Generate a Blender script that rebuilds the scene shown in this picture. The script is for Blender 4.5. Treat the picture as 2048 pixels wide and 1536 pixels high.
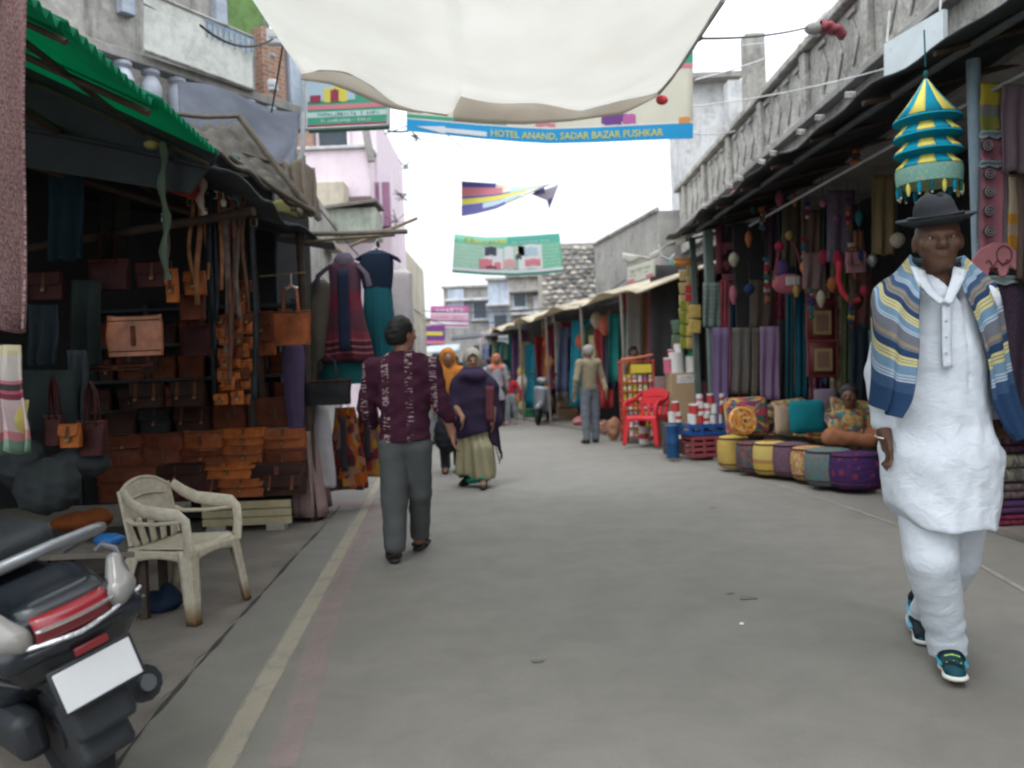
import bpy, math, random
import numpy as np
from mathutils import Vector, Matrix
R = math.radians
SC = bpy.context.scene
for o in list(bpy.data.objects): bpy.data.objects.remove(o)
random.seed(7)
# ---------------- camera ----------------
CAMP = Vector((0, 0, 1.24)); F = 1650.0; PITCH = R(-0.8); ROLL = R(2.3)
FW = Vector((0, math.cos(PITCH), math.sin(PITCH))); UP0 = Vector((0, -math.sin(PITCH), math.cos(PITCH))); RT0 = Vector((1, 0, 0))
UP = UP0*math.cos(ROLL) + RT0*math.sin(ROLL); RT = RT0*math.cos(ROLL) - UP0*math.sin(ROLL)
cd = bpy.data.cameras.new('camera'); cam = bpy.data.objects.new('camera', cd); SC.collection.objects.link(cam)
cd.sensor_width = 36; cd.lens = F/2048*36; cd.clip_start = 0.05; cd.clip_end = 800
mw = Matrix((RT, UP, -FW)).transposed().to_4x4(); mw.translation = CAMP; cam.matrix_world = mw
cd.dof.use_dof = True; cd.dof.focus_distance = 3.6; cd.dof.aperture_fstop = 2.2
SC.camera = cam
# ---------------- sky, sun, exposure ----------------
SUN_EL, SUN_AZ = R(62), R(200)
w = bpy.data.worlds.new('World'); SC.world = w; w.use_nodes = True
nt = w.node_tree; nt.nodes.clear()
out = nt.nodes.new('ShaderNodeOutputWorld'); bg = nt.nodes.new('ShaderNodeBackground')
sky = nt.nodes.new('ShaderNodeTexSky'); sky.sky_type = 'NISHITA'; sky.sun_disc = False
sky.sun_elevation = SUN_EL; sky.sun_rotation = SUN_AZ; sky.air_density = 1.0; sky.dust_density = 4.0
hs = nt.nodes.new('ShaderNodeHueSaturation'); hs.inputs['Saturation'].default_value = 0.12
mx = nt.nodes.new('ShaderNodeMix'); mx.data_type = 'RGBA'; mx.inputs[0].default_value = 0.62
mx.inputs[7].default_value = (16.4, 17.5, 18.6, 1)      # even cloud layer
nt.links.new(sky.outputs[0], hs.inputs['Color']); nt.links.new(hs.outputs[0], mx.inputs[6])
tcw = nt.nodes.new('ShaderNodeTexCoord'); sxw = nt.nodes.new('ShaderNodeSeparateXYZ'); nt.links.new(tcw.outputs['Generated'], sxw.inputs[0])
mw1 = nt.nodes.new('ShaderNodeMath'); mw1.operation = 'MULTIPLY_ADD'; mw1.use_clamp = False; nt.links.new(sxw.outputs[2], mw1.inputs[0]); mw1.inputs[1].default_value = 0.95; mw1.inputs[2].default_value = 0.50   # overcast sky: zenith brighter than horizon
mw2 = nt.nodes.new('ShaderNodeMath'); mw2.operation = 'MAXIMUM'; nt.links.new(mw1.outputs[0], mw2.inputs[0]); mw2.inputs[1].default_value = 0.3
vm = nt.nodes.new('ShaderNodeVectorMath'); vm.operation = 'SCALE'; nt.links.new(mx.outputs[2], vm.inputs[0]); nt.links.new(mw2.outputs[0], vm.inputs['Scale'])
nt.links.new(vm.outputs[0], bg.inputs['Color']); bg.inputs['Strength'].default_value = 0.115
nt.links.new(bg.outputs[0], out.inputs['Surface'])
sl = bpy.data.lights.new('sun', 'SUN'); sl.energy = 0.7; sl.angle = R(35); sl.color = (1, .97, .93)
so = bpy.data.objects.new('sun', sl); SC.collection.objects.link(so)
so.rotation_euler = (math.pi/2 - SUN_EL, 0, math.pi - SUN_AZ + R(0)); so.location = (0, 0, 30)
SC.view_settings.view_transform = 'Standard'; SC.view_settings.look = 'None'
SC.view_settings.exposure = 0.66; SC.view_settings.gamma = 1; SC.view_settings.use_curve_mapping = False
SC.render.engine = 'CYCLES'; SC.cycles.max_bounces = 7; SC.cycles.diffuse_bounces = 3; SC.cycles.pixel_filter_type = 'BLACKMAN_HARRIS'
SC.cycles.filter_width = 2.2

# ---------------- helpers ----------------
def dirpx(px, py):
    d = FW + RT*((px-1024)/F) - UP*((py-768)/F)
    return d/d.y
def at(px, py, d): return CAMP + dirpx(px, py)*d
def gr(px, py, z=0.0):
    d = dirpx(px, py); return CAMP + d*((z-CAMP.z)/d.z)
RL = [(3.4,-6),(3.41,7.75),(2.74,10.36),(2.37,12.8),(1.9,15.5),(.9,19.3),(.0,23),(-1.6,30),(-4.4,38),(-9,48)]
def hitline(px, py, L, off=0):
    D = dirpx(px, py)
    for (x0, y0), (x1, y1) in zip(L, L[1:]):
        x0 += off; x1 += off
        ex, ey = x1-x0, y1-y0
        den = ex - D.x*ey
        if abs(den) < 1e-9: continue
        s = (D.x*y0 - x0)/den
        if 0 <= s <= 1:
            y = y0+s*ey
            if y > .5: return y
    return 12.0
def hit(px, py, off=0): return at(px, py, hitline(px, py, RL, off))
OFF = {}
def link(o): SC.collection.objects.link(o); return o
def tag(o, label=None, cat=None, group=None, kind=None):
    if label: o['label'] = label
    if cat: o['category'] = cat
    if group: o['group'] = group
    if kind: o['kind'] = kind
    return o
def thing(name, label, cat, loc=(0,0,0), group=None, rz=0, kind=None):
    o = link(bpy.data.objects.new(name, None)); o.location = loc; o.rotation_euler = (0,0,rz); o.empty_display_size = .1
    OFF[o.name] = Vector(loc); return tag(o, label, cat, group, kind)
class MB:
    def __init__(s): s.v=[]; s.f=[]; s.uv={}; s.mi=[]; s.m=0
    def add(s, vs, fs, uvs=None):
        b = len(s.v); s.v += [tuple(v) for v in vs]
        for f in fs: s.f.append([i+b for i in f]); s.mi.append(s.m)
        if uvs:
            for i, u in enumerate(uvs): s.uv[b+i] = u
        return s
    def box(s, c, sz, rot=None, taper=1.0):
        hx, hy, hz = sz[0]/2, sz[1]/2, sz[2]/2
        vs = [Vector((x*hx*(taper if z>0 else 1), y*hy*(taper if z>0 else 1), z*hz)) for z in (-1,1) for x,y in ((-1,-1),(1,-1),(1,1),(-1,1))]
        if rot is not None:
            m = rot if isinstance(rot, Matrix) else Matrix.Rotation(rot, 3, 'Z')
            vs = [m @ v for v in vs]
        c = Vector(c)
        return s.add([v+c for v in vs], [(3,2,1,0),(4,5,6,7),(0,1,5,4),(1,2,6,5),(2,3,7,6),(3,0,4,7)])
    def tube(s, pts, r, n=8, caps=True, flat=1.0, up=None):
        pts = [Vector(p) for p in pts]; k = len(pts)
        rs = r if isinstance(r, (list, tuple)) else [r]*k
        vs=[]; fs=[]; prev=None
        for i, p in enumerate(pts):
            t = (pts[min(i+1,k-1)]-pts[max(i-1,0)])
            t = t.normalized() if t.length>1e-9 else Vector((0,0,1))
            if prev is None:
                a = Vector(up) if up is not None else (Vector((0,0,1)) if abs(t.z)<.9 else Vector((1,0,0)))
                x = t.cross(a).normalized()
            else:
                x = (prev - t*prev.dot(t)); x = x.normalized() if x.length>1e-6 else t.orthogonal().normalized()
            prev = x; y = t.cross(x)
            for j in range(n):
                a = 2*math.pi*j/n
                vs.append(p + x*math.cos(a)*rs[i] + y*math.sin(a)*rs[i]*flat)
        for i in range(k-1):
            for j in range(n):
                j2=(j+1)%n; fs.append((i*n+j, i*n+j2, (i+1)*n+j2, (i+1)*n+j))
        if caps: fs.append(tuple(range(n-1,-1,-1))); fs.append(tuple((k-1)*n+j for j in range(n)))
        return s.add(vs, fs)
    def lathe(s, prof, c=(0,0,0), n=20, sx=1, sy=1, mat=None, uvw=False):
        vs=[]; fs=[]; uvs=[]; c=Vector(c); k=len(prof)
        for i,(r,z) in enumerate(prof):
            for j in range(n):
                a=2*math.pi*j/n; v=Vector((r*math.cos(a)*sx, r*math.sin(a)*sy, z))
                if mat: v = mat @ v
                vs.append(v+c); uvs.append((j/n, i/(k-1)))
        for i in range(k-1):
            for j in range(n):
                j2=(j+1)%n; fs.append((i*n+j, i*n+j2, (i+1)*n+j2, (i+1)*n+j))
        fs.append(tuple(range(n-1,-1,-1))); fs.append(tuple((k-1)*n+j for j in range(n)))
        return s.add(vs, fs, uvs)
    def grid(s, fn, nu, nv, thick=0.0):
        vs=[]; uvs=[]
        for j in range(nv+1):
            for i in range(nu+1):
                u=i/nu; v=j/nv; vs.append(Vector(fn(u,v))); uvs.append((u,v))
        W=nu+1; fs=[(j*W+i, j*W+i+1, (j+1)*W+i+1, (j+1)*W+i) for j in range(nv) for i in range(nu)]
        return s.add(vs, fs, uvs)
    def ball(s, c, r, nu=14, nv=9, mat=None):
        r = (r,r,r) if not isinstance(r,(tuple,list)) else r; c=Vector(c)
        vs=[]; fs=[]
        for j in range(nv+1):
            t=math.pi*(j+.001)/(nv+.002)
            for i in range(nu):
                a=2*math.pi*i/nu; v=Vector((math.sin(t)*math.cos(a)*r[0], math.sin(t)*math.sin(a)*r[1], -math.cos(t)*r[2]))
                if mat: v = mat @ v
                vs.append(v+c)
        for j in range(nv):
            for i in range(nu):
                i2=(i+1)%nu; fs.append((j*nu+i, j*nu+i2, (j+1)*nu+i2, (j+1)*nu+i))
        return s.add(vs, fs)
    def prism(s, poly, o, ax, ay, depth):   # polygon in plane (o, ax, ay) extruded by vector depth
        o=Vector(o); ax=Vector(ax); ay=Vector(ay); dp=Vector(depth); n=len(poly)
        vs=[o+ax*x+ay*y for x,y in poly]+[o+ax*x+ay*y+dp for x,y in poly]
        fs=[tuple(range(n-1,-1,-1)), tuple(range(n,2*n))]+[(i,(i+1)%n,(i+1)%n+n,i+n) for i in range(n)]
        return s.add(vs, fs)
    def build(s, name, mats, parent=None, local=False, smooth=True, bevel=0, solid=0, sub=0, jitter=0, label=None, angle=40, loc=None):
        me = bpy.data.meshes.new(name)
        if parent is not None and not local: off = OFF[parent.name]
        elif parent is None and not local:
            if loc is not None: off = Vector(loc)
            else:
                xs=[v[0] for v in s.v]; ys=[v[1] for v in s.v]; zs=[v[2] for v in s.v]
                off = Vector(((min(xs)+max(xs))/2, (min(ys)+max(ys))/2, min(zs)))
        else: off = Vector((0,0,0))
        me.from_pydata([(v[0]-off.x, v[1]-off.y, v[2]-off.z) for v in s.v], [], s.f)
        if s.uv:
            ul = me.uv_layers.new(name='uv')
            for lp in me.loops: ul.data[lp.index].uv = s.uv.get(lp.vertex_index, (0,0))
        if not isinstance(mats, (list,tuple)): mats=[mats]
        for m in mats: me.materials.append(m)
        if len(mats)>1:
            for p, i in zip(me.polygons, s.mi): p.material_index = i
        me.validate(); fixn(me)
        if smooth:
            me.shade_smooth()
            try: me.set_sharp_from_angle(angle=R(angle))
            except Exception: pass
        o = link(bpy.data.objects.new(name, me))
        if parent is not None: o.parent = parent; OFF[o.name] = off
        else:
            if not local: o.location = off
            OFF[o.name] = off
        if solid: md=o.modifiers.new('solid','SOLIDIFY'); md.thickness=solid; md.offset=0
        if bevel: md=o.modifiers.new('bevel','BEVEL'); md.width=bevel; md.segments=2; md.limit_method='ANGLE'; md.angle_limit=R(35)
        if sub: md=o.modifiers.new('sub','SUBSURF'); md.levels=sub; md.render_levels=sub
        if label: o['label']=label
        return o
def fixn(me):
    import bmesh
    b = bmesh.new(); b.from_mesh(me); bmesh.ops.recalc_face_normals(b, faces=b.faces); b.to_mesh(me); b.free()
def copy_tree(o, parent=None):
    c = o.copy(); link(c); c.parent = parent; OFF[c.name]=OFF.get(o.name, Vector((0,0,0)))
    for k in list(o.children): copy_tree(k, c)
    return c

# ---------------- materials ----------------
MC = {}
class NG:
    def __init__(s, name):
        s.m = bpy.data.materials.new(name); s.m.use_nodes = True; s.t = s.m.node_tree; s.t.nodes.clear()
        s.out = s.n('OutputMaterial'); s.b = s.n('BsdfPrincipled'); s.l(s.b.outputs[0], s.out.inputs[0])
        s.tc = s.n('TexCoord')
    def n(s, t, **k):
        nd = s.t.nodes.new('ShaderNode'+t)
        for a, v in k.items(): setattr(nd, a, v)
        return nd
    def l(s, a, b): s.t.links.new(a, b)
    def coord(s, which='obj', sc=(1,1,1), off=(0,0,0), rot=(0,0,0)):
        mp = s.n('Mapping'); s.l(s.tc.outputs[{'obj':'Object','uv':'UV','gen':'Generated'}[which]], mp.inputs[0])
        mp.inputs['Scale'].default_value = sc; mp.inputs['Location'].default_value = off; mp.inputs['Rotation'].default_value = rot
        return mp.outputs[0]
    def noise(s, co, scale=5, det=4, rough=.55, dist=0):
        n = s.n('TexNoise'); s.l(co, n.inputs['Vector']); n.inputs['Scale'].default_value=scale; n.inputs['Detail'].default_value=det
        n.inputs['Roughness'].default_value=rough; n.inputs['Distortion'].default_value=dist; return n.outputs['Fac']
    def ramp(s, fac, stops, interp='LINEAR'):
        r = s.n('ValToRGB'); s.l(fac, r.inputs[0]); cr=r.color_ramp; cr.interpolation=interp
        while len(cr.elements)>1: cr.elements.remove(cr.elements[-1])
        cr.elements[0].position=stops[0][0]; cr.elements[0].color=c4(stops[0][1])
        for p, c in stops[1:]:
            e=cr.elements.new(p); e.color=c4(c)
        return r.outputs[0]
    def mix(s, f, a, b, mode='MIX'):
        m = s.n('Mix'); m.data_type='RGBA'; m.blend_type=mode
        for sock, v in ((m.inputs[0], f), (m.inputs[6], a), (m.inputs[7], b)):
            if hasattr(v, 'is_linked'): s.l(v, sock)
            elif isinstance(v, (int,float)): sock.default_value=v
            else: sock.default_value=c4(v)
        return m.outputs[2]
    def math(s, op, a, b=0, c=None):
        m = s.n('Math'); m.operation=op
        for i, v in enumerate((a,b) if c is None else (a,b,c)):
            if hasattr(v,'is_linked'): s.l(v, m.inputs[i])
            else: m.inputs[i].default_value=v
        return m.outputs[0]
    def fin(s, col, rough=.8, bump=None, bs=.3, bd=.01, metal=0, spec=.35, trans=0):
        if hasattr(col,'is_linked'): s.l(col, s.b.inputs['Base Color'])
        else: s.b.inputs['Base Color'].default_value=c4(col)
        if hasattr(rough,'is_linked'): s.l(rough, s.b.inputs['Roughness'])
        else: s.b.inputs['Roughness'].default_value=rough
        s.b.inputs['Metallic'].default_value=metal; s.b.inputs['Specular IOR Level'].default_value=spec
        if bump is not None:
            b=s.n('Bump'); s.l(bump, b.inputs['Height']); b.inputs['Strength'].default_value=bs; b.inputs['Distance'].default_value=bd
            s.l(b.outputs[0], s.b.inputs['Normal'])
        if trans:
            t=s.n('BsdfTranslucent'); mxs=s.n('MixShader'); mxs.inputs[0].default_value=trans
            if hasattr(col,'is_linked'): s.l(col, t.inputs[0])
            else: t.inputs[0].default_value=c4(col)
            s.l(s.b.outputs[0], mxs.inputs[1]); s.l(t.outputs[0], mxs.inputs[2]); s.l(mxs.outputs[0], s.out.inputs[0])
        return s.m
def c4(c):
    return (c[0], c[1], c[2], 1) if len(c)==3 else tuple(c)
def srgb(r, g, b):
    f=lambda x: ((x/255+.055)/1.055)**2.4 if x>10 else x/255/12.92
    return (f(r), f(g), f(b))
def mul(c, k): return tuple(max(0,min(1,x*k)) for x in c[:3])
def plain(name, col, rough=.8, var=.18, scale=6, bump=.25, bscale=90, metal=0, spec=.35, trans=0, dirt=0):
    key=(name, tuple(col), rough, metal, trans)
    if key in MC: return MC[key]
    g=NG(name); co=g.coord('obj'); n=g.noise(co, scale, 5)
    c=g.ramp(n, [(.25, mul(col,1-var)), (.75, mul(col,1+var))])
    if dirt:
        d=g.noise(co, 2.3, 6, .65); dd=g.ramp(d,[(.42,(1,1,1)),(.62,(.35,.31,.26))]); c=g.mix(dirt, c, dd, 'MULTIPLY')
    MC[key]=g.fin(c, rough, g.noise(co, bscale, 3), bump, .004, metal, spec, trans)
    return MC[key]
FAB=[1.0]
def fabric(name, base, pat='plain', pal=(), sc=1.0, rough=.92, trans=0, co='uv', asp=(1,1,1), rot=0):
    """woven cloth; pat chooses a print"""
    key=(name,pat,sc)
    if key in MC: return MC[key]
    g=NG(name); c=g.coord(co, (asp[0]*sc, asp[1]*sc, asp[2]*sc), rot=(0,0,rot)); pal=list(pal) or [mul(base,1.6)]
    if pat=='stripes':     # pal: list of (pos, colour) along v
        sp=g.n('SeparateXYZ'); g.l(c, sp.inputs[0]); fr=g.math('FRACT', sp.outputs[1]); col=g.ramp(fr, pal, 'CONSTANT')
    elif pat=='vstripes':
        sp=g.n('SeparateXYZ'); g.l(c, sp.inputs[0]); fr=g.math('FRACT', sp.outputs[0]); col=g.ramp(fr, pal, 'CONSTANT')
    elif pat=='cells':     # patchwork of irregular pieces
        v=g.n('TexVoronoi'); g.l(c, v.inputs['Vector']); v.inputs['Scale'].default_value=6; v.inputs['Randomness'].default_value=.8
        sx=g.n('SeparateColor'); g.l(v.outputs['Color'], sx.inputs[0])
        k=len(pal); col=g.ramp(sx.outputs[0], [(i/k, p) for i,p in enumerate(pal)], 'CONSTANT')
    elif pat=='floral':
        v=g.n('TexVoronoi'); g.l(c, v.inputs['Vector']); v.inputs['Scale'].default_value=9
        w2=g.n('TexWave'); w2.wave_type='RINGS'; g.l(c, w2.inputs['Vector']); w2.inputs['Scale'].default_value=5; w2.inputs['Distortion'].default_value=9; w2.inputs['Detail'].default_value=3
        a=g.ramp(v.outputs['Distance'], [(0,pal[0]),(.2,pal[min(1,len(pal)-1)]),(.33,base)], 'CONSTANT')
        b=g.ramp(w2.outputs['Fac'], [(0,(0,0,0)),(.72,(.8,.8,.8))], 'CONSTANT'); col=g.mix(b, a, pal[-1])
    elif pat=='blocks':
        br=g.n('TexBrick'); g.l(c, br.inputs['Vector']); br.offset=0; br.inputs['Scale'].default_value=6
        br.inputs['Color1'].default_value=c4(pal[0]); br.inputs['Color2'].default_value=c4(pal[min(1,len(pal)-1)]); br.inputs['Mortar'].default_value=c4(base)
        br.inputs['Mortar Size'].default_value=.05; br.inputs['Brick Width'].default_value=.5; br.inputs['Row Height'].default_value=.5
        n=g.noise(c, 40, 3); col=g.mix(g.ramp(n,[(.45,(0,0,0)),(.55,(.5,.5,.5))]), br.outputs[0], base)
    elif pat=='speckle':
        n=g.noise(c, 55, 2, .5); col=g.ramp(n,[(0,base),(.5,pal[0]),(.58,base),(.66,pal[-1])],'CONSTANT')
    elif pat=='columns':   # rows of pale marks in columns (object space)
        sp=g.n('SeparateXYZ'); g.l(c, sp.inputs[0])
        cx=g.math('ABSOLUTE', g.math('SUBTRACT', g.math('FRACT', g.math('MULTIPLY', sp.outputs[0], 6.2)), .5))
        colm=g.math('LESS_THAN', cx, .15)
        mp=g.coord('obj',(16,16,95)); n=g.noise(mp,1.0,2,.5); n2=g.noise(g.coord('obj',(6,6,9)),1,2); mk=g.math('GREATER_THAN', g.math('ADD',n,g.math('MULTIPLY',n2,.3)), .715)
        vo=g.n('TexVoronoi'); g.l(g.coord('obj',(1,1,1)), vo.inputs['Vector']); vo.inputs['Scale'].default_value=11
        rg=g.math('MULTIPLY', g.math('GREATER_THAN', vo.outputs['Distance'], .17), g.math('LESS_THAN', vo.outputs['Distance'], .27))
        mask=g.math('MULTIPLY', colm, g.math('MAXIMUM', mk, g.math('MULTIPLY', rg, .6))); col=g.mix(mask, base, pal[0])
    elif pat=='mandala':
        sp=g.n('SeparateXYZ'); g.l(c, sp.inputs[0]); x=g.math('SUBTRACT',sp.outputs[0],.5); y=g.math('SUBTRACT',sp.outputs[1],.5)
        r=g.math('SQRT', g.math('ADD', g.math('MULTIPLY',x,x), g.math('MULTIPLY',y,y))); an=g.math('ARCTAN2', y, x)
        pt=g.math('MULTIPLY', g.math('SINE', g.math('MULTIPLY', an, 10)), .035); f=g.math('FRACT', g.math('MULTIPLY', g.math('ADD', r, pt), 3.1))
        k=len(pal); col=g.ramp(f, [(i/k,p) for i,p in enumerate(pal)], 'CONSTANT')
    else: col=g.ramp(g.noise(g.coord('obj'), 4, 4), [(.3,mul(base,.85)),(.7,mul(base,1.15))])
    wv=g.noise(g.coord('obj',(1,1,1)), 160, 2)
    fade=g.ramp(g.noise(g.coord('obj'), 3, 4), [(.3,mul((.82,.82,.82),1)),(.7,(1,1,1))]); col=g.mix(1.0, col, fade, 'MULTIPLY')
    if FAB[0]!=1: col=g.mix(1.0, col, (FAB[0],FAB[0],FAB[0]), 'MULTIPLY')
    MC[key]=g.fin(col, rough, wv, .35, .003, 0, .15, trans); return MC[key]
def wallmat(name, pale, dark, amt=.5, sc=1.0, bump=.6, stain=(.07,.065,.06)):
    g=NG(name); co=g.coord('obj'); a=g.noise(co, 1.6*sc, 8, .68); b=g.noise(co, 9*sc, 8, .7)
    c=g.ramp(g.math('ADD', g.math('MULTIPLY',a,.55), g.math('MULTIPLY',b,.45)), [(.5-.22*amt, dark), (.5, tuple((x+y)/2 for x,y in zip(pale,dark))), (.5+.16, pale)])
    st=g.noise(g.coord('obj',(3.2,3.2,.35)), 1.5*sc, 6, .7); c=g.mix(g.ramp(st,[(.5,(0,0,0)),(.72,(amt,amt,amt))]), c, stain)
    return g.fin(c, .93, b, bump, .03)
# ---------------- distance-field modelling (bodies, clothes, soft and moulded things) ----------------
def _seg(a, b, ra, rb, sq=(1,1,1)):
    a=np.array(a,float); b=np.array(b,float); q=np.array(sq,float); m=q.min()
    aq=a/q; bq=b/q; d=bq-aq; L=max(1e-9, float(d@d)); R_=max(ra,rb)*q
    def f(P):
        p=P/q-aq; t=np.clip((p@d)/L,0,1); e=p-t[...,None]*d
        return (np.sqrt((e*e).sum(-1))-(ra+(rb-ra)*t))*m
    return f, np.minimum(a,b)-R_, np.maximum(a,b)+R_
def _ell(c, r, rot=None):
    c=np.array(c,float); r=np.array(r,float); M=np.array(rot) if rot is not None else None; ext=np.full(3,r.max()) if rot is not None else r
    def f(P):
        p=P-c
        if M is not None: p=p@M
        k0=np.sqrt(((p/r)**2).sum(-1)); k1=np.sqrt(((p/(r*r))**2).sum(-1))+1e-9
        return k0*(k0-1)/k1
    return f, c-ext, c+ext
def _box(c, h, r=.01, rot=None):
    c=np.array(c,float); h=np.array(h,float); M=np.array(rot) if rot is not None else None
    ext=np.full(3,float(np.sqrt((h*h).sum()))) if rot is not None else h
    def f(P):
        p=P-c
        if M is not None: p=p@M
        q=np.abs(p)-(h-r); return np.sqrt((np.maximum(q,0)**2).sum(-1))+np.minimum(q.max(-1),0)-r
    return f, c-ext, c+ext
def sdf_mesh(prims, vox=.012, disp=None, clip=None):
    """prims: (prim, k[, 'sub']) smooth-unioned in order; returns verts, faces"""
    lo=np.min([p[0][1] for p in prims if len(p)<3],0)-3*vox-.02; hi=np.max([p[0][2] for p in prims if len(p)<3],0)+3*vox+.02
    n=np.ceil((hi-lo)/vox).astype(int)+1
    Fd=np.full(n, .25)
    ax=[lo[i]+vox*np.arange(n[i]) for i in range(3)]
    for p in prims:
        (f,a,b),k=p[0],p[1]; mg=k+2.5*vox+.03
        i0=np.clip(((a-mg-lo)/vox).astype(int),0,n-1); i1=np.clip(((b+mg-lo)/vox).astype(int)+2,1,n)
        sl=tuple(slice(i0[i],i1[i]) for i in range(3))
        P=np.stack(np.meshgrid(ax[0][sl[0]],ax[1][sl[1]],ax[2][sl[2]],indexing='ij'),-1)
        d=f(P); g=Fd[sl]
        if len(p)>2: Fd[sl]=np.maximum(g,-d)
        elif k>0:
            h=np.clip(.5+.5*(g-d)/k,0,1); Fd[sl]=g+(d-g)*h-k*h*(1-h)
        else: Fd[sl]=np.minimum(g,d)
    if disp is not None or clip is not None:
        P=np.stack(np.meshgrid(*ax,indexing='ij'),-1)
        if disp is not None: Fd=Fd+disp(P)
        if clip is not None: Fd=np.maximum(Fd,clip(P))
    S=Fd<0; nx,ny,nz=n
    cs=[(i,j,k) for i in (0,1) for j in (0,1) for k in (0,1)]
    sub=lambda A,c: A[c[0]:nx-1+c[0], c[1]:ny-1+c[1], c[2]:nz-1+c[2]]
    cnt=sum(sub(S,c).astype(np.int8) for c in cs); act=(cnt>0)&(cnt<8)
    I=np.argwhere(act); vals={c: Fd[I[:,0]+c[0],I[:,1]+c[1],I[:,2]+c[2]] for c in cs}
    acc=np.zeros((len(I),3)); w=np.zeros(len(I))
    for a in cs:
        for d in range(3):
            if a[d]==1: continue
            b=list(a); b[d]=1; b=tuple(b); va,vb=vals[a],vals[b]; m=(va<0)!=(vb<0)
            t=np.where(m, va/np.where(m,va-vb,1), 0); p=np.zeros((len(I),3)); p+=np.array(a); p[:,d]+=t
            acc+=p*m[:,None]; w+=m
    V=lo+(I+acc/w[:,None])*vox
    idx=np.full((nx-1,ny-1,nz-1),-1,int); idx[act]=np.arange(len(I)); fs=[]
    for d in range(3):
        e1,e2=(d+1)%3,(d+2)%3; A=S[tuple(slice(0,n[i]-1) if i==d else slice(1,n[i]-1) for i in range(3))]
        B=S[tuple(slice(1,n[i]) if i==d else slice(1,n[i]-1) for i in range(3))]
        E=np.argwhere(A!=B); 
        if len(E)==0: continue
        ii=E.copy(); ii[:,e1]+=1; ii[:,e2]+=1; o1=np.zeros(3,int); o1[e1]=1; o2=np.zeros(3,int); o2[e2]=1
        g=lambda q: idx[q[:,0],q[:,1],q[:,2]]
        Q=np.stack([g(ii-o1-o2),g(ii-o2),g(ii),g(ii-o1)],1); fl=A[E[:,0],E[:,1],E[:,2]]
        Q[~fl]=Q[~fl][:,::-1]; fs.append(Q[(Q>=0).all(1)])
    return V, np.concatenate(fs)
def sdf_obj(name, prims, mats, parent=None, vox=.012, disp=None, clip=None, label=None, smooth_it=1, off=None, local=True, rot=None):
    V,Fc=sdf_mesh(prims,vox,disp,clip)
    if off is not None: V=V-np.array(off)
    me=bpy.data.meshes.new(name); me.from_pydata(V.tolist(),[],Fc.tolist()); me.validate()
    for m in (mats if isinstance(mats,(list,tuple)) else [mats]): me.materials.append(m)
    me.shade_smooth(); o=link(bpy.data.objects.new(name,me))
    if smooth_it: md=o.modifiers.new('smooth','SMOOTH'); md.factor=.5; md.iterations=smooth_it
    if parent is not None: o.parent=parent
    OFF[o.name]=OFF.get(parent.name,Vector((0,0,0))) if parent is not None else Vector((0,0,0))
    if label: o['label']=label
    return o
def folds(seed, amp, wl=.09, stretch=(1,1,1), n=7, zrange=None):
    """sharp-ish cloth folds as a sum of directed waves"""
    r=np.random.RandomState(seed); D=[]
    for i in range(n):
        v=r.normal(size=3)*np.array(stretch); v/=np.linalg.norm(v); D.append((v*2*math.pi/(wl*r.uniform(.6,1.9)), r.uniform(0,6.28), r.uniform(.4,1)))
    tot=sum(a for _,_,a in D)
    def f(P):
        wob=np.sin(P[...,2]*5.1+seed)*.9+np.sin(P[...,0]*7.3+seed*2)*.7
        s=0
        for v,ph,a in D: s=s+a*(1-np.abs(np.sin((P@v)*.5+ph+wob)))**1.0
        return -amp*(s/tot-.36)*2
    return f
# skin, hair
SKIN=plain('skin_brown', (.20,.105,.065), .55, .1, 9, .15, 140); SKIN_D=plain('skin_dark', (.11,.055,.035), .5, .1, 9, .15, 140)
HAIRB=plain('hair_black',(.012,.011,.011),.6,.3,40,.6,160); HAIRG=plain('hair_grey',(.22,.21,.20),.8,.3,40,.6,160)
EYEW=plain('eye_white',(.33,.30,.27),.4,.02); EYED=plain('eye_dark',(.02,.012,.01),.2,.05)
def head_prims(c, s=1.0, yaw=0, tilt=0):
    """head centred at c, facing -Y turned by yaw; s=1 is a 0.235 m tall head"""
    M=Matrix.Rotation(yaw,3,'Z') @ Matrix.Rotation(tilt,3,'X'); c=Vector(c)
    L=lambda x,y,z: tuple(c+M@(Vector((x,y,z))*s)); r=[list(q) for q in M]
    E=lambda x,y,z,a,b,d: _ell(L(x,y,z),(a*s,b*s,d*s),r)
    P=[(E(0,.012,.022,.077,.095,.098),0),(E(0,-.022,-.035,.06,.068,.085),.03),(E(0,-.05,-.088,.032,.032,.028),.025),
       (E(0,-.085,.018,.05,.018,.012),.02),(_seg(L(0,-.09,.01),L(0,-.112,-.024),.009*s,.015*s),.012),(E(.014,-.1,-.03,.01,.011,.009),.008),(E(-.014,-.1,-.03,.01,.011,.009),.008),
       (E(0,-.088,-.055,.026,.013,.006),.008),(E(0,-.087,-.066,.022,.012,.006),.006),
       (E(.045,-.062,-.02,.024,.02,.018),.02),(E(-.045,-.062,-.02,.024,.02,.018),.02),
       (E(.079,.012,-.008,.01,.02,.032),.008),(E(-.079,.012,-.008,.01,.02,.032),.008)]
    return P, L, M
def eyes(parent, L, s, off):
    for sx in (-1,1):
        m=MB(); m.ball(Vector(L(sx*.031,-.0775,.003))-Vector(off),(.0125*s,.0125*s,.0085*s),10,7); e=m.build('eye',EYEW,parent,local=True)
        m=MB(); m.ball(Vector(L(sx*.031,-.0865,.003))-Vector(off),.0062*s,8,6); m.build('iris',EYED,e,local=True)
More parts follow.
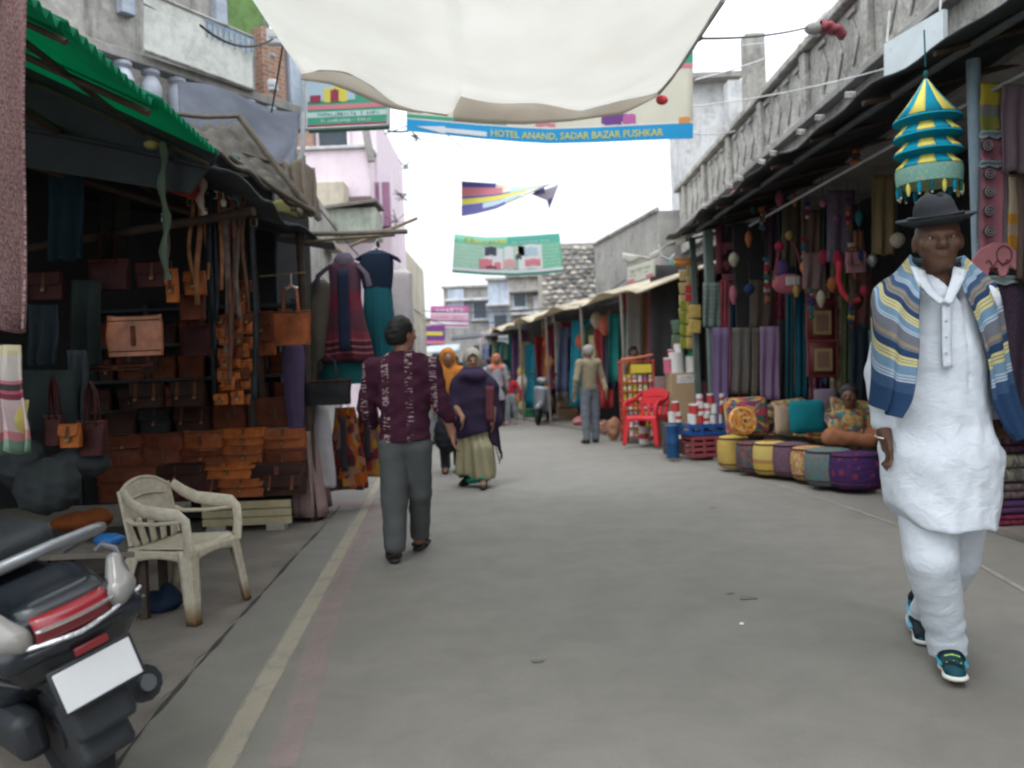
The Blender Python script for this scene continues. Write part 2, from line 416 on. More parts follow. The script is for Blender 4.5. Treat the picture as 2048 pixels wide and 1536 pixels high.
def hand_prims(w, k, side=1, s=1.0, curl=.5, fwd=(0,-1,0)):
    """hand hanging from wrist w with knuckles toward k; thumb toward fwd"""
    w=Vector(w); k=Vector(k); d=(k-w).normalized(); f=Vector(fwd); f=(f-d*f.dot(d)).normalized(); n=d.cross(f)*side
    P=[(_seg(w, w+d*.03*s, .026*s,.028*s),.02)]
    for i in range(4):                                  # palm: four metacarpals
        a=w+d*.02*s+f*(.022-.012*i)*s; b=w+d*.085*s+f*(.03-.021*i)*s; P.append((_seg(a,b,.015*s,.0125*s),.012))
    for i,(ln) in enumerate((.068,.078,.072,.056)):
        b=w+d*.088*s+f*(.032-.0215*i)*s; dd=d; p=b; r=.0095*s
        for j,(q,cu) in enumerate(((.45,.6),(.32,1.3),(.23,1.8))):
            ang=curl*cu*.6; dd=(d*math.cos(ang)+n*math.sin(ang)).normalized(); e=p+dd*ln*q*s; P.append((_seg(p,e,r,r*.92),.004)); p=e; r*=.92
    t0=w+d*.03*s+f*.026*s; t1=t0+(d*.6+f*.75+n*.25).normalized()*.04*s; t2=t1+(d*.9+f*.3+n*.35).normalized()*.034*s
    P+=[(_seg(t0,t1,.015*s,.0115*s),.012),(_seg(t1,t2,.0112*s,.0092*s),.006)]
    return P
def shoe_prims(heel, toe, s=1.0, sole=False):
    h=Vector(heel); t=Vector(toe); m=(h+t)/2; up=Vector((0,0,1)); d=(t-h).normalized()
    if sole: return [(_seg(h-up*.002, m, .036*s,.034*s,(1,1,.35)),0),(_seg(m,t,.034*s,.043*s,(1,1,.35)),.02)]
    return [(_seg(h+up*.03*s, m+up*.025*s, .038*s,.04*s,(1,1,1)),0),(_seg(m+up*.025*s,t+up*.012*s,.042*s,.036*s,(1,1,.8)),.03),(_seg(h+up*.03*s,h+up*.075*s+d*.02,.037*s,.042*s),.02)]
def quick_person(name_label, px, pyfoot, hgt, topm, legm, skin=SKIN, hair=HAIRB, yaw=0, dress=0, step=.12, group=None, pos=None, scarf=None, vox=.017, armsw=.15, kind='hair', shoes=None, lift=0, bend=0, armout=0, longs=True, bag=None, elbow=.1):
    """standing or walking figure built in local space (faces -Y), then turned by yaw"""
    base = gr(px,pyfoot) if pos is None else Vector(pos); s=hgt/1.70
    t=thing('person', name_label, 'person', base, group, yaw); OFF[t.name]=Vector((0,0,0))
    V=lambda x,y,z:(x*s,y*s,z*s)
    hip=(V(-.085,0,.9),V(.085,0,.9)); kn=(V(-.1,-step*.6,.49),V(.1,step*.5,.49)); an=(V(-.1,-step,.08),V(.1,step*1.2,.09))
    toe=(V(-.12,-step-.15,.03),V(.12,step*1.2-.15,.03)); sh=(V(-.175,.01,1.40),V(.175,.01,1.40))
    el=(V(-.235-armout,.03+armsw*.3,1.12),V(.235+armout,.02-armsw*.3,1.12)); wr=(V(-.24-armout*.7,-armsw-elbow,.9),V(.24+armout*.7,armsw*.6-elbow,.88))
    hc=V(0,-.03,1.585); hp,L,M=head_prims(hc,s*.97)
    B=[(_seg(V(0,.01,1.0),V(0,.01,1.32),.125*s,.14*s,(1,.68,1)),0),(_seg(sh[0],sh[1],.055*s,.055*s),.06),(_seg(V(0,.01,1.38),V(0,-.015,1.5),.06*s,.052*s),.03)]
    for i in (0,1):
        B+=[(_seg(hip[i],kn[i],.085*s,.06*s),.04),(_seg(kn[i],an[i],.055*s,.037*s),.02),(_seg(an[i],toe[i],.038*s,.03*s,(1,1,.7)),.02),
            (_seg(sh[i],el[i],.048*s,.04*s),.03),(_seg(el[i],wr[i],.038*s,.026*s),.015)]
        B+=hand_prims(wr[i], tuple(np.array(wr[i])+np.array((0,-.02,-.1))), 1 if i==0 else -1, s)
    B+=[(p,max(k,.0)) for p,k in hp][:1]+hp[1:]
    body=sdf_obj('body',B,skin,t,vox*.72); eyes(body,L,s*.97,(0,0,0))
    T=[(_seg(V(0,.01,.98),V(0,.01,1.3),.138*s,.155*s,(1,.72,1)),0),(_seg(sh[0],sh[1],.068*s,.068*s),.06)]
    for i in (0,1):
        T.append((_seg(sh[i],el[i],.064*s,.055*s),.03))
        if longs: T.append((_seg(el[i],tuple(np.array(el[i])*.15+np.array(wr[i])*.85),.053*s,.044*s),.02))
    if dress: T+=[(_seg(V(0,.01,.95),V(0,0,dress),.15*s,.19*s,(1,.8,1)),.05)]
    sdf_obj('top',T,topm,t,vox*.8,folds(int(px),.008,.1,(1,1,.5)),lambda P:(.0+(min(dress,.86)*s if dress else .84*s)-P[...,2]))
    if legm:
        G=[(_seg(V(0,.01,.93),V(0,.01,.98),.14*s,.14*s,(1,.75,1)),0)]
        for i in (0,1): G+=[(_seg(hip[i],kn[i],.1*s,.083*s),.04),(_seg(kn[i],an[i],.08*s,.068*s),.02)]
        sdf_obj('trousers',G,legm,t,vox*.8,folds(int(px)+3,.008,.12,(1,1,1)),lambda P:.06*s-P[...,2])
    if kind=='hair':
        H=[(_ell(V(0,-.005,1.635),(.087*s,.1*s,.08*s)),0),(_ell(V(0,.035,1.60),(.083*s,.075*s,.1*s)),.03)]
        sdf_obj('hair',H,hair,t,vox*.7,folds(3,.004,.03),lambda P:(P[...,1]*-1-.055*s+ (1.60*s-P[...,2])*1.2))
    elif kind=='scarf':
        H=[(_ell(V(0,0,1.62),(.1*s,.115*s,.115*s)),0),(_seg(V(0,.03,1.6),V(0,.06,1.36),.1*s,.17*s,(1,.7,1)),.06),(_seg(V(-.1,.0,1.38),V(.1,.0,1.38),.09*s,.09*s),.05)]
        H.append((_ell(V(0,-.105,1.575),(.068*s,.1*s,.09*s)),0,'sub'))
        sdf_obj('headscarf',H,scarf,t,vox*.8,folds(int(px)+9,.007,.08,(1,1,.4)))
    if shoes:
        for i in (0,1): sdf_obj('shoe',shoe_prims(tuple(np.array(an[i])*[1,1,0]+np.array((0,.03,.01))),tuple(np.array(toe[i])*[1,1,0]+np.array((0,.02,.01)))),shoes,t,.012)
    return t
# ---------------- ground, street, kerbs ----------------
def asphalt():
    g=NG('asphalt'); co=g.coord('obj'); a=g.noise(co,.55,6,.6); b=g.noise(co,260,2,.6); c_=g.noise(co,3.2,7,.7,.4)
    c=g.ramp(a,[(.3,(.178,.170,.152)),(.7,(.212,.202,.182))])
    c=g.mix(.55,c,g.ramp(c_,[(.35,(.79,.78,.77)),(.6,(1.05,1.04,1.02))]),'MULTIPLY')
    c=g.mix(.5,c,g.ramp(b,[(.3,(.5,.5,.5)),(.7,(1.3,1.3,1.3))]),'MULTIPLY')
    st=g.noise(co,7,3,.5); c=g.mix(g.ramp(st,[(.72,(0,0,0)),(.80,(.3,.3,.3))]),c,(.07,.06,.05))
    return g.fin(c,.82,g.math('ADD',b,g.math('MULTIPLY',c_,.8)),.45,.006,0,.3)
def paint(name,col,cover=.5,mx_=.9):
    """worn paint: breaks up over the asphalt colour"""
    g=NG(name); co=g.coord('obj'); a=g.noise(co,5,8,.75); b=g.noise(co,180,3,.6); e=g.coord('uv'); sp=g.n('SeparateXYZ'); g.l(e,sp.inputs[0])
    ed=g.math('MULTIPLY',g.math('SUBTRACT',1,g.math('ABSOLUTE',g.math('MULTIPLY',g.math('SUBTRACT',sp.outputs[0],.5),2))),2.2)
    m=g.math('MULTIPLY',g.math('MINIMUM',ed,1),g.math('ADD',a,g.math('MULTIPLY',b,.35)))
    f=g.ramp(m,[(cover-.2,(0,0,0)),(cover+.22,(mx_,mx_,mx_))])
    tr=g.n('BsdfTransparent'); ms=g.n('MixShader'); m_=g.fin(g.mix(.5,col,g.ramp(b,[(.3,(.7,.7,.7)),(.7,(1.1,1.1,1.1))]),'MULTIPLY'),.85,b,.4,.004)
    g.l(f,ms.inputs[0]); g.l(tr.outputs[0],ms.inputs[1]); g.l(g.b.outputs[0],ms.inputs[2]); g.l(ms.outputs[0],g.out.inputs[0]); return m_
m=MB(); m.grid(lambda u,v:(-150+300*u,-30+330*v,-.012),30,30); tag(m.build('ground',plain('dusty_ground',(.20,.17,.14),.95,.2,2,.4,30,dirt=.5),loc=(0,0,0)),kind='structure')
LSL=[(-2.6,-4),(-1.02,1.0),(-1.0,2.7),(-1.20,4.6),(-1.42,6.4),(-1.66,8.4),(-2.0,11.5),(-2.5,16),(-3.2,22),(-5,30),(-8,38),(-12,48)]
def lerpL(L,y):
    for (x0,y0),(x1,y1) in zip(L,L[1:]):
        if y0<=y<=y1: return x0+(x1-x0)*(y-y0)/(y1-y0)
    return L[-1][0]
def road_fn(u,v):
    y=-4+50*v; a=lerpL(LSL,y)-1.6; b=lerpL(RL,y)+.9; c=.03*(1-(2*u-1)**2)
    return (a+(b-a)*u,y,-.004+0*c)
m=MB(); m.grid(road_fn,14,110); tag(m.build('road',asphalt(),loc=(0,0,0)),kind='structure')
# worn yellow edge line and the pink powder band beside it
YEL=paint('worn_yellow_paint',(.38,.345,.27),.44,.72); PNK=paint('pink_powder_stain',(.42,.28,.28),.64,.42); PALE=paint('worn_pale_paint',(.36,.33,.28),.5,.7)
pY=[gr(390,1640),gr(440,1536),gr(520,1390),gr(590,1265),gr(650,1160),gr(693,1085),gr(730,1018),gr(752,972),gr(775,930)]
def strip(name,pts,w,mt,z=.003,nu=2,kind='structure',label=None):
    m=MB(); n=len(pts)-1
    def fn(u,v):
        t=v*n; i=min(int(t),n-1); p=pts[i].lerp(pts[i+1],t-i); ww=w(v) if callable(w) else w
        return (p.x+(u-.5)*ww,p.y,z)
    m.grid(fn,nu,n*8); o=m.build(name,mt,loc=(0,0,0)); return tag(o,kind=kind)
strip('edge_line',pY,.135,YEL,.002)
strip('pink_stain',[gr(560,1536),gr(600,1430),gr(640,1280),gr(672,1190),gr(705,1120),gr(735,1060),gr(760,1010)],lambda v:.15+.14*v,PNK,.004)
m=MB(); q=gr(690,1010); m.grid(lambda u,v:(q.x-.5+1.1*u,q.y-.35+.7*v,.006),2,2); tag(m.build('pink_powder',PNK,loc=(0,0,0)),kind='structure')
strip('edge_line',[gr(2060,1188),gr(1950,1125),gr(1800,1052),gr(1650,1000),gr(1500,955),gr(1400,925),gr(1320,905)],.05,PALE,.002)
# cracked joint between the road and the left apron: a real open groove edge (raised apron slab)
CON=plain('pavement_concrete',(.185,.165,.145),.9,.16,2.2,.45,120,dirt=.35)
pc=[gr(60,1800),gr(180,1600),gr(300,1440),gr(400,1325),gr(470,1245),gr(530,1180),gr(590,1112),gr(640,1060),gr(680,1012)]
m=MB(); n=len(pc)-1
def apr(u,v):
    t=v*n; i=min(int(t),n-1); p=pc[i].lerp(pc[i+1],t-i); j=.012*math.sin(v*61)+.007*math.sin(v*143); return ((p.x-.016+j)+(-6-p.x)*(1-u),p.y,.006+(.0 if u<1 else -.006))
m.grid(apr,14,n*10); tag(m.build('pavement',CON,loc=(0,0,0)),kind='structure')
strip('pavement_joint',pc,lambda v:.014+.010*math.sin(v*47)+.006*math.sin(v*121),plain('joint_dirt',(.045,.04,.035),.95),.0005)
# raised kerb strip and shop plinth on the right
m=MB()
def kerb(u,v):
    y=-3+30*v; x=lerpL(RL,y)+.02; return [(x-.14,y,0),(x-.13,y,.035),(x,y,.04),(x+2.8,y,.045)][round(u*3)]
m.grid(kerb,3,60); tag(m.build('pavement',CON,loc=(0,0,0)),kind='structure')
# small litter and tar marks on the road
rnd=random.Random(5); TAR=plain('tar_mark',(.135,.125,.11),.85)
for i,(px,py,r) in enumerate([(1495,1195,.04),(1462,1186,.018),(1075,1322,.022),(1425,1015,.025)]):
    p=gr(px,py); m=MB(); N=12; a0=rnd.random()*6
    m.prism([(r*(.6+.5*rnd.random())*math.cos(a0+6.283*k/N)*1.5,r*(.6+.5*rnd.random())*math.sin(a0+6.283*k/N)) for k in range(N)],(p.x,p.y,.0),(1,0,0),(0,1,0),(0,0,.0012))
    o=m.build('tar_mark',TAR); tag(o,kind='structure')
p=gr(1483,1248); m=MB(); m.prism([(-.012,-.006),(.009,-.009),(.013,.005),(-.003,.010)],(p.x,p.y,.001),(1,0,0),(0,.9,.3),(0,0,.003))
tag(m.build('paper_scrap',plain('white_paper',(.6,.6,.58),.8)),'tiny white paper scrap lying alone in the middle of the grey road','paper scrap')
# ---------------- buildings ----------------
WGRY=wallmat('weathered_plaster',(.50,.48,.44),(.16,.155,.145),.75,1.0); WPAR=wallmat('mouldy_parapet',(.62,.60,.55),(.14,.14,.135),.7,2.2,1.0,(.16,.155,.15))
WSM=wallmat('smooth_grey_plaster',(.36,.35,.33),(.2,.195,.185),.4,.7); WWH=wallmat('whitewash',(.66,.67,.68),(.36,.36,.36),.4,.8); WBL=wallmat('blue_wash',(.46,.52,.62),(.3,.33,.38),.5,.8)
WPK=wallmat('pink_wash',(.74,.64,.70),(.64,.53,.60),.25,.6,.3,(.40,.32,.35)); WCR=wallmat('cream_wash',(.58,.52,.42),(.40,.36,.30),.35,.8); WGN=wallmat('green_wash',(.17,.30,.10),(.12,.2,.07),.2,.8)
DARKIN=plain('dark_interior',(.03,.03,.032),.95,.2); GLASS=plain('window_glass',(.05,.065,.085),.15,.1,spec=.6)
WOODD=plain('dark_wood',(.055,.038,.028),.8,.3,12,.5,60); WOODB=plain('bamboo',(.22,.17,.11),.75,.25,14,.4,60); WOODG=plain('grey_wood',(.17,.15,.13),.85,.25,14,.4,60)
BRK=NG('red_brick')
_b=BRK.n('TexBrick'); BRK.l(BRK.coord('obj',(1,1,1),rot=(R(90),0,0)),_b.inputs['Vector']); _b.inputs['Scale'].default_value=5; _b.inputs['Color1'].default_value=(.26,.12,.075,1); _b.inputs['Color2'].default_value=(.34,.18,.12,1); _b.inputs['Mortar'].default_value=(.3,.27,.24,1); _b.inputs['Mortar Size'].default_value=.03
BRK=BRK.fin(_b.outputs[0],.9,_b.outputs['Fac'],.5,.01)
def seg_wall(m,p0,p1,z0,z1,th=.25,inward=1):
    """wall slab along p0-p1 (xy), thickness to the right of travel (inward=1) or left"""
    a=Vector((p0[0],p0[1],0)); b=Vector((p1[0],p1[1],0)); d=(b-a); n=Vector((d.y,-d.x,0)).normalized()*th*inward
    vs=[a,b,b+n,a+n]; V=[(v.x,v.y,z0) for v in vs]+[(v.x,v.y,z1) for v in vs]
    return m.add(V,[(3,2,1,0),(4,5,6,7),(0,1,5,4),(1,2,6,5),(2,3,7,6),(3,0,4,7)])
def window_on(parent,c,w,h,nrm,fm,deep=.12,bars=0):
    """framed window whose outer face sits on the wall point c; nrm is the outward unit normal in xy"""
    nr=Vector((nrm[0],nrm[1],0)).normalized(); tx=Vector((-nr.y,nr.x,0)); c=Vector(c); m=MB()
    rot=Matrix((tx,nr,Vector((0,0,1)))).transposed(); f=.05
    for sx in (-1,1): m.box(c+tx*sx*(w/2)+nr*.03,(f,.09,h+f),rot)
    for sz in (-1,1): m.box(c+Vector((0,0,sz*h/2))+nr*.031,(w+f,.09,f),rot)
    fr=m.build('window',fm,parent); m=MB(); m.box(c+nr*.012,(w,.02,h),rot); m.build('pane',GLASS,fr)
    if bars:
        for k in range(bars):
            m=MB(); x=-w/2+w*(k+1)/(bars+1); m.box(c+tx*x+nr*.04,(.022,.022,h),rot); m.build('bar',fm,fr)
    m=MB(); m.box(c+Vector((0,0,-h/2-.06))+nr*.06,(w+.2,.16,.05),rot); m.build('sill',WWH,fr); return fr
# right building: long upper storey over the shops
b=thing('building','long weathered grey building whose mouldy parapet runs above the black shop roof on the right','building',(4,9,0))
m=MB(); seg_wall(m,(5.0,-3),(5.05,17.2),0,3.5,.3,1); m.build('back_wall',WSM,b)
m=MB(); seg_wall(m,(3.75,-3),(3.75,17.2),3.38,3.9,2.0,1); m.build('floor_slab',WSM,b)
m=MB(); seg_wall(m,(3.57,-3),(3.62,17.2),3.55,4.83,.18,1); m.build('parapet',WPAR,b,bevel=.02)
m=MB(); seg_wall(m,(3.47,-3),(3.52,17.25),4.835,4.93,.36,1); m.build('coping',WPAR,b,bevel=.015)
m=MB(); seg_wall(m,(3.45,-3),(3.50,17.25),3.98,4.06,.118,1); m.build('ledge',WSM,b,bevel=.01)
def relief(y,z,w,h,dep=.05):
    mm=MB(); mm.box((3.57-dep/2+.0025*(y+3)-.002,y,z),(dep,w,h)); return mm
for i in range(10):
    y=1.2+i*1.7; m=relief(y,4.44,.16,.75,.07); m.build('pilaster',WPAR,b,bevel=.01)
for i in range(44):      # carved lattice lozenges of the parapet
    y=-.4+i*.4
    if abs((y-1.2)/1.7-round((y-1.2)/1.7))<.08: continue
    mm=MB(); x=3.57+.0025*(y+3)-.022; rr=.15
    mm.prism([(rr,0),(0,rr*1.7),(-rr,0),(0,-rr*1.7)],(x,y,4.44),(0,1,0),(0,0,1),(.018,0,0)); mm.build('lattice_lozenge',WPAR,b,bevel=.008)
    for dz in (.3,-.3):
        mm=MB(); mm.box((x+.004,y,4.44+dz),(.03,.2,.05)); mm.build('lattice_bar',WPAR,b)
# roof-top pillars and rooms set back behind the parapet
m=MB(); m.box((4.9,10.6,5.35),(.32,.3,2.2)); m.build('roof_pillar',WSM,b,bevel=.01)
m=MB(); m.box((4.85,12.2,5.3),(.3,.7,1.9)); m.build('roof_pillar',WWH,b,bevel=.01)
m=MB(); m.box((5.2,14.5,5.1),(1.2,.6,1.7)); m.build('roof_room',WSM,b,bevel=.01)
m=MB(); m.box((4.55,15.0,5.3),(.25,.3,2.0)); m.build('roof_pillar',WWH,b,bevel=.01)
m=MB(); m.box((4.9,11.5,5.9),(.5,3.2,.12)); m.build('roof_beam',WSM,b,bevel=.01)
m=MB(); m.box((4.9,6.6,6.2),(.35,.4,2.6)); m.build('roof_pillar',WSM,b,bevel=.01)
m=MB(); m.box((4.35,18.2,5.9),(1.05,1.6,2.5)); m.build('roof_room',WWH,b,bevel=.02)
m=MB(); m.box((4.35,17.3,7.2),(1.3,.5,.12)); m.build('room_cornice',WSM,b,bevel=.01)
m=MB(); m.box((3.98,13.0,5.6),(.3,.3,1.5)); m.build('roof_pillar',WGRY,b,bevel=.01)
m=MB(); m.box((4.18,14.8,5.4),(.3,.3,1.7)); m.build('roof_pillar',WWH,b,bevel=.01)
m=MB(); m.box((3.95,15.9,5.2),(.3,.25,1.6)); m.build('roof_pillar',WWH,b,bevel=.01)
# next building along: plain grey gable
b=thing('building','plain smooth grey building with a sloping top line beyond the long parapet','building',(3.4,20,0))
m=MB(); a=(3.2,17.3); c_=(2.35,22.2)
m.add([(a[0],a[1],0),(c_[0],c_[1],0),(c_[0],c_[1],4.55),(a[0],a[1],4.5),(a[0]+3,a[1]+.3,0),(c_[0]+3,c_[1]+.3,0),(c_[0]+3,c_[1]+.3,4.55),(a[0]+3,a[1]+.3,4.5)],[(0,1,2,3),(7,6,5,4),(3,2,6,7),(0,3,7,4),(1,5,6,2)])
m.build('wall',WSM,b)
m=MB(); m.tube([(a[0]-.02,a[1],4.53),(c_[0]-.02,c_[1],4.58)],.05,6); m.build('coping',WGRY,b)
# rubble stone building facing down the street
b=thing('building','rough rubble stone building with loose pale and dark stones, behind the green banner','building',(2.0,23.6,0))
x0,x1,y0=.95,2.6,23.2
m=MB(); m.box(((x0+x1)/2,y0+1.5,2.4),(x1-x0,3,4.8)); m.build('wall',plain('mortar',(.30,.285,.26),.95,.2,3,.6,40,dirt=.3),b,bevel=.01)
SM=[plain('stone_pale',(.50,.47,.42),.9,.2),plain('stone_dark',(.12,.12,.125),.9,.3),plain('stone_grey',(.27,.26,.25),.9,.25)]
st=[]
for k in range(5):
    mm=MB(); mm.ball((0,0,0),(.13,.05,.065),7,4); me_=[]
    o=mm.build('stone',SM[(0,1,2,0,2)[k]],b,local=True,smooth=False); o.location=(0,0,0); st.append(o)
rnd=random.Random(11); k=0
for r_ in range(18):
    for c2 in range(8):
        x=x0+.1+c2*.205+(r_%2)*.09; z=2.35+r_*.135
        if x>x1-.08: continue
        q=rnd.choice(st); o=q if q.get('_u') is None and q.location.length==0 else q.copy()
        if o is not q: link(o); o.parent=b; OFF[o.name]=OFF[b.name]
        o.location=Vector((x+rnd.uniform(-.03,.03),y0-.005,z+rnd.uniform(-.02,.02)))-OFF[b.name]; o.rotation_euler=(0,rnd.uniform(-.25,.25),0); s=rnd.uniform(.6,1.05); o.scale=(s,1,s)
# far buildings closing the view
def block(label,x0,x1,y,z1,mt,dep=4,wins=(),parts=(),z0=0,cat='building'):
    b=thing('building',label,cat,((x0+x1)/2,y+dep/2,0)); m=MB(); m.box(((x0+x1)/2,y+dep/2,(z0+z1)/2),(x1-x0,dep,z1-z0)); m.build('wall',mt,b,bevel=.02)
    m=MB(); m.box(((x0+x1)/2,y-.02,z1+.05),(x1-x0+.2,.3,.12)); m.build('coping',WGRY,b,bevel=.02)
    for (x,z,ww,hh) in wins: window_on(b,(x,y,z),ww,hh,(0,-1),WBL,.1)
    for (nm,x,z,ww,hh,dd,mm_) in parts: q=MB(); q.box((x,y-dd/2-.003,z),(ww,dd,hh)); q.build(nm,mm_,b,bevel=.015)
    return b
def wx(px,d): return dirpx(px,740).x*d
def wz(py,px,d): return at(px,py,d).z
block('flat grey building with pale gable at the far street end behind the purple sign',wx(893,42),wx(985,42),42,wz(575,940,42),WSM,6,[(wx(965,42),wz(620,960,42),.7,.9)],
      [('ledge',wx(940,42),wz(600,940,42),2.2,.12,.4,WWH),('buttress',wx(918,42),wz(605,918,42),.8,1.3,.2,WBL)])
block('pale blue washed house with a stair parapet left of the rubble building, far away',wx(982,36),wx(1032,36),36,wz(560,1000,36),WBL,6,[(wx(1005,36),wz(650,1005,36),.6,.9)],[('ledge',wx(1005,36),wz(610,1005,36),1.2,.1,.4,WWH)])
block('grimy cream house with a white water tank and ledges just left of the rubble building',wx(1024,29),wx(1125,29),29,wz(553,1080,29),WGRY,6,[(wx(1045,29),wz(600,1045,29),.45,.5),(wx(1100,29),wz(610,1100,29),.4,.5)],
      [('ledge',wx(1070,29),wz(583,1070,29),1.6,.08,.35,WSM),('ledge',wx(1060,29),wz(628,1060,29),1.2,.08,.3,WWH),('door_panel',wx(1082,29),wz(620,1082,29),.36,1.0,.1,WWH)])
block('low white roof room seen just over the beige awning far down the street',wx(1035,33),wx(1062,33),33,wz(655,1050,33),WWH,2)
block('pale distant building under the purple sign at the very end of the street',wx(820,50),wx(900,50),50,wz(640,860,50),WCR,6,[(wx(850,50),wz(680,850,50),.8,.8)])
# left building receding from the street corner toward the camera
DL=Vector((.545,.84,0)).normalized(); L0=Vector((-2.57,10,0)); NL=Vector((DL.y,-DL.x,0))   # NL points to the street
b=thing('building','weathered white and blue washed house above the leather bag shop, with urn balusters','building',(-3.6,8.3,0))
def lp(s,z,o=0): return Vector((L0.x-DL.x*s+NL.x*o, L0.y-DL.y*s+NL.y*o, z))
rotL=Matrix((DL,-NL,Vector((0,0,1)))).transposed()
def lbox(name,s,z,ln,dep,h,mt,o=0,bev=.01,par=None):
    m=MB(); m.box(lp(s,z,o),(ln,dep,h),rotL); return m.build(name,mt,par or b,bevel=bev)
lbox('wall',2.9,3.0,5.8,.3,6.0,WGRY,-.4); lbox('upper_wall',2.9,7.3,5.8,.3,2.6,WGRY,-.55)
lbox('balcony_slab',2.9,3.86,5.8,.55,.12,WSM,0); lbox('handrail',2.9,4.46,5.8,.18,.1,WSM,.14)
lbox('cornice',2.9,6.9,5.8,.5,.1,WCR,-.1)
URN=plain('blue_white_stone',(.42,.45,.52),.85,.15,8,.3,60,dirt=.3)
for i in range(16):       # urn balusters of the lower rail
    s=.42+i*.30; m=MB(); m.lathe([(.09,3.925),(.09,3.97),(.05,4.0),(.06,4.05),(.10,4.16),(.105,4.24),(.075,4.32),(.055,4.34),(.09,4.37),(.09,4.405)],lp(s,0,.14)); m.build('baluster',URN,b)
for i in range(5):
    m=MB(); s=.78+i*1.15; m.box(lp(s,6.0,-.2),(.16,.1,1.9),rotL); m.build('pilaster',WBL,b,bevel=.01)
for (s,z) in ((1.15,6.0),(2.3,6.0)): window_on(b,lp(s,z,-.4),.6,1.1,(NL.x,NL.y),WBL,.1,3)
lbox('green_panel',.46,5.75,.62,.05,1.5,WGN,-.21); lbox('brick_pier',.32,4.9,.34,.2,.85,BRK,.06)
lbox('bay_box',-.02,4.9,.22,.2,1.3,WBL,.08)
lbox('side_pillar',5.4,5.2,.5,.4,3.4,WSM,-.1)
m=MB(); m.tube([lp(-.05,6.4,.05),lp(-.05,4.6,.05),lp(0,3.6,.02),lp(.02,0.3,0)],.05,8); tag(m.build('drainpipe',plain('grey_pipe',(.16,.155,.16),.6)),'dark grey drainpipe running down the corner beside the green shop sign','drainpipe')
# side wall of the same row going on down the street, mostly behind the stalls
b2=thing('building','grey cement wall with rusty stains between the bag shop and the pink house','building',(-3.2,12,0))
m=MB(); seg_wall(m,(-2.62,10.3),(-3.0,14.5),0,4.0,.6,-1); m.build('wall',WGRY,b2)
m=MB(); m.box((-2.92,13.4,3.4),(.5,1.1,.06),Matrix.Rotation(R(12),3,'Y')); m.build('canopy',WCR,b2)
# pink house
b3=thing('building','pink washed three storey house with a dark square window and narrow balcony','building',(-4,17,0))
xl,xr,yy=wx(628,16),wx(772,16),16
m=MB(); m.box(((xl+xr)/2,yy+2,3.2),(xr-xl,4,6.4)); m.build('wall',WPK,b3,bevel=.02)
zt=wz(315,700,16); m=MB(); m.box(((xl+xr)/2,yy-.3,zt-.45),(xr-xl-.1,.6,.9)); m.build('balcony',WPK,b3,bevel=.02)
m=MB(); m.box(((xl+xr)/2,yy-.32,zt+.03),(xr-xl,.68,.06)); m.build('balcony_coping',WWH,b3,bevel=.01)
window_on(b3,(wx(687,16),yy,wz(287,690,16)),.6,.55,(0,-1),WPK)
m=MB(); m.box((wx(778,16),yy+.25,wz(520,778,16)),(.34,.5,1.9)); m.build('side_wing',WPK,b3,bevel=.01); m=MB(); m.box((wx(778,16),yy-.05,wz(410,778,16)),(.34,.12,.85)); m.build('mauve_shutter',plain('mauve_paint',(.33,.17,.27),.8),b3,bevel=.01); m=MB(); m.box((wx(778,16),yy-.12,wz(410,778,16)),(.05,.03,.85)); m.build('shutter_rail',WPK,b3)
m=MB(); m.box((wx(630,15.9),yy-.1,wz(300,630,16)),(.36,.4,1.2)); m.build('brick_pier',BRK,b3,bevel=.01)
m=MB(); m.tube([(wx(752,15.4),15.3,wz(250,752,15.4)),(wx(762,15.4),15.3,wz(325,762,15.4))],.07,8); m.build('post',WSM,b3)
m=MB(); m.box((wx(680,15.4),15.2,wz(400,680,15.4)),(.6,.5,.5)); m.build('porch_block',WCR,b3,bevel=.02)
m=MB(); m.box((wx(690,15),14.9,wz(455,690,15)),(1.5,.8,.5)); m.build('porch_wall',wallmat('mossy',(.45,.47,.40),(.2,.24,.2),.6),b3,bevel=.02)
m=MB(); m.box((wx(690,15),14.85,wz(425,690,15)),(1.6,.9,.05),Matrix.Rotation(R(-6),3,'Y')); m.build('porch_roof',WOODG,b3)
# cream house with teal shutters next
b4=thing('building','narrow cream house with teal shutters right of the pink house','building',(-3.6,21,0))
xl,xr,yy=wx(770,20),wx(822,20),20
m=MB(); m.box(((xl+xr)/2,yy+2,wz(500,800,20)/2),(xr-xl,4,wz(500,800,20))); m.build('wall',WCR,b4,bevel=.02)
TEAL=plain('teal_paint',(.05,.30,.30),.7)
for (px,py,ww,hh) in ((807,585,.22,.35),(808,620,.26,.3)):
    m=MB(); m.box((wx(px,20),yy-.05,wz(py,px,20)),(ww,.09,hh)); m.build('shutter',TEAL,b4,bevel=.01)
m=MB(); m.box((wx(815,20),yy+2,wz(665,815,20)-.3),(.3,.5,.6)); m.build('meter_niche',WWH,b4)
# ---------------- awnings, tarpaulins, banners, signs, cables ----------------
BLK=fabric('black_tarp',(.022,.028,.034),'plain',rough=.75); BLK2=plain('black_sheet',(.02,.024,.03),.6,.3,5,.5,30)
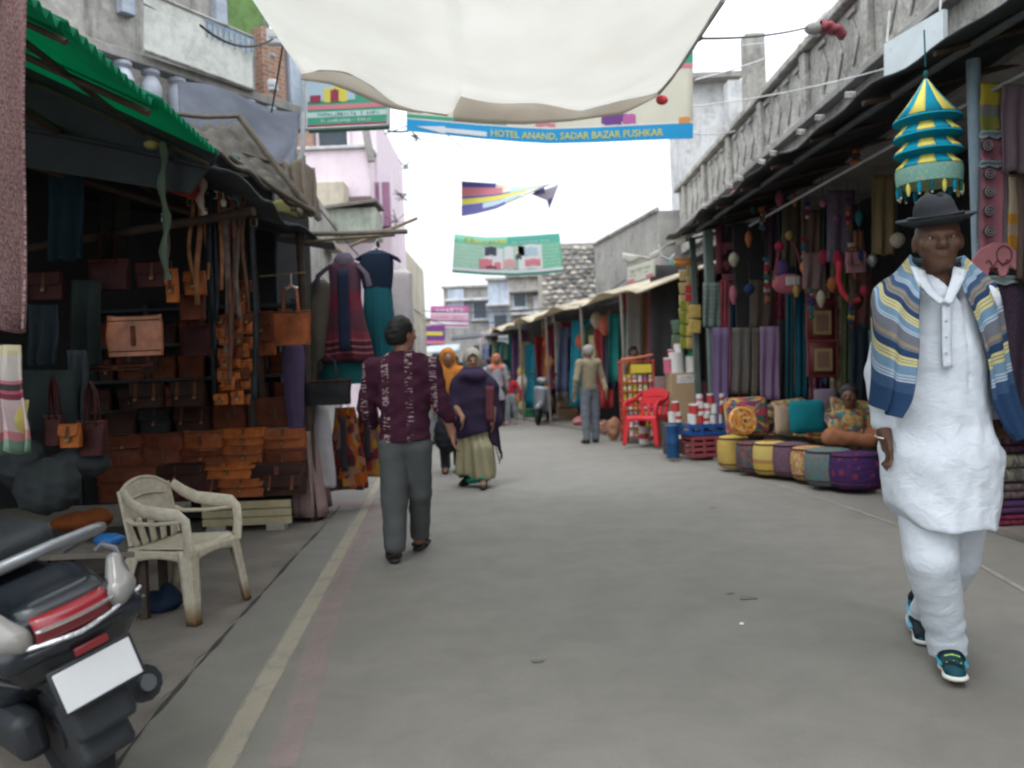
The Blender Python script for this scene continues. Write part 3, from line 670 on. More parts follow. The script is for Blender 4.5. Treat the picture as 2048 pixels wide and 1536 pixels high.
# black awning along the right shops
aw=thing('shop_awning','long black tarpaulin shop awning with battens, sloping out under the mouldy parapet','awning',(3.1,8,3.3))
EV=[(3.0,3.0),(2.72,5.2),(2.63,7.5),(2.56,9.9),(2.50,12.9)]
def evx(y): return lerpL(EV,max(3.0,min(12.9,y)))
def awf(u,v):
    y=-1+14.0*v; x0=evx(y); sg=.03*math.sin(v*40)+.02*math.sin(v*91)
    return (x0+(4.95-x0)*u, y, 3.2+.62*u+ (sg*(1-u)) -.08*math.sin(math.pi*u)+.02*math.sin(u*20+v*9))
m=MB(); m.grid(awf,16,90); m.build('sheet',BLK2,aw,solid=.015)
for i in range(15):
    y=-.6+i*.97; m=MB(); m.tube([(evx(y)+.02,y,3.14),(4.9,y,3.62)],.022,6); m.build('batten',WOODD,aw)
m=MB(); m.tube([(evx(y)+.25,y,3.19) for y in np.linspace(-1,12.9,16)],.03,6); m.build('pole',plain('pipe_grey',(.10,.115,.125),.6),aw)
m=MB(); m.tube([(evx(y)+.55,y,2.98) for y in np.linspace(4.5,10.5,8)],.014,6); m.build('curtain_rail',plain('pipe_light',(.30,.32,.33),.5),aw)
for i in range(9):      # pale rag ties along the edge
    y=6.3+i*.52+.1*math.sin(i*9); m=MB(); m.box((evx(y)-.02,y,3.245),(.03,.16,.05),Matrix.Rotation(.3,3,'X')); m.build('edge_tie',WGRY,aw,bevel=.008)
for y in (12.7,):
    m=MB(); m.box((evx(y)+.35,y,1.6),(.09,.09,3.2)); m.build('post',plain('post_green',(.09,.12,.11),.8),aw,bevel=.01)
# white plastic valance bits hanging at the far end of the awning
VAL=plain('white_plastic_sheet',(.55,.54,.47),.6,.12)
for i,(pa,pb,dz) in enumerate((((1352,478),(1402,452),.06),((1300,508),(1350,480),.05),((1245,505),(1300,515),.07))):
    a=at(*pa,12.8); c=at(*pb,12.3); m=MB()
    m.grid(lambda u,v:(a.x+(c.x-a.x)*u,a.y+(c.y-a.y)*u+.05*v,a.z+(c.z-a.z)*u-dz*2*v*(.6+.4*math.sin(u*6))),10,3)
    tag(m.build('plastic_flap',VAL,solid=.006),['pale plastic flap at the far corner of the black awning','short pale flap hanging just left of the awning corner','low creamy flap nearest the rubble wall side of the awning'][i],'plastic flap')
m=MB(); m.tube([at(1318,488,12.5),at(1322,512,12.5),at(1340,520,12.5),at(1350,508,12.5)],.02,8)
tag(m.build('hose_loop',plain('pale_hose',(.42,.45,.48),.5)),'pale looped hose dangling under the far end of the black awning','hose')
# beige awning of the far shops
BEI=fabric('beige_canvas',(.62,.55,.42),'plain',trans=.35)
m=MB()
BL=[(2.05,13.2),(1.55,15.5),(.62,19.3),(-.25,23),(-1.2,27)]
def bef(u,v):
    y=13.2+13.8*v; x=None
    for (xa,ya),(xb,yb) in zip(BL,BL[1:]):
        if ya<=y<=yb+1e-6: x=xa+(xb-xa)*(y-ya)/(yb-ya)
    if x is None: x=BL[-1][0]
    return (x+1.5*u, y, 2.42+.5*u+.16*abs(math.sin(v*13.5))*(1-u)*(1 if v<.6 else .5)+.03*math.sin(v*60))
m.grid(bef,8,110); o=m.build('canvas_awning',BEI,solid=.02); tag(o,'sagging beige canvas awning running along the far shops on the right','awning')
for i,y in enumerate((14,16.2,18.6,21,24)):
    x=lerpL(BL,y); m=MB(); m.tube([(x+.05,y,0),(x+.03,y,2.5)],.03,6)
    tag(m.build('awning_pole',WOODG),'%s grey pole holding up the beige canvas awning'%['nearest','second nearest','middle','second farthest','farthest'][i],'pole','poles of the beige awning')
# green corrugated roof at left
GRN=plain('green_plastic_roof',(.008,.36,.20),.45,.08,3,.1,60,trans=.62)
gr_=thing('corrugated_roof','bright green corrugated plastic roof sloping over the left shop front','roof',(-2.6,3.2,2.9))
EVL=[(-1.58,1.2),(-1.60,2.9),(-1.74,4.9),(-1.72,6.9)]
def evl(y): return lerpL(EVL,max(1.2,min(6.9,y)))
for k in range(4):
    ya,yb=1.3+k*.92,1.3+k*.92+.97
    m=MB()
    def f(u,v,ya=ya,yb=yb,k=k):
        y=ya+(yb-ya)*v; x0=evl(y)+.03*math.sin(k*5)+.0; return (x0-2.5*u, y, 2.6+1.28*u+.022*math.sin(v*2*math.pi*12)+.012*k)
    m.grid(f,6,96); m.build('roof_sheet',GRN,gr_,solid=.004)
for i,u in enumerate((.16,.42,.72)):
    m=MB(); m.tube([(evl(y)-2.5*u,y,2.6+1.28*u-.05) for y in np.linspace(1.2,5,8)],.016,6); m.build('purlin',WOODD,gr_)
for i,y in enumerate((1.5,2.3,3.15,4.0,4.95)):
    m=MB(); m.tube([(evl(y)-.02,y,2.56),(evl(y)-2.5,y,3.82)],.02 if i%2 else .014,6); m.build('rafter',WOODD,gr_)
m=MB(); yy_=5.0
m.add([(-1.70,yy_,2.64),(-4.3,yy_,4.0),(-4.3,yy_,2.9),(-3.0,yy_,2.62),(-1.9,yy_,2.40),(-1.70,yy_+.02,2.64),(-4.3,yy_+.02,4.0),(-4.3,yy_+.02,2.9),(-3.0,yy_+.02,2.62),(-1.9,yy_+.02,2.40)],[(0,1,2,3,4),(9,8,7,6,5),(0,5,6,1),(4,9,5,0)]); m.build('added_dark_gable',BLK2,gr_)  # dark sheet added so the bright gap under the roof reads as shade
# dark back roof of the bag shop (behind the green one) and its walls
sh=thing('shop_shell','dark open fronted shop with timber posts holding the leather bags on the left','shop',(-3.2,6.5,0))
m=MB(); m.grid(lambda u,v:(-1.70-3.2*u+.05*math.sin(v*9),4.95+3.2*v,2.52+.75*u+.03*math.sin(v*22+u*5)),10,24); m.build('roof_sheet',BLK2,sh,solid=.02)
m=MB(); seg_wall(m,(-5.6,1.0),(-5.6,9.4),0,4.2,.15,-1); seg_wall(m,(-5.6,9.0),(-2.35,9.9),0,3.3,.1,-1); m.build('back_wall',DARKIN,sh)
m=MB(); m.box(lp(3.6,1.75,.05),(4.6,.05,3.5),rotL); m.build('added_dark_screen',DARKIN,sh)  # dark screen added over the grey wall to stand for interior shade
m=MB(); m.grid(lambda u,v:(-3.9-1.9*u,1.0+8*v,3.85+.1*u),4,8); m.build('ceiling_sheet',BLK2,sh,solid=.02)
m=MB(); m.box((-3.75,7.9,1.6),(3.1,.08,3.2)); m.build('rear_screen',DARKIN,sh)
for i,(x,y) in enumerate(((-1.80,7.25),(-2.3,7.52),(-2.35,7.4))):
    m=MB(); m.tube([(x,y,0),(x+.01,y,1.2),(x-.01,y,2.55)],[.045,.04,.035],8); m.build('post',WOODD,sh)
for (p0,p1,r_,mt) in ((at(330,398,6.5),at(40,215,4.6),.03,WOODD),((-1.7,5.6,2.4),(-4.5,6.6,2.3),.03,WOODD),(at(430,440,6.6),at(60,330,5.4),.028,WOODD)):
    m=MB(); m.tube([p0,p1],r_,8); m.build('cross_pole',mt,sh)
# horizontal bamboo poles sticking out to the street
for i,(a,c,r_,l) in enumerate((((560,470,7.3),(815,463,7.3),.022,'long grey bamboo rail sticking out over the hanging dresses'),((590,484,7.35),(790,470,7.35),.013,'thinner bamboo rail just below the long one over the dresses'),((700,492,8.8),(835,436,8.8),.018,'short bamboo stick slanting up to the right above the dresses'),((520,553,7.2),(610,545,7.2),.008,'thin pale rod above the tan shoulder bag'))):
    m=MB(); m.tube([at(*a),at(*c)],r_,8); tag(m.build('bamboo_pole',WOODB if i else WOODG),l,'pole')
# grey-lavender tarpaulin below the left balcony
m=MB(); LAV=fabric('grey_lavender_tarp',(.075,.082,.105),'plain',rough=.7)
a=at(355,165,8.0); c=at(598,222,9.3); e=at(592,352,7.6); g_=at(365,285,6.3)
def lav(u,v):
    p=a.lerp(c,u).lerp(g_.lerp(e,u),v); s=math.sin(math.pi*u)*math.sin(math.pi*v)
    return p+Vector((0,0,-.30*s+.04*math.sin(u*17+v*6)*v+.05*math.sin(u*6-v*5)))+Vector((.1*math.sin(v*5+u*4)*s,0,0))
m.grid(lav,30,20); tag(m.build('tarpaulin',LAV,solid=.012),'sagging grey lavender tarpaulin slung under the left balcony','tarpaulin')
m=MB(); a2=at(560,330,7.2); c2=at(628,330,7.2); e2=at(640,435,7.1); g2=at(585,425,6.9); BRN=fabric('brown_sacking',(.15,.125,.10),'plain')
m.grid(lambda u,v:a2.lerp(c2,u).lerp(g2.lerp(e2,u),v)+Vector((0,-.12*math.sin(math.pi*u)*(1-v*.5)+.03*math.sin(u*21+v*5),.03*math.sin(u*12))),20,14)
tag(m.build('sacking',BRN,solid=.02),'brown sacking bundle drooping from the corner of the left shop roof','sacking')
m=MB(); a3=at(380,262,6.2); c3=at(480,245,6.8); e3=at(625,432,6.8); g3=at(425,310,5.2)
m.grid(lambda u,v:a3.lerp(c3,u).lerp(g3.lerp(e3,u),v)+Vector((0,0,.018*math.sin(u*23+v*7)+.012*math.sin(v*33+u*5)+.02*math.sin(v*9))),26,40)
tag(m.build('roof_matting',fabric('straw_matting',(.075,.068,.06),'speckle',((.11,.10,.085),(.04,.036,.032)),.5,asp=(3,.6,1)),solid=.03),'tattered straw matting edge on the roof between the green sheet and the tarpaulin','matting')
for i,(p,q_,r_) in enumerate((((330,225,6),(478,232,6.5),.018),((478,232,6.5),(640,440,6.6),.025),((340,250,5.6),(560,330,6.9),.02),((455,310,5.6),(628,425,6.5),.02))):
    m=MB(); m.tube([at(*p),at(*p).lerp(at(*q_),.5)+Vector((0,0,-.02)),at(*q_)],r_,7)
    tag(m.build('bamboo_pole',plain('old_bamboo',(.10,.085,.065),.8,.25,14,.4,60)),['level bamboo pole in front of the stone urn at the left','long bamboo pole slanting down the edge of the straw matting','middle bamboo pole lying under the grey lavender tarpaulin','lowest bamboo pole along the lip of the left roof'][i],'pole')
m=MB(); m.grid(lambda u,v:at(505+110*u,405+28*v+6*math.sin(u*9),7.05+.1*math.sin(u*3)),10,4); tag(m.build('cloth_valance',fabric('olive_cloth',(.22,.21,.09),'plain'),solid=.01),'narrow olive yellow cloth strip under the brown sacking','cloth')
# big white shade cloth over the street
_g=NG('white_shade_cloth'); _n=_g.noise(_g.coord('obj'),2.2,4,.55); TARP=_g.fin(_g.ramp(_n,[(.3,(.84,.825,.79)),(.7,(.89,.88,.85))]),.8,_g.noise(_g.coord('obj'),140,2),.2,.002,0,.1,.58)
_g=NG('backlit_shadow_cloth'); _n=_g.noise(_g.coord('obj'),3,4,.55); TARP2=_g.fin(_g.ramp(_n,[(.3,(.66,.61,.54)),(.7,(.73,.68,.61))]),.85,_g.noise(_g.coord('obj'),140,2),.2,.002,0,.1,.55)  # tan puts the back-lit shadow of the turned flap into the colour
tp=thing('shade_cloth','huge sagging white shade cloth stretched across the street overhead','shade cloth',(-.2,5,3.6))
cL=at(602,150,6.8); cR=at(1318,186,6.8); nL=Vector((-1.75,.8,4.0)); nR=Vector((1.75,.8,4.05)); eL=at(508,0,4.6); eR=at(1447,0,4.7)
bot=[(0,150),(.06,142),(.12,150),(.25,190),(.33,216),(.45,236),(.6,243),(.75,236),(.88,218),(.96,196),(1,186)]
def itp(L,u):
    for (a_,b_),(c_,d_) in zip(L,L[1:]):
        if a_<=u<=c_: return b_+(d_-b_)*(u-a_)/(c_-a_)
    return L[-1][1]
def far_edge(u): return at(602+716*u, itp([(0,150),(.05,141),(.13,147),(.2,175),(.26,206),(.33,224),(.38,231),(.415,234),(.43,184),(.5,194),(.62,208),(.72,215),(.78,223),(.86,214),(.94,198),(1,184)],u)*1.0-4,6.8)
def tf(u,v):
    q=(1-v)**1.0; near=nL.lerp(nR,u); mid=eL.lerp(eR,u)+Vector((0,0,-.30*math.sin(math.pi*u))); fe=far_edge(u)
    # quadratic through near, mid (at v=.6), far
    t=v; tm=.64
    l0=(t-tm)*(t-1)/((0-tm)*(0-1)); l1=(t)*(t-1)/((tm)*(tm-1)); l2=t*(t-tm)/(1-tm)
    p=near*l0+mid*l1+fe*l2; p.z+= -.10*math.sin(math.pi*u)*math.sin(math.pi*v)+.012*math.sin(u*26+v*4)*v+.02*math.sin(u*9-v*11)*math.sin(math.pi*v)
    return p
m=MB(); m.grid(tf,60,50); m.build('cloth',TARP,tp,solid=.004)
def fl(u,v,u0,u1,top,botm,dd=0):
    uu=u0+(u1-u0)*u; a_=itp(top,uu); b_=itp(botm,uu); return at(602+716*uu, a_+(b_-a_)*v, 6.84+.06*v+dd+.03*math.sin(uu*30)*v)
m=MB(); m.grid(lambda u,v:fl(u,v,.425,1,[(.42,170),(.5,180),(.62,194),(.72,200),(.8,206),(.9,190),(1,176)],[(.42,242),(.5,247),(.62,249),(.75,243),(.9,228),(1,192)]),26,6); m.build('turned_flap',TARP2,tp,solid=.004)
m=MB(); m.grid(lambda u,v:fl(u,v,0,.34,[(0,138),(.1,132),(.2,160),(.34,210)],[(0,160),(.08,168),(.14,184),(.2,203),(.26,219),(.34,227)],.03),16,4); m.build('turned_flap',TARP2,tp,solid=.004)
m=MB(); m.tube([far_edge(u)+Vector((0,0,-.006)) for u in np.linspace(0,.41,12)],.006,6); m.build('hem_rope',WOODG,tp)
m=MB(); m.tube([eR.lerp(cR,.0)+Vector((0,0,0)),tf(1,.8),tf(1,.9),cR],.016,6); m.build('hem_rope',WWH,tp)
m=MB(); m.ball(at(1392,77,5.55),(.05,.03,.02)); m.tube([at(1383,74,5.5),at(1400,80,5.5)],.012,6); m.build('tie_knot',WOODD,tp)
m=MB(); m.ball(at(1324,200,6.8),(.05,.03,.04)); m.build('tie_knot',plain('red_rag',(.5,.05,.06),.9),tp)
# ropes and cables
def cable(a,c,sag,r,label,mt,cat='cable',name='overhead_cable',group=None,n=14,jit=0):
    a=Vector(a); c=Vector(c); rd=random.Random(label)
    m=MB(); m.tube([a.lerp(c,t)+Vector((0,0,-4*sag*t*(1-t)+(rd.uniform(-jit,jit) if 0<t<1 else 0))) for t in np.linspace(0,1,n)],r,5); tag(m.build(name,mt),label,cat,group)
CB=plain('cable_black',(.03,.03,.033),.6); CW=plain('cable_pale',(.55,.56,.56),.6)
cable(at(1395,77,5.6),at(1615,55,8.0),.03,.009,'thin twisted rope from the shade cloth to the red bundle on the right parapet',CB,'rope','rope')
cable(at(1390,160,7.5),at(1625,75,10),.04,.008,'pale cable rising past the roof pillars at upper right',CW)
cable(at(1385,213,8),at(1830,120,7.4),.05,.006,'thin white wire crossing the mouldy parapet toward the pale sign',CW)
cable(at(400,50,7),at(545,78,8),.12,.012,'black looping cable in front of the white signboard at upper left',CB)
cable(at(575,30,8),at(540,240,9),.02,.010,'black cable falling along the brick pier at upper left',CB)
cable(at(775,262,9.8),at(818,262,9.6),.01,.012,'short dark rope between the green sign and the blue banner',CB,'rope','rope')
cable(at(770,150,10),at(1180,470,22),.3,.01,'long sagging cable over the street behind the white shade cloth',CW)
cable(at(620,395,12),at(905,650,30),.5,.012,'dark cable dropping from the pink house down the street',CB)
cable(at(828,620,24),at(1240,598,16),.15,.012,'thin cable across the far street above the purple sign',CB)
cable(at(828,636,24),at(1100,640,22),.1,.011,'lower thin cable across the far street near the purple sign',CB)
cable(at(1160,420,20),at(1260,422,18),.0,.006,'short faint wire in the white sky above the far houses',CW)
cable(at(1120,585,22),at(1250,560,14),.25,.012,'slack cable hanging over the rubble wall at right',CB)
cable(at(1130,560,22),at(1240,600,14),.3,.010,'second slack cable hanging lower over the rubble wall',CB)
for i,(px,py,d) in enumerate(((830,275,9.4),(812,332,12),(800,388,14),(806,395,13),(790,440,12))):   # tangles of twigs and wire
    c=at(px,py,d); rd=random.Random(i); m=MB()
    for k in range(7):
        v=Vector((rd.uniform(-1,1),rd.uniform(-.6,.6),rd.uniform(-1,1)))*.09*(1+.2*i); m.tube([c-v*.6,c+Vector((rd.uniform(-.03,.03),0,rd.uniform(-.03,.03))),c+v],.005,4)
    tag(m.build('wire_tangle',CB),['wire tangle hanging just below the left end of the blue banner','wire tangle against the sky beside the pink house post','dark twig-like wire bunch right of the pink house balcony','small wire bunch just below the twig-like one','lowest wire bunch near the mauve shutter'][i],'wire tangle')
# writing helpers
def text_mesh(txt,size=1.0,bold=False):
    cu=bpy.data.curves.new('lettering','FONT'); cu.body=txt; cu.size=size; cu.offset=.012*size if bold else 0; cu.align_x='CENTER'; cu.align_y='CENTER'; cu.resolution_u=2
    o=bpy.data.objects.new('lettering_tmp',cu); link(o); bpy.context.view_layer.update(); me=bpy.data.meshes.new_from_object(o)
    vs=[v.co.copy() for v in me.vertices]; fs=[tuple(p.vertices) for p in me.polygons]; bpy.data.objects.remove(o); bpy.data.meshes.remove(me); bpy.data.curves.remove(cu); return vs,fs
def put_text(m,txt,fn,u,v,w,h,bold=True,lift=.006):
    """lay text on surface fn(u,v) inside the box centred u,v of extent w,h (uv units); v grows downward"""
    vs,fs=text_mesh(txt,1.0,bold); xs=[a.x for a in vs]; ys=[a.y for a in vs]
    W=max(xs)-min(xs); H=max(ys)-min(ys); cx=(max(xs)+min(xs))/2; cy=(max(ys)+min(ys))/2
    P=[]
    for a in vs:
        uu=u+(a.x-cx)/W*w; vv=v-(a.y-cy)/H*h; p=Vector(fn(uu,vv)); e=1e-3
        n=(Vector(fn(uu+e,vv))-p).cross(Vector(fn(uu,vv+e))-p).normalized()
        if n.dot(CAMP-p)<0: n=-n
        P.append(p+n*lift)
    m.add(P,fs)
def patch(m,fn,u0,u1,v0,v1,lift=.003,nu=8,nv=2,wob=0):
    def g(u,v):
        uu=u0+(u1-u0)*u; vv=v0+(v1-v0)*v+wob*math.sin(u*9); p=Vector(fn(uu,vv)); e=1e-3; n=(Vector(fn(uu+e,vv))-p).cross(Vector(fn(uu,vv+e))-p).normalized()
        if n.dot(CAMP-p)<0: n=-n
        return p+n*lift
    m.grid(g,nu,nv)
def scribble(m,fn,u0,u1,v,h,seed,n=12,lift=.006):
    """illegible lettering: short uneven strokes in a row"""
    rd=random.Random(seed); u=u0; st=(u1-u0)/n
    for i in range(n):
        if rd.random()<.14: u+=st; continue
        w=st*rd.uniform(.12,.22)
        for k in range(rd.choice((2,2,3))):
            o=u+st*rd.uniform(0,.6); patch(m,fn,o,o+w,v-h/2*rd.uniform(.6,1),v+h/2*rd.uniform(.6,1),lift,1,1)
        if rd.random()<.7:
            vv=v+h*rd.choice((-.42,0,.4)); patch(m,fn,u+st*.05,u+st*.8,vv-h*.09,vv+h*.09,lift+.0007,1,1)
        u+=st
def pm(name,col,rough=.6,trans=.25): return plain(name,col,rough,.06,3,.1,40,trans=trans)
CY=pm('banner_cyan',(.01,.30,.60)); YE=pm('banner_yellow',(.62,.55,.08)); WH=pm('banner_white',(.68,.68,.70)); GR=pm('banner_green',(.05,.32,.20)); CM=pm('banner_cream',(.62,.60,.50)); PK=pm('banner_pink',(.60,.20,.25)); NV=pm('banner_navy',(.10,.09,.30)); DK=pm('banner_dark',(.06,.07,.09)); TE=pm('banner_teal',(.05,.24,.20)); MG=pm('banner_magenta',(.48,.12,.34)); PU=pm('banner_purple',(.16,.05,.24)); SK=pm('banner_sky',(.40,.52,.60)); ORG=pm('banner_orange',(.62,.28,.08)); MAR=pm('banner_maroon',(.28,.03,.07))
# blue banner
bn=thing('street_banner','wide blue and cream banner with white arrow and yellow hotel lettering across the street','banner',at(1100,270,9))
bT=[(0,120),(.5,118),(1,95)]; bB=[(0,262),(.1,268),(.25,277),(.4,284),(.5,287),(.65,285),(.85,280),(1,277)]
def bf(u,v):
    a_=itp(bT,u); b_=itp(bB,u); return at(813+573*u,a_+(b_-a_)*v,9.0+.05*math.sin(u*5))
m=MB(); m.grid(bf,40,8); m.build('cloth',CM,bn,solid=.003)
m=MB(); patch(m,bf,0,1,.83,1,.004,40,1); m.build('blue_band',CY,bn)
m=MB(); patch(m,bf,0,1,.815,.83,.005,40,1); m.build('white_rule',WH,bn)
m=MB()
def P2(u,v,l=.008):
    p=Vector(bf(u,v)); return p+(CAMP-p).normalized()*l
m.add([P2(.035,.92),P2(.135,.885),P2(.135,.905),P2(.28,.908),P2(.28,.968),P2(.135,.963),P2(.135,.985)],[(0,1,2,3,4,5,6)]); m.build('arrow',WH,bn)
m=MB(); put_text(m,'HOTEL ANAND, SADAR BAZAR PUSHKAR',bf,.595,.925,.60,.095,True,.008); m.build('lettering',YE,bn)
m=MB(); patch(m,bf,0,.35,.76,.812,.004,8,1); m.build('green_print',GR,bn); m=MB(); patch(m,bf,.93,1,.0,.17,.004,4,1); m.build('green_print',GR,bn)
m=MB(); patch(m,bf,.93,1,.17,.22,.005,4,1); m.build('pink_print',PK,bn); m=MB(); patch(m,bf,.45,.52,.76,.80,.005,4,1,.01); m.build('pink_print',PK,bn)
m=MB(); 
for (u,v,r_) in ((.71,.75,.03),(.745,.74,.025),(.72,.77,.03),(.78,.76,.02)): patch(m,bf,u-r_,u+r_,v-.05,v+.04,.004+r_*.05,3,2,.01)
m.build('picture_dark',PU,bn)
m=MB(); patch(m,bf,.755,.80,.70,.80,.008,3,2,.02); m.build('picture_rose',MG,bn)
m=MB(); patch(m,bf,.95,.99,.76,.83,.006,3,2,.02); m.build('picture_orange',ORG,bn)
cable(bf(0,.93),at(770,268,9.6),.0,.006,'rope end tying the blue banner toward the green sign',CB,'rope','rope')
cable(bf(1,.95),at(1470,262,9.9),.02,.006,'rope from the blue banner to the right parapet',CW,'rope','rope')
cable(bf(1,.02),at(1640,70,8.4),.02,.006,'upper rope from the banner to the right parapet',CW,'rope','rope')
# purple, yellow and pink pennant
fg=thing('pennant_banner','twisted purple, yellow and pink pennant banner folded over on its right end','banner',at(1020,390,14))
fT=[(0,362),(.3,366),(.6,369),(1,368)]; fBt=[(0,433),(.15,428),(.35,418),(.6,396),(.8,378),(.9,370),(1,369)]
def ff(u,v): a_=itp(fT,u); b_=itp(fBt,u); return at(923+196*u-3*v*(0),a_+(b_-a_)*v,14+.15*math.sin(u*4+v*2))
m=MB(); m.grid(ff,30,8); m.build('cloth',CM,fg,solid=.004)
for nm,mt,u0,u1,v0,v1 in (('purple_print',NV,0,.35,0,.17),('pink_print',PK,0,.42,.18,.42),('navy_print',NV,0,.5,.43,.50),('yellow_print',YE,0,.66,.5,.66),('navy_print',NV,0,.45,.68,.98),('grey_print',SK,.22,.6,.70,.88),('grey_print',SK,.5,.9,.2,.5)):
    m=MB(); patch(m,ff,u0,u1,v0,v1,.006 if nm!='grey_print' else .012,10,2); m.build(nm,mt,fg)
q1,q2,q3=at(1062,388,14.1),at(1118,369,14.1),at(1100,415,14.1)
m=MB(); m.prism([(0,0),(1,0),(.62,-1.0),(.55,-.55)],q1,(q2-q1),Vector((0,0,.36)),(0,.01,0)); m.build('folded_corner',plain('cloth_grey',(.33,.30,.36),.9),fg)
m=MB(); m.prism([(.05,-.02),(.45,.3),(.5,-.15)],q1+Vector((0,-.012,0)),(q2-q1),Vector((0,0,.36)),(0,.006,0)); m.prism([(.6,-.55),(.78,-.5),(.64,-.96)],q1+Vector((0,-.012,0)),(q2-q1),Vector((0,0,.36)),(0,.006,0)); m.build('folded_print',NV,fg)
# green photo banner
gb=thing('street_banner','pale green banner with yellow title and photos strung before the rubble house','banner',at(1015,510,17))
gT=[(0,468),(.28,474),(.5,473),(.75,470),(1,466)]; gB=[(0,545),(.3,550),(.55,552),(.8,549),(1,544)]
def gf(u,v): a_=itp(gT,u); b_=itp(gB,u); x0=909-5*v; x1=1119+8*v; return at(x0+(x1-x0)*u,a_+(b_-a_)*v,17)
m=MB(); m.grid(gf,24,6); m.build('cloth',pm('banner_mint',(.20,.50,.36)),gb,solid=.004)
m=MB(); patch(m,gf,0,.42,.22,.86,.004,10,4); m.build('pale_panel',pm('banner_pale_mint',(.34,.56,.44)),gb)
m=MB(); patch(m,gf,.5,1,.02,.2,.004,10,1); m.build('teal_panel',pm('banner_aqua',(.12,.45,.38)),gb)
m=MB(); patch(m,gf,0,1,.86,.93,.005,20,1); scribble(m,gf,.02,.3,.38,.03,1,14); scribble(m,gf,.02,.3,.48,.03,2,14); scribble(m,gf,.02,.28,.58,.03,3,14); scribble(m,gf,.02,.28,.68,.03,4,14); scribble(m,gf,.02,.22,.78,.03,5,10)
for i in range(6): scribble(m,gf,.83,.98,.3+.09*i,.028,20+i,9)
scribble(m,gf,.55,.92,.16,.035,9,18); m.build('white_lettering',WH,gb)
m=MB(); scribble(m,gf,.1,.5,.12,.13,7,9,.008); scribble(m,gf,.11,.49,.15,.11,8,9,.009); m.build('yellow_lettering',YE,gb)
m=MB(); patch(m,gf,0,1,.94,.99,.005,20,1); m.build('dark_rule',TE,gb)
for (nm,mt,u0,u1,v0,v1,l) in (('photo',WH,.28,.46,.30,.84,.006),('photo',WH,.47,.56,.26,.84,.006),('photo',CM,.57,.66,.26,.5,.006),('photo',WH,.60,.82,.24,.84,.006),('photo_dark',DK,.29,.40,.26,.48,.012),('photo_pink',PK,.24,.36,.58,.82,.014),('photo_pink',PK,.38,.44,.66,.84,.014),('photo_pink',pm('photo_rose',(.6,.36,.36)),.46,.58,.58,.8,.014),('photo_pink',PK,.66,.8,.6,.76,.014),('photo_dark',DK,.58,.63,.46,.58,.014),('photo_red',MAR,.30,.40,.76,.82,.018),('photo_dark',SK,.66,.78,.3,.5,.013)):
    m=MB(); patch(m,gf,u0,u1,v0,v1,l,6,4,.015); m.build(nm,mt,gb)
cable(gf(0,0),at(800,440,19),.02,.006,'left rope of the green photo banner',CW,'rope','rope')
cable(gf(1,0),at(1240,455,19),.01,.006,'right rope of the green photo banner',CW,'rope','rope')
# flat board signs
def board(name,label,px0,py0,px1,py1,d,mt,th=.05,fm=None,d2=None,sk=0):
    """px0..px1 across, py0 top py1 bottom, sk lifts the right edge (px)"""
    d2=d2 or d
    def fn(u,v): return at(px0+(px1-px0)*u, py0+(py1-py0)*v-sk*u, d+(d2-d)*u)
    c=fn(.5,.5); t=thing(name,label,'sign',c); m=MB()
    A,B,C,D_=fn(0,0),fn(1,0),fn(1,1),fn(0,1); n=(B-A).cross(D_-A).normalized()
    if n.dot(CAMP-A)<0: n=-n
    m.add([A,B,C,D_,A-n*th,B-n*th,C-n*th,D_-n*th],[(0,1,2,3),(7,6,5,4),(0,4,5,1),(1,5,6,2),(2,6,7,3),(3,7,4,0)]); m.build('panel',mt,t)
    if fm:
        m=MB()
        for p,q_ in ((A,B),(B,C),(C,D_),(D_,A)): m.tube([p,q_],.018,4)
        m.build('frame',fm,t)
    return t,fn
MTL=plain('sign_metal',(.38,.40,.41),.5)
t,fn=board('hanging_sign','dark green sign box with pink stripe and red foot beside the left drainpipe',612,158,776,258,9.6,GR,.18,MTL,sk=8)
m=MB(); patch(m,fn,0,.6,.05,.46,.004,6,3); m.build('sky_picture',SK,t)
m=MB(); patch(m,fn,.22,.5,.2,.48,.006,6,3,.02); m.build('yellow_picture',YE,t)
m=MB(); patch(m,fn,.3,.4,.24,.48,.009,4,3,.02); m.build('brown_picture',MAR,t); m=MB(); patch(m,fn,.05,.18,.34,.48,.008,4,3); m.build('brown_picture',MAR,t)
m=MB(); patch(m,fn,0,1,.54,.63,.004,8,1); m.build('pink_stripe',PK,t)
m=MB(); patch(m,fn,0,1,.68,.79,.004,8,1); scribble(m,fn,.18,.8,.865,.07,3,18); m.build('white_band',pm('band_aqua',(.48,.62,.60)),t)
m=MB(); scribble(m,fn,.06,.94,.735,.07,31,22,.008); m.build('band_lettering',TE,t)
m=MB(); patch(m,fn,0,1,.93,1,.004,8,1); m.build('red_foot',MAR,t)
m=MB(); m.tube([at(606,225,9.6),at(606,300,9.6),at(585,350,9.6)],.03,6); m.build('bracket',MTL,t)
t,fn=board('shop_signboard','long white washed signboard with faded blue letters on the upper left balcony',288,-18,508,98,8.35,WWH,.06,None,9.5,0)
for o in list(t.children): bpy.data.objects.remove(o)
def fn(u,v): return at(288+220*u,(-18+94*u)+((100+80*u)-(-18+94*u))*v,8.05+1.18*u)
m=MB(); A,B,C,D_=fn(0,0),fn(1,0),fn(1,1),fn(0,1); n_=Vector((-.03,.05,0)); m.add([A,B,C,D_,A+n_,B+n_,C+n_,D_+n_],[(0,1,2,3),(7,6,5,4),(0,4,5,1),(1,5,6,2),(2,6,7,3),(3,7,4,0)]); m.build('panel',wallmat('sign_white',(.66,.67,.64),(.45,.46,.42),.35,1.2,.2,(.3,.32,.26)),t)
m=MB(); patch(m,fn,.52,.98,.07,.10,.05,8,1)
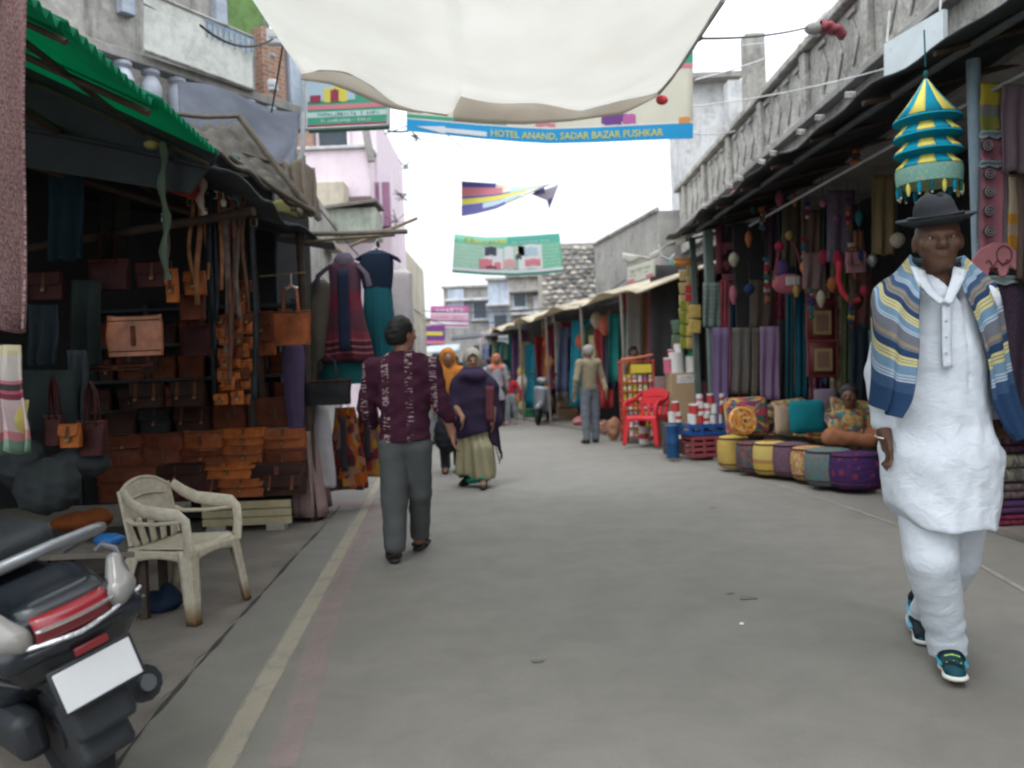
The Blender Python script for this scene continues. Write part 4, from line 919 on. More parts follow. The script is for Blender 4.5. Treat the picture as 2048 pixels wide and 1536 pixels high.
for i in range(9):
    u=.54+i*.05; patch(m,fn,u,u+.018,.10,.38+.05*math.sin(i*3),.05,1,2)
    if i%2==0: patch(m,fn,u,u+.035,.22+.03*(i%3),.27+.03*(i%3),.0507,2,1)
m.build('blue_lettering',plain('faded_blue_paint',(.16,.25,.37),.85),t)
m=MB(); m.tube([fn(0,0),fn(1,0)],.02,5); m.tube([fn(0,1),fn(1,1)],.02,5); m.tube([fn(1,0),fn(1,1)],.015,5); m.build('frame',WGRY,t)
m=MB(); m.tube([fn(.0,.22),fn(.5,.32),fn(.62,.5)],.008,5); tag(m.build('overhead_cable',CB),'grey cable drooping across the face of the white washed signboard','cable')
# electricity boxes on the corner
for i,(px,py,w_,h_) in enumerate(((549,75,30,32),(546,172,18,24),(545,112,12,7))):
    c=at(px,py,9.2); t=thing('meter_box',['rounded white electricity box under the corner of the shade cloth','small white meter box lower on the brick pier','tiny white bracket between the two white boxes'][i],'meter box',c)
    m=MB(); m.box(c,(w_*9.2/F,.1,h_*9.2/F)); m.build('case',WWH,t,bevel=.02)
    m=MB(); m.box(c+Vector((0,-.055,.01)),(w_*9.2/F*.6,.012,h_*9.2/F*.3)); m.build('lid',pm('box_lid',(.5,.52,.54)),t,bevel=.004)
t,fn=board('wall_sign','pale blue white sign with faint pinkish lettering hung on the right parapet',1768,88,1886,182,6.7,plain('pale_sign',(.50,.56,.58),.7,.08),.04,None,6.1,70)
m=MB()
for i in range(4): scribble(m,fn,.1+.06*i,.9,.24+.17*i,.09,60+i,9,.005)
m.build('faint_lettering',plain('faded_mauve_paint',(.42,.40,.47),.85),t)
for u in (.05,.95): m=MB(); m.tube([fn(u,0),fn(u,0)+Vector((.03,0,.25))],.008,5); m.build('hanger',CW,t)
t,fn=board('shop_signboard','small cream signboard with a red strip hung under the black awning near the snack stall',1255,535,1307,568,12.6,CM,.03,None,11.9,16)
m=MB(); patch(m,fn,0,1,.8,1,.004,4,1); m.build('red_strip',PK,t); m=MB(); scribble(m,fn,.1,.9,.35,.2,6,9); scribble(m,fn,.1,.8,.6,.12,7,9); m.build('lettering',TE,t)
t,fn=board('shop_signboard','purple and pink signboard with white lettering at the far end of the street',861,612,937,655,35,MG,.1)
m=MB(); patch(m,fn,.03,1,.4,.66,.02,4,1); m.build('pink_panel',pm('pale_pink',(.60,.40,.52)),t)
m=MB(); scribble(m,fn,.05,.95,.2,.2,61,10,.03); patch(m,fn,0,1,.33,.39,.03,4,1); patch(m,fn,0,1,.72,.86,.03,4,1); patch(m,fn,0,1,.96,1,.03,4,1); m.build('white_lettering',WH,t)
m=MB(); scribble(m,fn,.05,.95,.53,.12,62,16,.04); m.build('pink_lettering',PK,t)
t,fn=board('shop_signboard','small purple signboard with a yellow line below the bigger purple sign',845,652,890,690,33,PU,.1)
m=MB(); patch(m,fn,.08,.9,.3,.5,.03,4,1); m.build('yellow_lettering',YE,t); m=MB(); patch(m,fn,0,1,.78,.94,.03,4,1); m.build('pink_strip',PK,t)
# bundle on the parapet
c=at(1650,52,8.4); t=thing('cloth_bundle','red and grey cloth bundle knotted over the edge of the right parapet','bundle',c)
m=MB(); m.ball(c+Vector((-.12,0,-.02)),(.09,.07,.06)); m.build('grey_end',WSM,t); m=MB(); m.grid(lambda u,v:c+Vector((-.05+.24*u,(.075+.012*math.sin(u*14+v*9))*math.cos(v*6.28),(.05+.012*math.sin(u*17)+.008*math.sin(v*25))*math.sin(v*6.28)-.10*u*u)),16,20); m.build('red_cloth',fabric('dull_red_cloth',(.27,.075,.09),'plain'),t)
# ---------------- leather goods ----------------
def leather(name,col,rough=.6):
    if name in MC: return MC[name]
    g=NG(name); co=g.coord('obj'); a=g.noise(co,7,6,.6); b=g.noise(co,120,3,.6)
    c=g.ramp(a,[(.28,mul(col,.5)),(.5,col),(.74,mul(col,1.6))]); MC[name]=g.fin(c,rough,g.math('ADD',b,a),.3,.004,0,.22); return MC[name]
LE=[leather('tan_leather',(.25,.070,.022)),leather('chestnut_leather',(.12,.030,.012)),leather('dark_brown_leather',(.035,.014,.010)),leather('orange_leather',(.36,.10,.022)),leather('wine_leather',(.050,.011,.012)),leather('black_leather',(.014,.014,.016))]
LN=['tan','chestnut','dark brown','orange tan','wine red','black']
BRASS=plain('brass',(.20,.14,.06),.5,.1,metal=.5); STRAP=leather('strap_leather',(.11,.04,.02))
def bag(kind,c,w,h,dpt,mi,label,group=None,rz=0,tilt=0,name='leather_bag',cat='bag',handles=True):
    """c = centre of the bag's base; faces -Y before rz"""
    mt=LE[mi]; t=thing(name,label,cat,c,group,rz); t.rotation_euler=(tilt,0,rz)
    rd=random.Random(hash(label)&0xffff if False else sum(map(ord,label)))
    B=MB()
    def body(u,v):
        a=u*2*math.pi; ca,sa=math.cos(a),math.sin(a); e=.42
        x=abs(ca)**e*(1 if ca>0 else -1)*w/2; y=abs(sa)**e*(1 if sa>0 else -1)*dpt/2
        k=1.0-(.10 if kind=='tote' else .04)*(1-v) if kind=='tote' else 1-.03*math.cos(v*6.28)
        pin=(.25+.75*math.sin(math.pi*min(1,max(0,(1-v)*1.15+.08))/1.0*.5)) ; k2=.45+.55*math.sin(math.pi*(.5+.5*(1-v))*1.0) if kind!='box' else 1
        yy=y*(1-.55*v**2) if kind!='box' else y
        return (x*k*(1+.012*math.sin(v*9+a*3)), yy*(1+.07*math.sin(a*2+v*7)), h*v+.008*math.sin(a*2+1)*v)
    B.grid(lambda u,v:body(u,v),24,8); n0=len(B.v); B.add([body(i/24,0) for i in range(24)],[tuple(range(24))]); B.add([body(i/24,1) for i in range(24)],[tuple(range(24))])
    B.build('body',mt,t,local=True)
    if kind in('satchel','purse'):
        fl=MB(); fh=.62 if kind=='satchel' else .5
        def flap(u,v):
            x=(u-.5)*w*(1.0-.04*v); r=.5*dpt
            if v<.25: q=v/.25; return (x, r*.45-q*r*1.1, h*(1.0+.018*math.sin(q*3.1))+.004)
            q=(v-.25)/.75; rd_=h*fh*q*(1-.16*(abs(u-.5)*2)**4); return (x, -r*(.66+.42*q)-.007, h-rd_)
        fl.grid(flap,14,10); fp=fl.build('flap',mt,t,local=True,solid=.005)
        for sx in ((-.27,.27) if kind=='satchel' else (0,)):
            s=MB(); s.tube([(sx*w,-dpt*.36-.004,h*.97),(sx*w,-dpt*.46-.01,h*.62),(sx*w,-dpt*.53-.012,h*.30)],.016,6,flat=.3,up=(0,1,0)); s.build('strap',STRAP,t,local=True)
            s=MB(); s.box((sx*w,-dpt*.53-.016,h*.33),(.026,.007,.020)); s.build('buckle',BRASS,t,local=True,bevel=.002)
    if kind=='satchel' and handles:
        s=MB(); s.tube([(-.07,0,h),(-.06,0,h+.05),(0,0,h+.065),(.06,0,h+.05),(.07,0,h)],.010,6); s.build('handle',STRAP,t,local=True)
    if kind=='tote' and handles:
        for sy in (-1,1):
            s=MB(); s.tube([(-w*.2,sy*dpt*.3,h*.86),(-w*.17,sy*.012,h+.16),(-.0,sy*.008,h+.22),(w*.17,sy*.012,h+.16),(w*.2,sy*dpt*.3,h*.86)],.012,6,flat=.5); s.build('handle',mt,t,local=True)
        s=MB(); s.tube([(-w*.49,-dpt*.25,h*.985),(0,-dpt*.3,h*.97),(w*.49,-dpt*.25,h*.985)],.006,5); s.build('piping',STRAP,t,local=True)
    if kind=='box':
        for z in (.12,.88):
            s=MB(); s.tube([(-w*.49,-dpt*.5,h*z),(w*.49,-dpt*.5,h*z)],.004,4); s.build('piping',STRAP,t,local=True)
        s=MB(); s.box((0,-dpt*.5-.006,h*.5),(w*.08,.012,h*.5)); s.build('tab',STRAP,t,local=True,bevel=.003)
    return t
ordn=['first','second','third','fourth','fifth','sixth','seventh','eighth','ninth','tenth']
# display bench
bt=thing('display_bench','cloth covered bench carrying rows of leather bags at the street end of the left shop','display bench',(-2.7,7.35,0))
yb=7.22
m=MB(); m.box((-2.72,yb+.34,.80),(1.86,.62,.05)); m.build('bench_top',fabric('pale_cover',(.36,.34,.31),'plain'),bt,bevel=.01)
PNKC=fabric('faded_floral_cover',(.36,.27,.26),'floral',((.30,.12,.12),(.42,.36,.33),(.22,.10,.10)),1.5,asp=(2,3,1))
m=MB(); m.grid(lambda u,v:(-1.80+.06*v+.05*v*math.sin(u*6),yb+.62*u-.02,.80-.76*v),8,8); m.grid(lambda u,v:(-1.95+.17*u+.03*math.sin(u*9)*v,yb-.02-.03*v+.02*math.sin(u*14),.80-.75*v),6,8); m.build('cover_drape',PNKC,bt,solid=.01)
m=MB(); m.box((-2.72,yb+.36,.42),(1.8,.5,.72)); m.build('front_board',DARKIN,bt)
CRM=plain('cream_plank',(.50,.43,.27),.8,.2,7,.4,60,dirt=.3)
for k in range(3):
    m=MB(); m.box((-2.26,yb-.33,.085+k*.068),(.74,.05,.062)); m.build('plank',CRM,bt,bevel=.006)
for x in (-2.52,-2.02): m=MB(); m.box((x,yb-.31,.027),(.16,.1,.06)); m.build('foot_block',WGRY,bt,bevel=.01)
# four steps of folded bags on the bench front
rd=random.Random(3); G='leather satchels stacked on the front of the bench'
rows=[(.665,.15,5,(3,0,3,0)),(.535,.16,5,(0,3,1,0)),(.405,.16,4,(0,1,3,2)),(.275,.16,5,(2,1,0,4))]
ridx=['top','second','third','bottom']
for r_,(z0,hh,n,cols) in enumerate(rows):
    W=1.72/n
    for i in range(n):
        x=-3.52+W*(i+.5)+rd.uniform(-.012,.012); mi=cols[rd.randrange(4)]
        if i<n*.35 and mi in (0,3): mi=1
        if r_==3 and i==n-2: mi=0
        if r_==3 and i>=n-1: mi=2
        k=rd.choice(('satchel','purse','box'))
        bag(k,(x,yb-.12-.035*r_+rd.uniform(-.02,.02),z0+rd.uniform(-.015,.02)),W*rd.uniform(1.0,1.22),hh*rd.uniform(.95,1.15),.17,mi,'%s leather %s, %s from the inner end in the %s bench row'%(LN[mi],{'satchel':'satchel','purse':'purse','box':'pouch'}[k],ordn[i],ridx[r_]),G,rd.uniform(-.16,.16),rd.uniform(-.22,.02),handles=False)
# bags standing on top of the bench
G='bags standing on top of the bench'
for (px0,px1,pyt,pyb,mi,k,lab) in ((508,607,808,868,1,'box','wide boxy chestnut bag at the street corner on the bench top'),(430,500,815,866,1,'box','boxy chestnut bag beside the widest bag on the bench top'),(355,428,818,868,2,'satchel','shadowed dark brown satchel third along the bench top'),(285,350,822,870,5,'purse','low black purse lying fourth along the bench top'),(215,282,828,872,2,'tote','dark brown tote slumped at the inner end of the bench top')):
    d=7.5; c=at((px0+px1)/2,pyb,d); c.z=.828; bag(k,c,(px1-px0)*d/F,(pyb-pyt)*d/F,.2,mi,lab,G,.05,handles=False)
# shelf rack behind with rows of bags
rk=thing('shelf_rack','dim wooden shelf rack with rows of bags against the back of the left shop','shelf',(-3.2,7.75,0))
for z in (1.02,1.30,1.62,1.95):
    m=MB(); m.box((-3.0,7.75,z),(2.1,.3,.03)); m.build('shelf',plain('shelf_grey',(.045,.052,.056),.8),rk,bevel=.004)
for x in (-4.03,-3.35,-2.75,-1.98): m=MB(); m.box((x,7.76,1.0),(.04,.3,2.0)); m.build('upright',plain('shelf_grey',(.045,.052,.056),.8),rk,bevel=.004)
G='bags on the rack shelves'
for r_,z in enumerate((1.035,1.315,1.635)):
    for i in range(7):
        x=-3.82+.29*i+rd.uniform(-.02,.02)
        if any(abs(x-q)<.12 for q in (-3.35,-2.75)): x+=.06
        mi=rd.choice((1,2,0,4,1)); k=rd.choice(('satchel','tote','purse','box'))
        bag(k,(x,7.66,z),.25,.2,.12,mi,'%s %s on the %s shelf of the dim rack, %s from the inner end'%(LN[mi],k if k!='box' else 'boxy bag',('lowest','middle','highest')[r_],ordn[i]),G,rd.uniform(-.1,.1),handles=False)
# individually readable bags
def hangbag(kind,px0,px1,pyt,pyb,d,mi,lab,dpt=.09,rz=0,tilt=0,group=None):
    c=at((px0+px1)/2,pyb,d); return bag(kind,c,(px1-px0)*d/F,(pyb-pyt)*d/F,dpt,mi,lab,group,rz,tilt)
hangbag('tote',546,624,623,690,6.6,0,'tan leather tote with two long handles hanging beside the dresses',.1)
m=MB(); c=at(583,577,6.6); m.tube([c+Vector((-.05,0,-.0)),c+Vector((0,0,.02)),c+Vector((.05,0,0))],.012,5); m.tube([c+Vector((0,0,.02)),c+Vector((0,0,.1)),at(583,548,6.9)],.005,4); tag(m.build('hook',plain('bright_steel',(.7,.7,.7),.3,metal=.6)),'bright metal hook holding the tan leather tote','hook')
o=hangbag('box',217,327,632,712,5.2,0,'smooth shiny tan leather clutch case standing out in the dark shop',.05); 
tanm=leather('smooth_tan_leather',(.34,.13,.075),.25)
for k in o.children:
    if k.name.startswith('body'): k.data.materials[0]=tanm
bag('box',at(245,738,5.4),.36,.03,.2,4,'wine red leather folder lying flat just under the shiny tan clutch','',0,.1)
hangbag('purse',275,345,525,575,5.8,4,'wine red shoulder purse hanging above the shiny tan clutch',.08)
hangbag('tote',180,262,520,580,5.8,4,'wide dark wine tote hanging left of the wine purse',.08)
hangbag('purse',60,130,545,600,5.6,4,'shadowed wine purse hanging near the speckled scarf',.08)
hangbag('purse',335,358,540,605,5.5,3,'small orange tan pouch hanging on a cord by the middle post',.06)
hangbag('tote',160,216,842,910,4.6,4,'red printed tote bag with an orange patch at lower left',.1)
hangbag('tote',95,130,830,890,4.7,4,'narrow dark red tote beside the printed one at lower left',.1)
c=at(142,865,4.5); bag('purse',c+Vector((0,0,-.08)),.11,.12,.06,3,'mustard orange pouch in front of the red printed tote')
hangbag('purse',505,548,625,680,6.9,1,'small chestnut purse hanging left of the tan tote',.08)
hangbag('box',510,552,680,710,7.0,0,'small boxy tan purse right under the chestnut one',.08)
hangbag('box',500,520,718,752,7.05,1,'thin chestnut pouch hanging above the bench near the post',.06)
hangbag('satchel',250,318,700,745,6.6,2,'dark brown satchel hanging in shadow right of the wine folder',.1)
hangbag('satchel',345,410,762,812,6.9,2,'dark satchel hanging at middle height behind the cluster of pouches',.1)
hangbag('satchel',262,330,765,815,6.9,2,'dark satchel hanging left of the other dark one behind the clutch',.1)
hangbag('tote',360,412,590,640,6.2,1,'chestnut tote hanging behind the hanging belts',.1)
hangbag('tote',360,425,650,712,6.4,4,'wine tote hanging under the chestnut tote behind the belts',.1)
hangbag('purse',372,412,545,590,6.0,3,'orange tan purse hanging high behind the belts',.1)
# cascade of small pouches hanging on one cord
G='small pouches hanging in a cascade beside the post'; rd=random.Random(8); k=0
for r_ in range(12):
    for s in (-1,0,1):
        px=470+s*21+rd.uniform(-6,6); py=560+r_*22+rd.uniform(-5,5)
        if r_<3 and s<0: continue
        if k>=30: break
        mi=rd.choice((3,0,3,1)); d=6.0+.08*s
        bag(rd.choice(('purse','box')),at(px,py+24,d),.085*rd.uniform(.8,1.25),.08*rd.uniform(.8,1.2),.04,mi,'%s pouch of the hanging cascade by the post, %s tier, %s'%(LN[mi],(ordn+['eleventh','twelfth'])[r_],('left','centre','right')[s+1]),G,rd.uniform(-.6,.6),rd.uniform(-.3,.3),name='leather_pouch',cat='pouch'); k+=1
m=MB(); m.tube([at(470,480,6.05),at(472,620,6.05),at(468,830,6.05)],.006,5); tag(m.build('cord',WOODD),'dark cord on which the cascade of small pouches hangs','cord')
# belts and straps
G='leather belts hanging from the roof edge'; BE=[leather('belt_black',(.02,.024,.03)),leather('belt_brown',(.13,.06,.04)),leather('belt_tan',(.25,.11,.05)),leather('belt_taupe',(.12,.09,.08))]
for i,(px,pt,pb,w_,mi) in enumerate(((395,350,610,10,2),(381,400,560,8,2),(420,375,700,13,0),(429,385,640,9,0),(441,370,580,8,2),(452,380,730,11,3),(464,385,700,9,1),(475,400,640,9,3),(487,395,600,7,1),(412,420,560,6,2),(458,420,770,7,1),(508,440,800,10,0),(330,430,560,8,3))):
    d=5.9; a=at(px,pt,d); c=at(px+3,pb,d); w2=w_*d/F; t=thing('leather_belt','%s leather belt hanging from the roof edge, %s from the left in the bunch'%((('black','brown','tan','taupe')[mi]),(ordn+['eleventh','twelfth','thirteenth'])[i]),'belt',a,G)
    m=MB(); m.grid(lambda u,v:a.lerp(c,v)+Vector(((u-.5)*w2+.012*math.sin(v*6+i),.02*math.sin(v*5+i*2)+.5*w2*math.sin(u*2+i)*.4,0)),2,16); m.build('strap',BE[mi],t,solid=.006)
    m=MB(); q=a+Vector((0,-.012,-.02)); 
    for s in (-1,1): m.box(q+Vector((s*w2*.6,0,0)),(.006,.01,.05)); m.box(q+Vector((0,0,s*.025)),(w2*1.3,.01,.006))
    m.build('buckle',BRASS if i%3 else plain('bright_steel',(.7,.7,.7),.3,metal=.6),t)
for i,(px,pt,pb,l,mt) in enumerate(((325,285,560,'frayed green grey rope hanging from the edge of the green roof',fabric('green_grey_rope',(.10,.13,.10),'plain')),(398,290,430,'pale frayed rope with a pinkish tassel under the corner of the green roof',fabric('pale_pink_rope',(.36,.27,.24),'plain')),(468,310,410,'thin teal cord hanging between the belts',fabric('teal_cord',(.06,.14,.14),'plain')))):
    a=at(px,pt,4.9+i*.4); c=at(px+8,pb,4.9+i*.4); m=MB(); m.tube([a.lerp(c,t_)+Vector((.01*math.sin(t_*14),.01*math.cos(t_*11),0)) for t_ in np.linspace(0,1,16)],[.02+.008*math.sin(k*1.7) for k in range(16)],6)
    tag(m.build('rope',mt),l,'rope')
for i,(px,py) in enumerate(((433,377),(463,377),(447,405))):
    a=at(px,py,5.8); m=MB(); m.ball(a,(.022,.02,.03),8,6); m.tube([a,a+Vector((0,0,.12))],.004,4); tag(m.build('light_bulb',plain('bulb_white',(.7,.68,.6),.3)),['unlit white bulb hanging at the left over the belts','unlit white bulb hanging at the right over the belts','lowest of the three unlit bulbs over the belts'][i],'bulb')
m=MB(); a=at(362,372,5.4); m.box(a,(.32,.03,.12),Matrix.Rotation(R(20),3,'Y')); tag(m.build('red_panel',fabric('red_cloth_panel',(.28,.045,.03),'plain'),bevel=.01),'tilted dull red panel hanging behind the pale frayed rope','panel')
m=MB(); a=at(305,290,5.0); m.ball(a,(.05,.05,.03)); tag(m.build('tassel',fabric('yellow_tuft',(.34,.32,.12),'plain')),'small yellowish tassel under the green roof sheet','tassel')
# ---------------- hanging cloths, dresses ----------------
def cloth(label,px0,px1,pt,pb,d,mt,name='hanging_cloth',cat='cloth',folds_=3,amp=.02,group=None,skew=0,d2=None,par=None,nv=14,taper=1.0,rag=.01,rail=False):
    d2=d2 or d; sd=sum(map(ord,label or name))%17
    A,B,C,D_=at(px0,pt,d),at(px1,pt,d2),at(px0+skew+(px1-px0)*(1-taper)/2,pb,d),at(px1+skew-(px1-px0)*(1-taper)/2,pb,d2); n=(B-A).cross(Vector((0,0,-1))).normalized()
    m=MB(); m.grid(lambda u,v:A.lerp(B,u).lerp(C.lerp(D_,u),v)+n*(amp*(.4+v)*math.sin(u*folds_*2*math.pi+sd+v*1.3)+.01*math.sin(v*7+sd))+Vector((0,0,rag*math.sin(u*11+sd)*v)),max(6,folds_*6),nv)
    if par is not None: return m.build(name,mt,par,solid=.008)
    return tag(m.build(name,mt,solid=.008),label,cat,group)
MAROONSP=fabric('speckled_maroon_weave',(.20,.10,.105),'speckle',((.42,.30,.29),(.10,.04,.05)),2.2,asp=(1,.5,1))
cloth('speckled maroon and white scarf hanging at the extreme left edge in front of the shop',-70,46,-60,660,2.75,MAROONSP,'hanging_scarf','scarf',2,.03)
STR1=fabric('pink_yellow_stripe',(.5,.4,.4),'vstripes',[(0,(.12,.24,.16)),(.12,(.48,.42,.44)),(.62,(.48,.40,.14)),(.92,(.55,.5,.3))],1)
cloth('pale pink, green and yellow cloth with dark red bands hanging below the speckled scarf',-40,34,690,905,2.7,fabric('banded_pale_cloth',(.5,.4,.4),'stripes',[(0,(.16,.25,.18)),(.12,(.48,.20,.22)),(.2,(.55,.42,.43)),(.42,(.58,.45,.46)),(.5,(.2,.05,.07)),(.55,(.45,.12,.18)),(.58,(.07,.06,.06)),(.64,(.46,.16,.2)),(.67,(.50,.46,.42)),(.9,(.52,.46,.30))],-1),'hanging_scarf','scarf',2,.03,skew=18)
cloth('yellow border cloth end showing beside the pale pink banded cloth',28,52,800,890,2.72,fabric('yellow_cloth',(.50,.42,.14),'plain'),'hanging_scarf','scarf',1,.015)
def garment(label,c,prof,mt,name='dress',nf=7,fa=.05,parts=(),group=None,rz=0,cat='dress',d_amp=None):
    """hollow looking hanging garment: prof = [(z, half width, half depth)] from top; c = top centre"""
    t=thing(name,label,cat,c,group,rz); zs=[p[0] for p in prof]; zt,zb=zs[0],zs[-1]
    def fn(u,v):
        z=zt+(zb-zt)*v
        for (za,wa,da),(zb_,wb,db) in zip(prof,prof[1:]):
            if za>=z>=zb_-1e-6: q=(za-z)/max(1e-6,za-zb_); w_=wa+(wb-wa)*q; dd=da+(db-da)*q; break
        a=u*2*math.pi; f=1+fa*v*math.sin(nf*a+2*math.sin(v*3))+.5*fa*v*math.sin((nf*2+1)*a+1)
        return (w_*math.cos(a)*f, dd*math.sin(a)*f+.01*math.sin(v*9), z+.008*math.sin(a*3)*v)
    m=MB(); m.grid(fn,48,22); m.build('body',mt,t,local=True,solid=.004)
    return t
RDR=fabric('dark_red_stripe_print',(.13,.035,.05),'stripes',[(0,(.10,.05,.075)),(.3,(.17,.03,.05)),(.5,(.11,.04,.06)),(.70,(.20,.04,.06)),(.78,(.33,.10,.13)),(.8,(.06,.02,.03)),(.84,(.33,.10,.13)),(.86,(.06,.02,.03)),(.90,(.30,.09,.12)),(.92,(.08,.02,.03))],1)
TEALP=fabric('teal_print',(.010,.085,.11),'floral',((.02,.14,.16),(.01,.05,.08),(.015,.11,.13)),1.2,asp=(6,4,1))
PATCH=fabric('orange_patchwork',(.4,.15,.03),'cells',((.32,.08,.015),(.14,.02,.022),(.24,.13,.08),(.28,.06,.012),(.07,.02,.025),(.32,.15,.02),(.2,.11,.09),(.06,.035,.03)),1.6,asp=(1.6,1,1))
def hanger(t,w,dz=0):
    m=MB(); m.tube([(-w,0,-.03+dz),(0,0,.05+dz),(w,0,-.03+dz)],.008,5); m.tube([(0,0,.05+dz),(0,0,.11+dz),(.02,0,.13+dz),(.035,0,.11+dz)],.004,5); m.build('hanger',plain('white_plastic',(.6,.58,.55),.4),t,local=True)
d=7.6; s_=d/F; c=at(688,520,d)
t=garment('long dark red kurta with navy centre panel and pink banded hem hanging on a rail',c,[(0,.05,.04),(-.03,.15,.05),(-.12,.145,.06),(-.35,.135,.07),(-.6,.165,.08),(-.94,.225,.09)],RDR,fa=.10,nf=9); hanger(t,.13)
m=MB(); m.grid(lambda u,v:((u-.5)*.10,-.095-.04*v,-.10-.74*v),4,12); m.build('centre_panel',fabric('navy_cloth',(.02,.03,.06),'plain'),t,local=True,solid=.01)
m=MB(); m.tube([(-.15,0,-.06),(-.24,-.02,-.14),(-.27,0,-.26)],[.04,.045,.05],8,flat=.5); m.build('sleeve',fabric('grey_mauve_cloth',(.10,.085,.115),'plain'),t,local=True); m=MB(); m.tube([(.13,0,-.06),(.20,-.02,-.14),(.22,0,-.25)],[.04,.045,.05],8,flat=.5); m.build('sleeve',fabric('grey_mauve_cloth',(.16,.13,.17),'plain'),t,local=True)
m=MB(); m.lathe([(.09,-.05),(.1,.0),(.06,.06),(.045,.065)],n=14,sy=.6); m.build('collar',fabric('grey_mauve_cloth',(.16,.13,.17),'plain'),t,local=True)
c=at(752,505,7.9)
t=garment('teal printed sleeveless dress with dark navy yoke hanging right of the dark red kurta',c,[(0,.05,.04),(-.03,.13,.05),(-.1,.15,.06),(-.3,.125,.07),(-.6,.14,.08),(-.9,.155,.09),(-1.15,.17,.10)],TEALP,fa=.10,nf=8); hanger(t,.12)
m=MB(); m.lathe([(.14,-.34),(.158,-.2),(.165,-.1),(.15,-.02),(.06,.02)],n=24,sy=.5); m.build('yoke',fabric('deep_navy_cloth',(.012,.022,.045),'plain'),t,local=True)
m=MB(); m.tube([(.14,0,-.04),(.2,0,-.07),(.23,0,-.1)],[.045,.04,.02],8,flat=.5); m.build('cap_sleeve',fabric('deep_navy_cloth',(.012,.022,.045),'plain'),t,local=True); m=MB(); m.tube([(-.14,0,-.04),(-.2,0,-.07),(-.23,0,-.1)],[.045,.04,.02],8,flat=.5); m.build('cap_sleeve',fabric('deep_navy_cloth',(.012,.022,.045),'plain'),t,local=True)
c=at(800,540,9.4); t=garment('pale grey shirt with a patterned sleeve hanging behind the teal dress',c,[(0,.05,.04),(-.04,.13,.06),(-.3,.12,.08),(-.7,.13,.08),(-1.0,.13,.08)],fabric('pale_grey_shirt',(.40,.37,.38),'plain'),'shirt',cat='shirt'); hanger(t,.1)
c=at(640,560,7.7); t=garment('plain taupe kurta hanging at the left end of the dress rail',c,[(0,.05,.04),(-.04,.09,.06),(-.3,.10,.06),(-.7,.11,.07),(-.95,.12,.07)],fabric('taupe_cloth',(.17,.15,.125),'plain'),cat='kurta'); hanger(t,.08)
c=at(585,690,7.2); t=garment('long faded purple trousers hanging under the tan leather tote',c,[(0,.09,.05),(-.1,.10,.06),(-.5,.08,.05),(-.75,.065,.05)],fabric('faded_purple_cloth',(.10,.075,.15),'plain'),'trousers',cat='trousers'); hanger(t,.07)
c=at(643,812,7.5); t=garment('straight white cotton trousers hanging near the ground beside the orange patchwork skirts',c,[(0,.045,.04),(-.2,.075,.05),(-.5,.09,.055),(-.74,.095,.06)],fabric('white_cotton',(.50,.48,.50),'plain'),'trousers',cat='trousers'); hanger(t,.05)
for i,(px,pt,wt,wb,H,dd,l,mt) in enumerate(((690,815,.09,.17,.76,7.7,'orange and red patchwork skirt hanging right of the white trousers',PATCH),(735,800,.08,.13,.74,8.0,'maroon and mustard patchwork skirt behind the man in the maroon shirt',fabric('maroon_patchwork',(.2,.05,.04),'cells',((.18,.025,.02),(.30,.16,.02),(.12,.02,.03),(.22,.09,.06),(.32,.11,.015)),1.5,asp=(1.6,1,1))))):
    c=at(px,pt,dd); t=garment(l,c,[(0,wt,.05),(-.15,wt*1.25,.07),(-.45,wb*.9,.1),(-H,wb,.12)],mt,'skirt',fa=.09,cat='skirt'); hanger(t,wt*.8)
    m=MB(); m.grid(lambda u,v:((u-.5)*.055,-.11-.025*v,-.08-.5*v),3,8); m.build('dark_panel',fabric('charcoal_cloth',(.035,.035,.045),'plain'),t,local=True,solid=.01)
c=at(655,760,7.25); t=bag('tote',c+Vector((.0,0,-.22)),.42,.22,.14,5,'large black shoulder bag hanging in front of the dark red kurta hem')
c=at(690,725,7.65); m=MB(); m.lathe([(.26,-.2),(.25,-.1),(.2,0)],c,n=24,sy=.5); tag(m.build('skirt_hem',fabric('deep_teal_cloth',(.008,.07,.075),'plain')),'deep teal skirt hem showing under the dark red kurta','skirt')
# dim clothes deep at the left edge and the grey sacks behind the scooter
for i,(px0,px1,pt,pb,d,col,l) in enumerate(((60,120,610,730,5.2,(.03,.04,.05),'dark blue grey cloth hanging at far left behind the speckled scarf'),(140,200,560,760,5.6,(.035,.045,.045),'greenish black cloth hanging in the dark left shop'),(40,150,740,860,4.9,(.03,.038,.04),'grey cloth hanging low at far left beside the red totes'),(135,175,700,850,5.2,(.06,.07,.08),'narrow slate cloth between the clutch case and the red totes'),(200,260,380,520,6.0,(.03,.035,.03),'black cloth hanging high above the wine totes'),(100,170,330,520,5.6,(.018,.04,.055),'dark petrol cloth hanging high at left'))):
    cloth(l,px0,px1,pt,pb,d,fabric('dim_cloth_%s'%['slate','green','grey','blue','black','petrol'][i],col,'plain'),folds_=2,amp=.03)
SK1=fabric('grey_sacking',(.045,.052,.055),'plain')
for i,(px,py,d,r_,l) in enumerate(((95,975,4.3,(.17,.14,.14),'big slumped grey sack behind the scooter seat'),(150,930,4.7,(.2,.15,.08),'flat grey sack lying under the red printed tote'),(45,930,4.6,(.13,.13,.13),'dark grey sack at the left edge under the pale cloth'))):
    c=at(px,py,d); c.z=max(c.z,r_[2]*.9); sdf_obj_=sdf_obj('sack',[(_ell((0,0,r_[2]*.9),r_),0),(_ell((r_[0]*.3,-.03,r_[2]*1.3),(r_[0]*.5,r_[1]*.6,r_[2]*.6)),.08)],SK1,None,.012,folds(i,.02,.09)); sdf_obj_.location=(c.x,c.y,c.z-r_[2]*.9 if c.z>.5 else 0); tag(sdf_obj_,l,'sack')
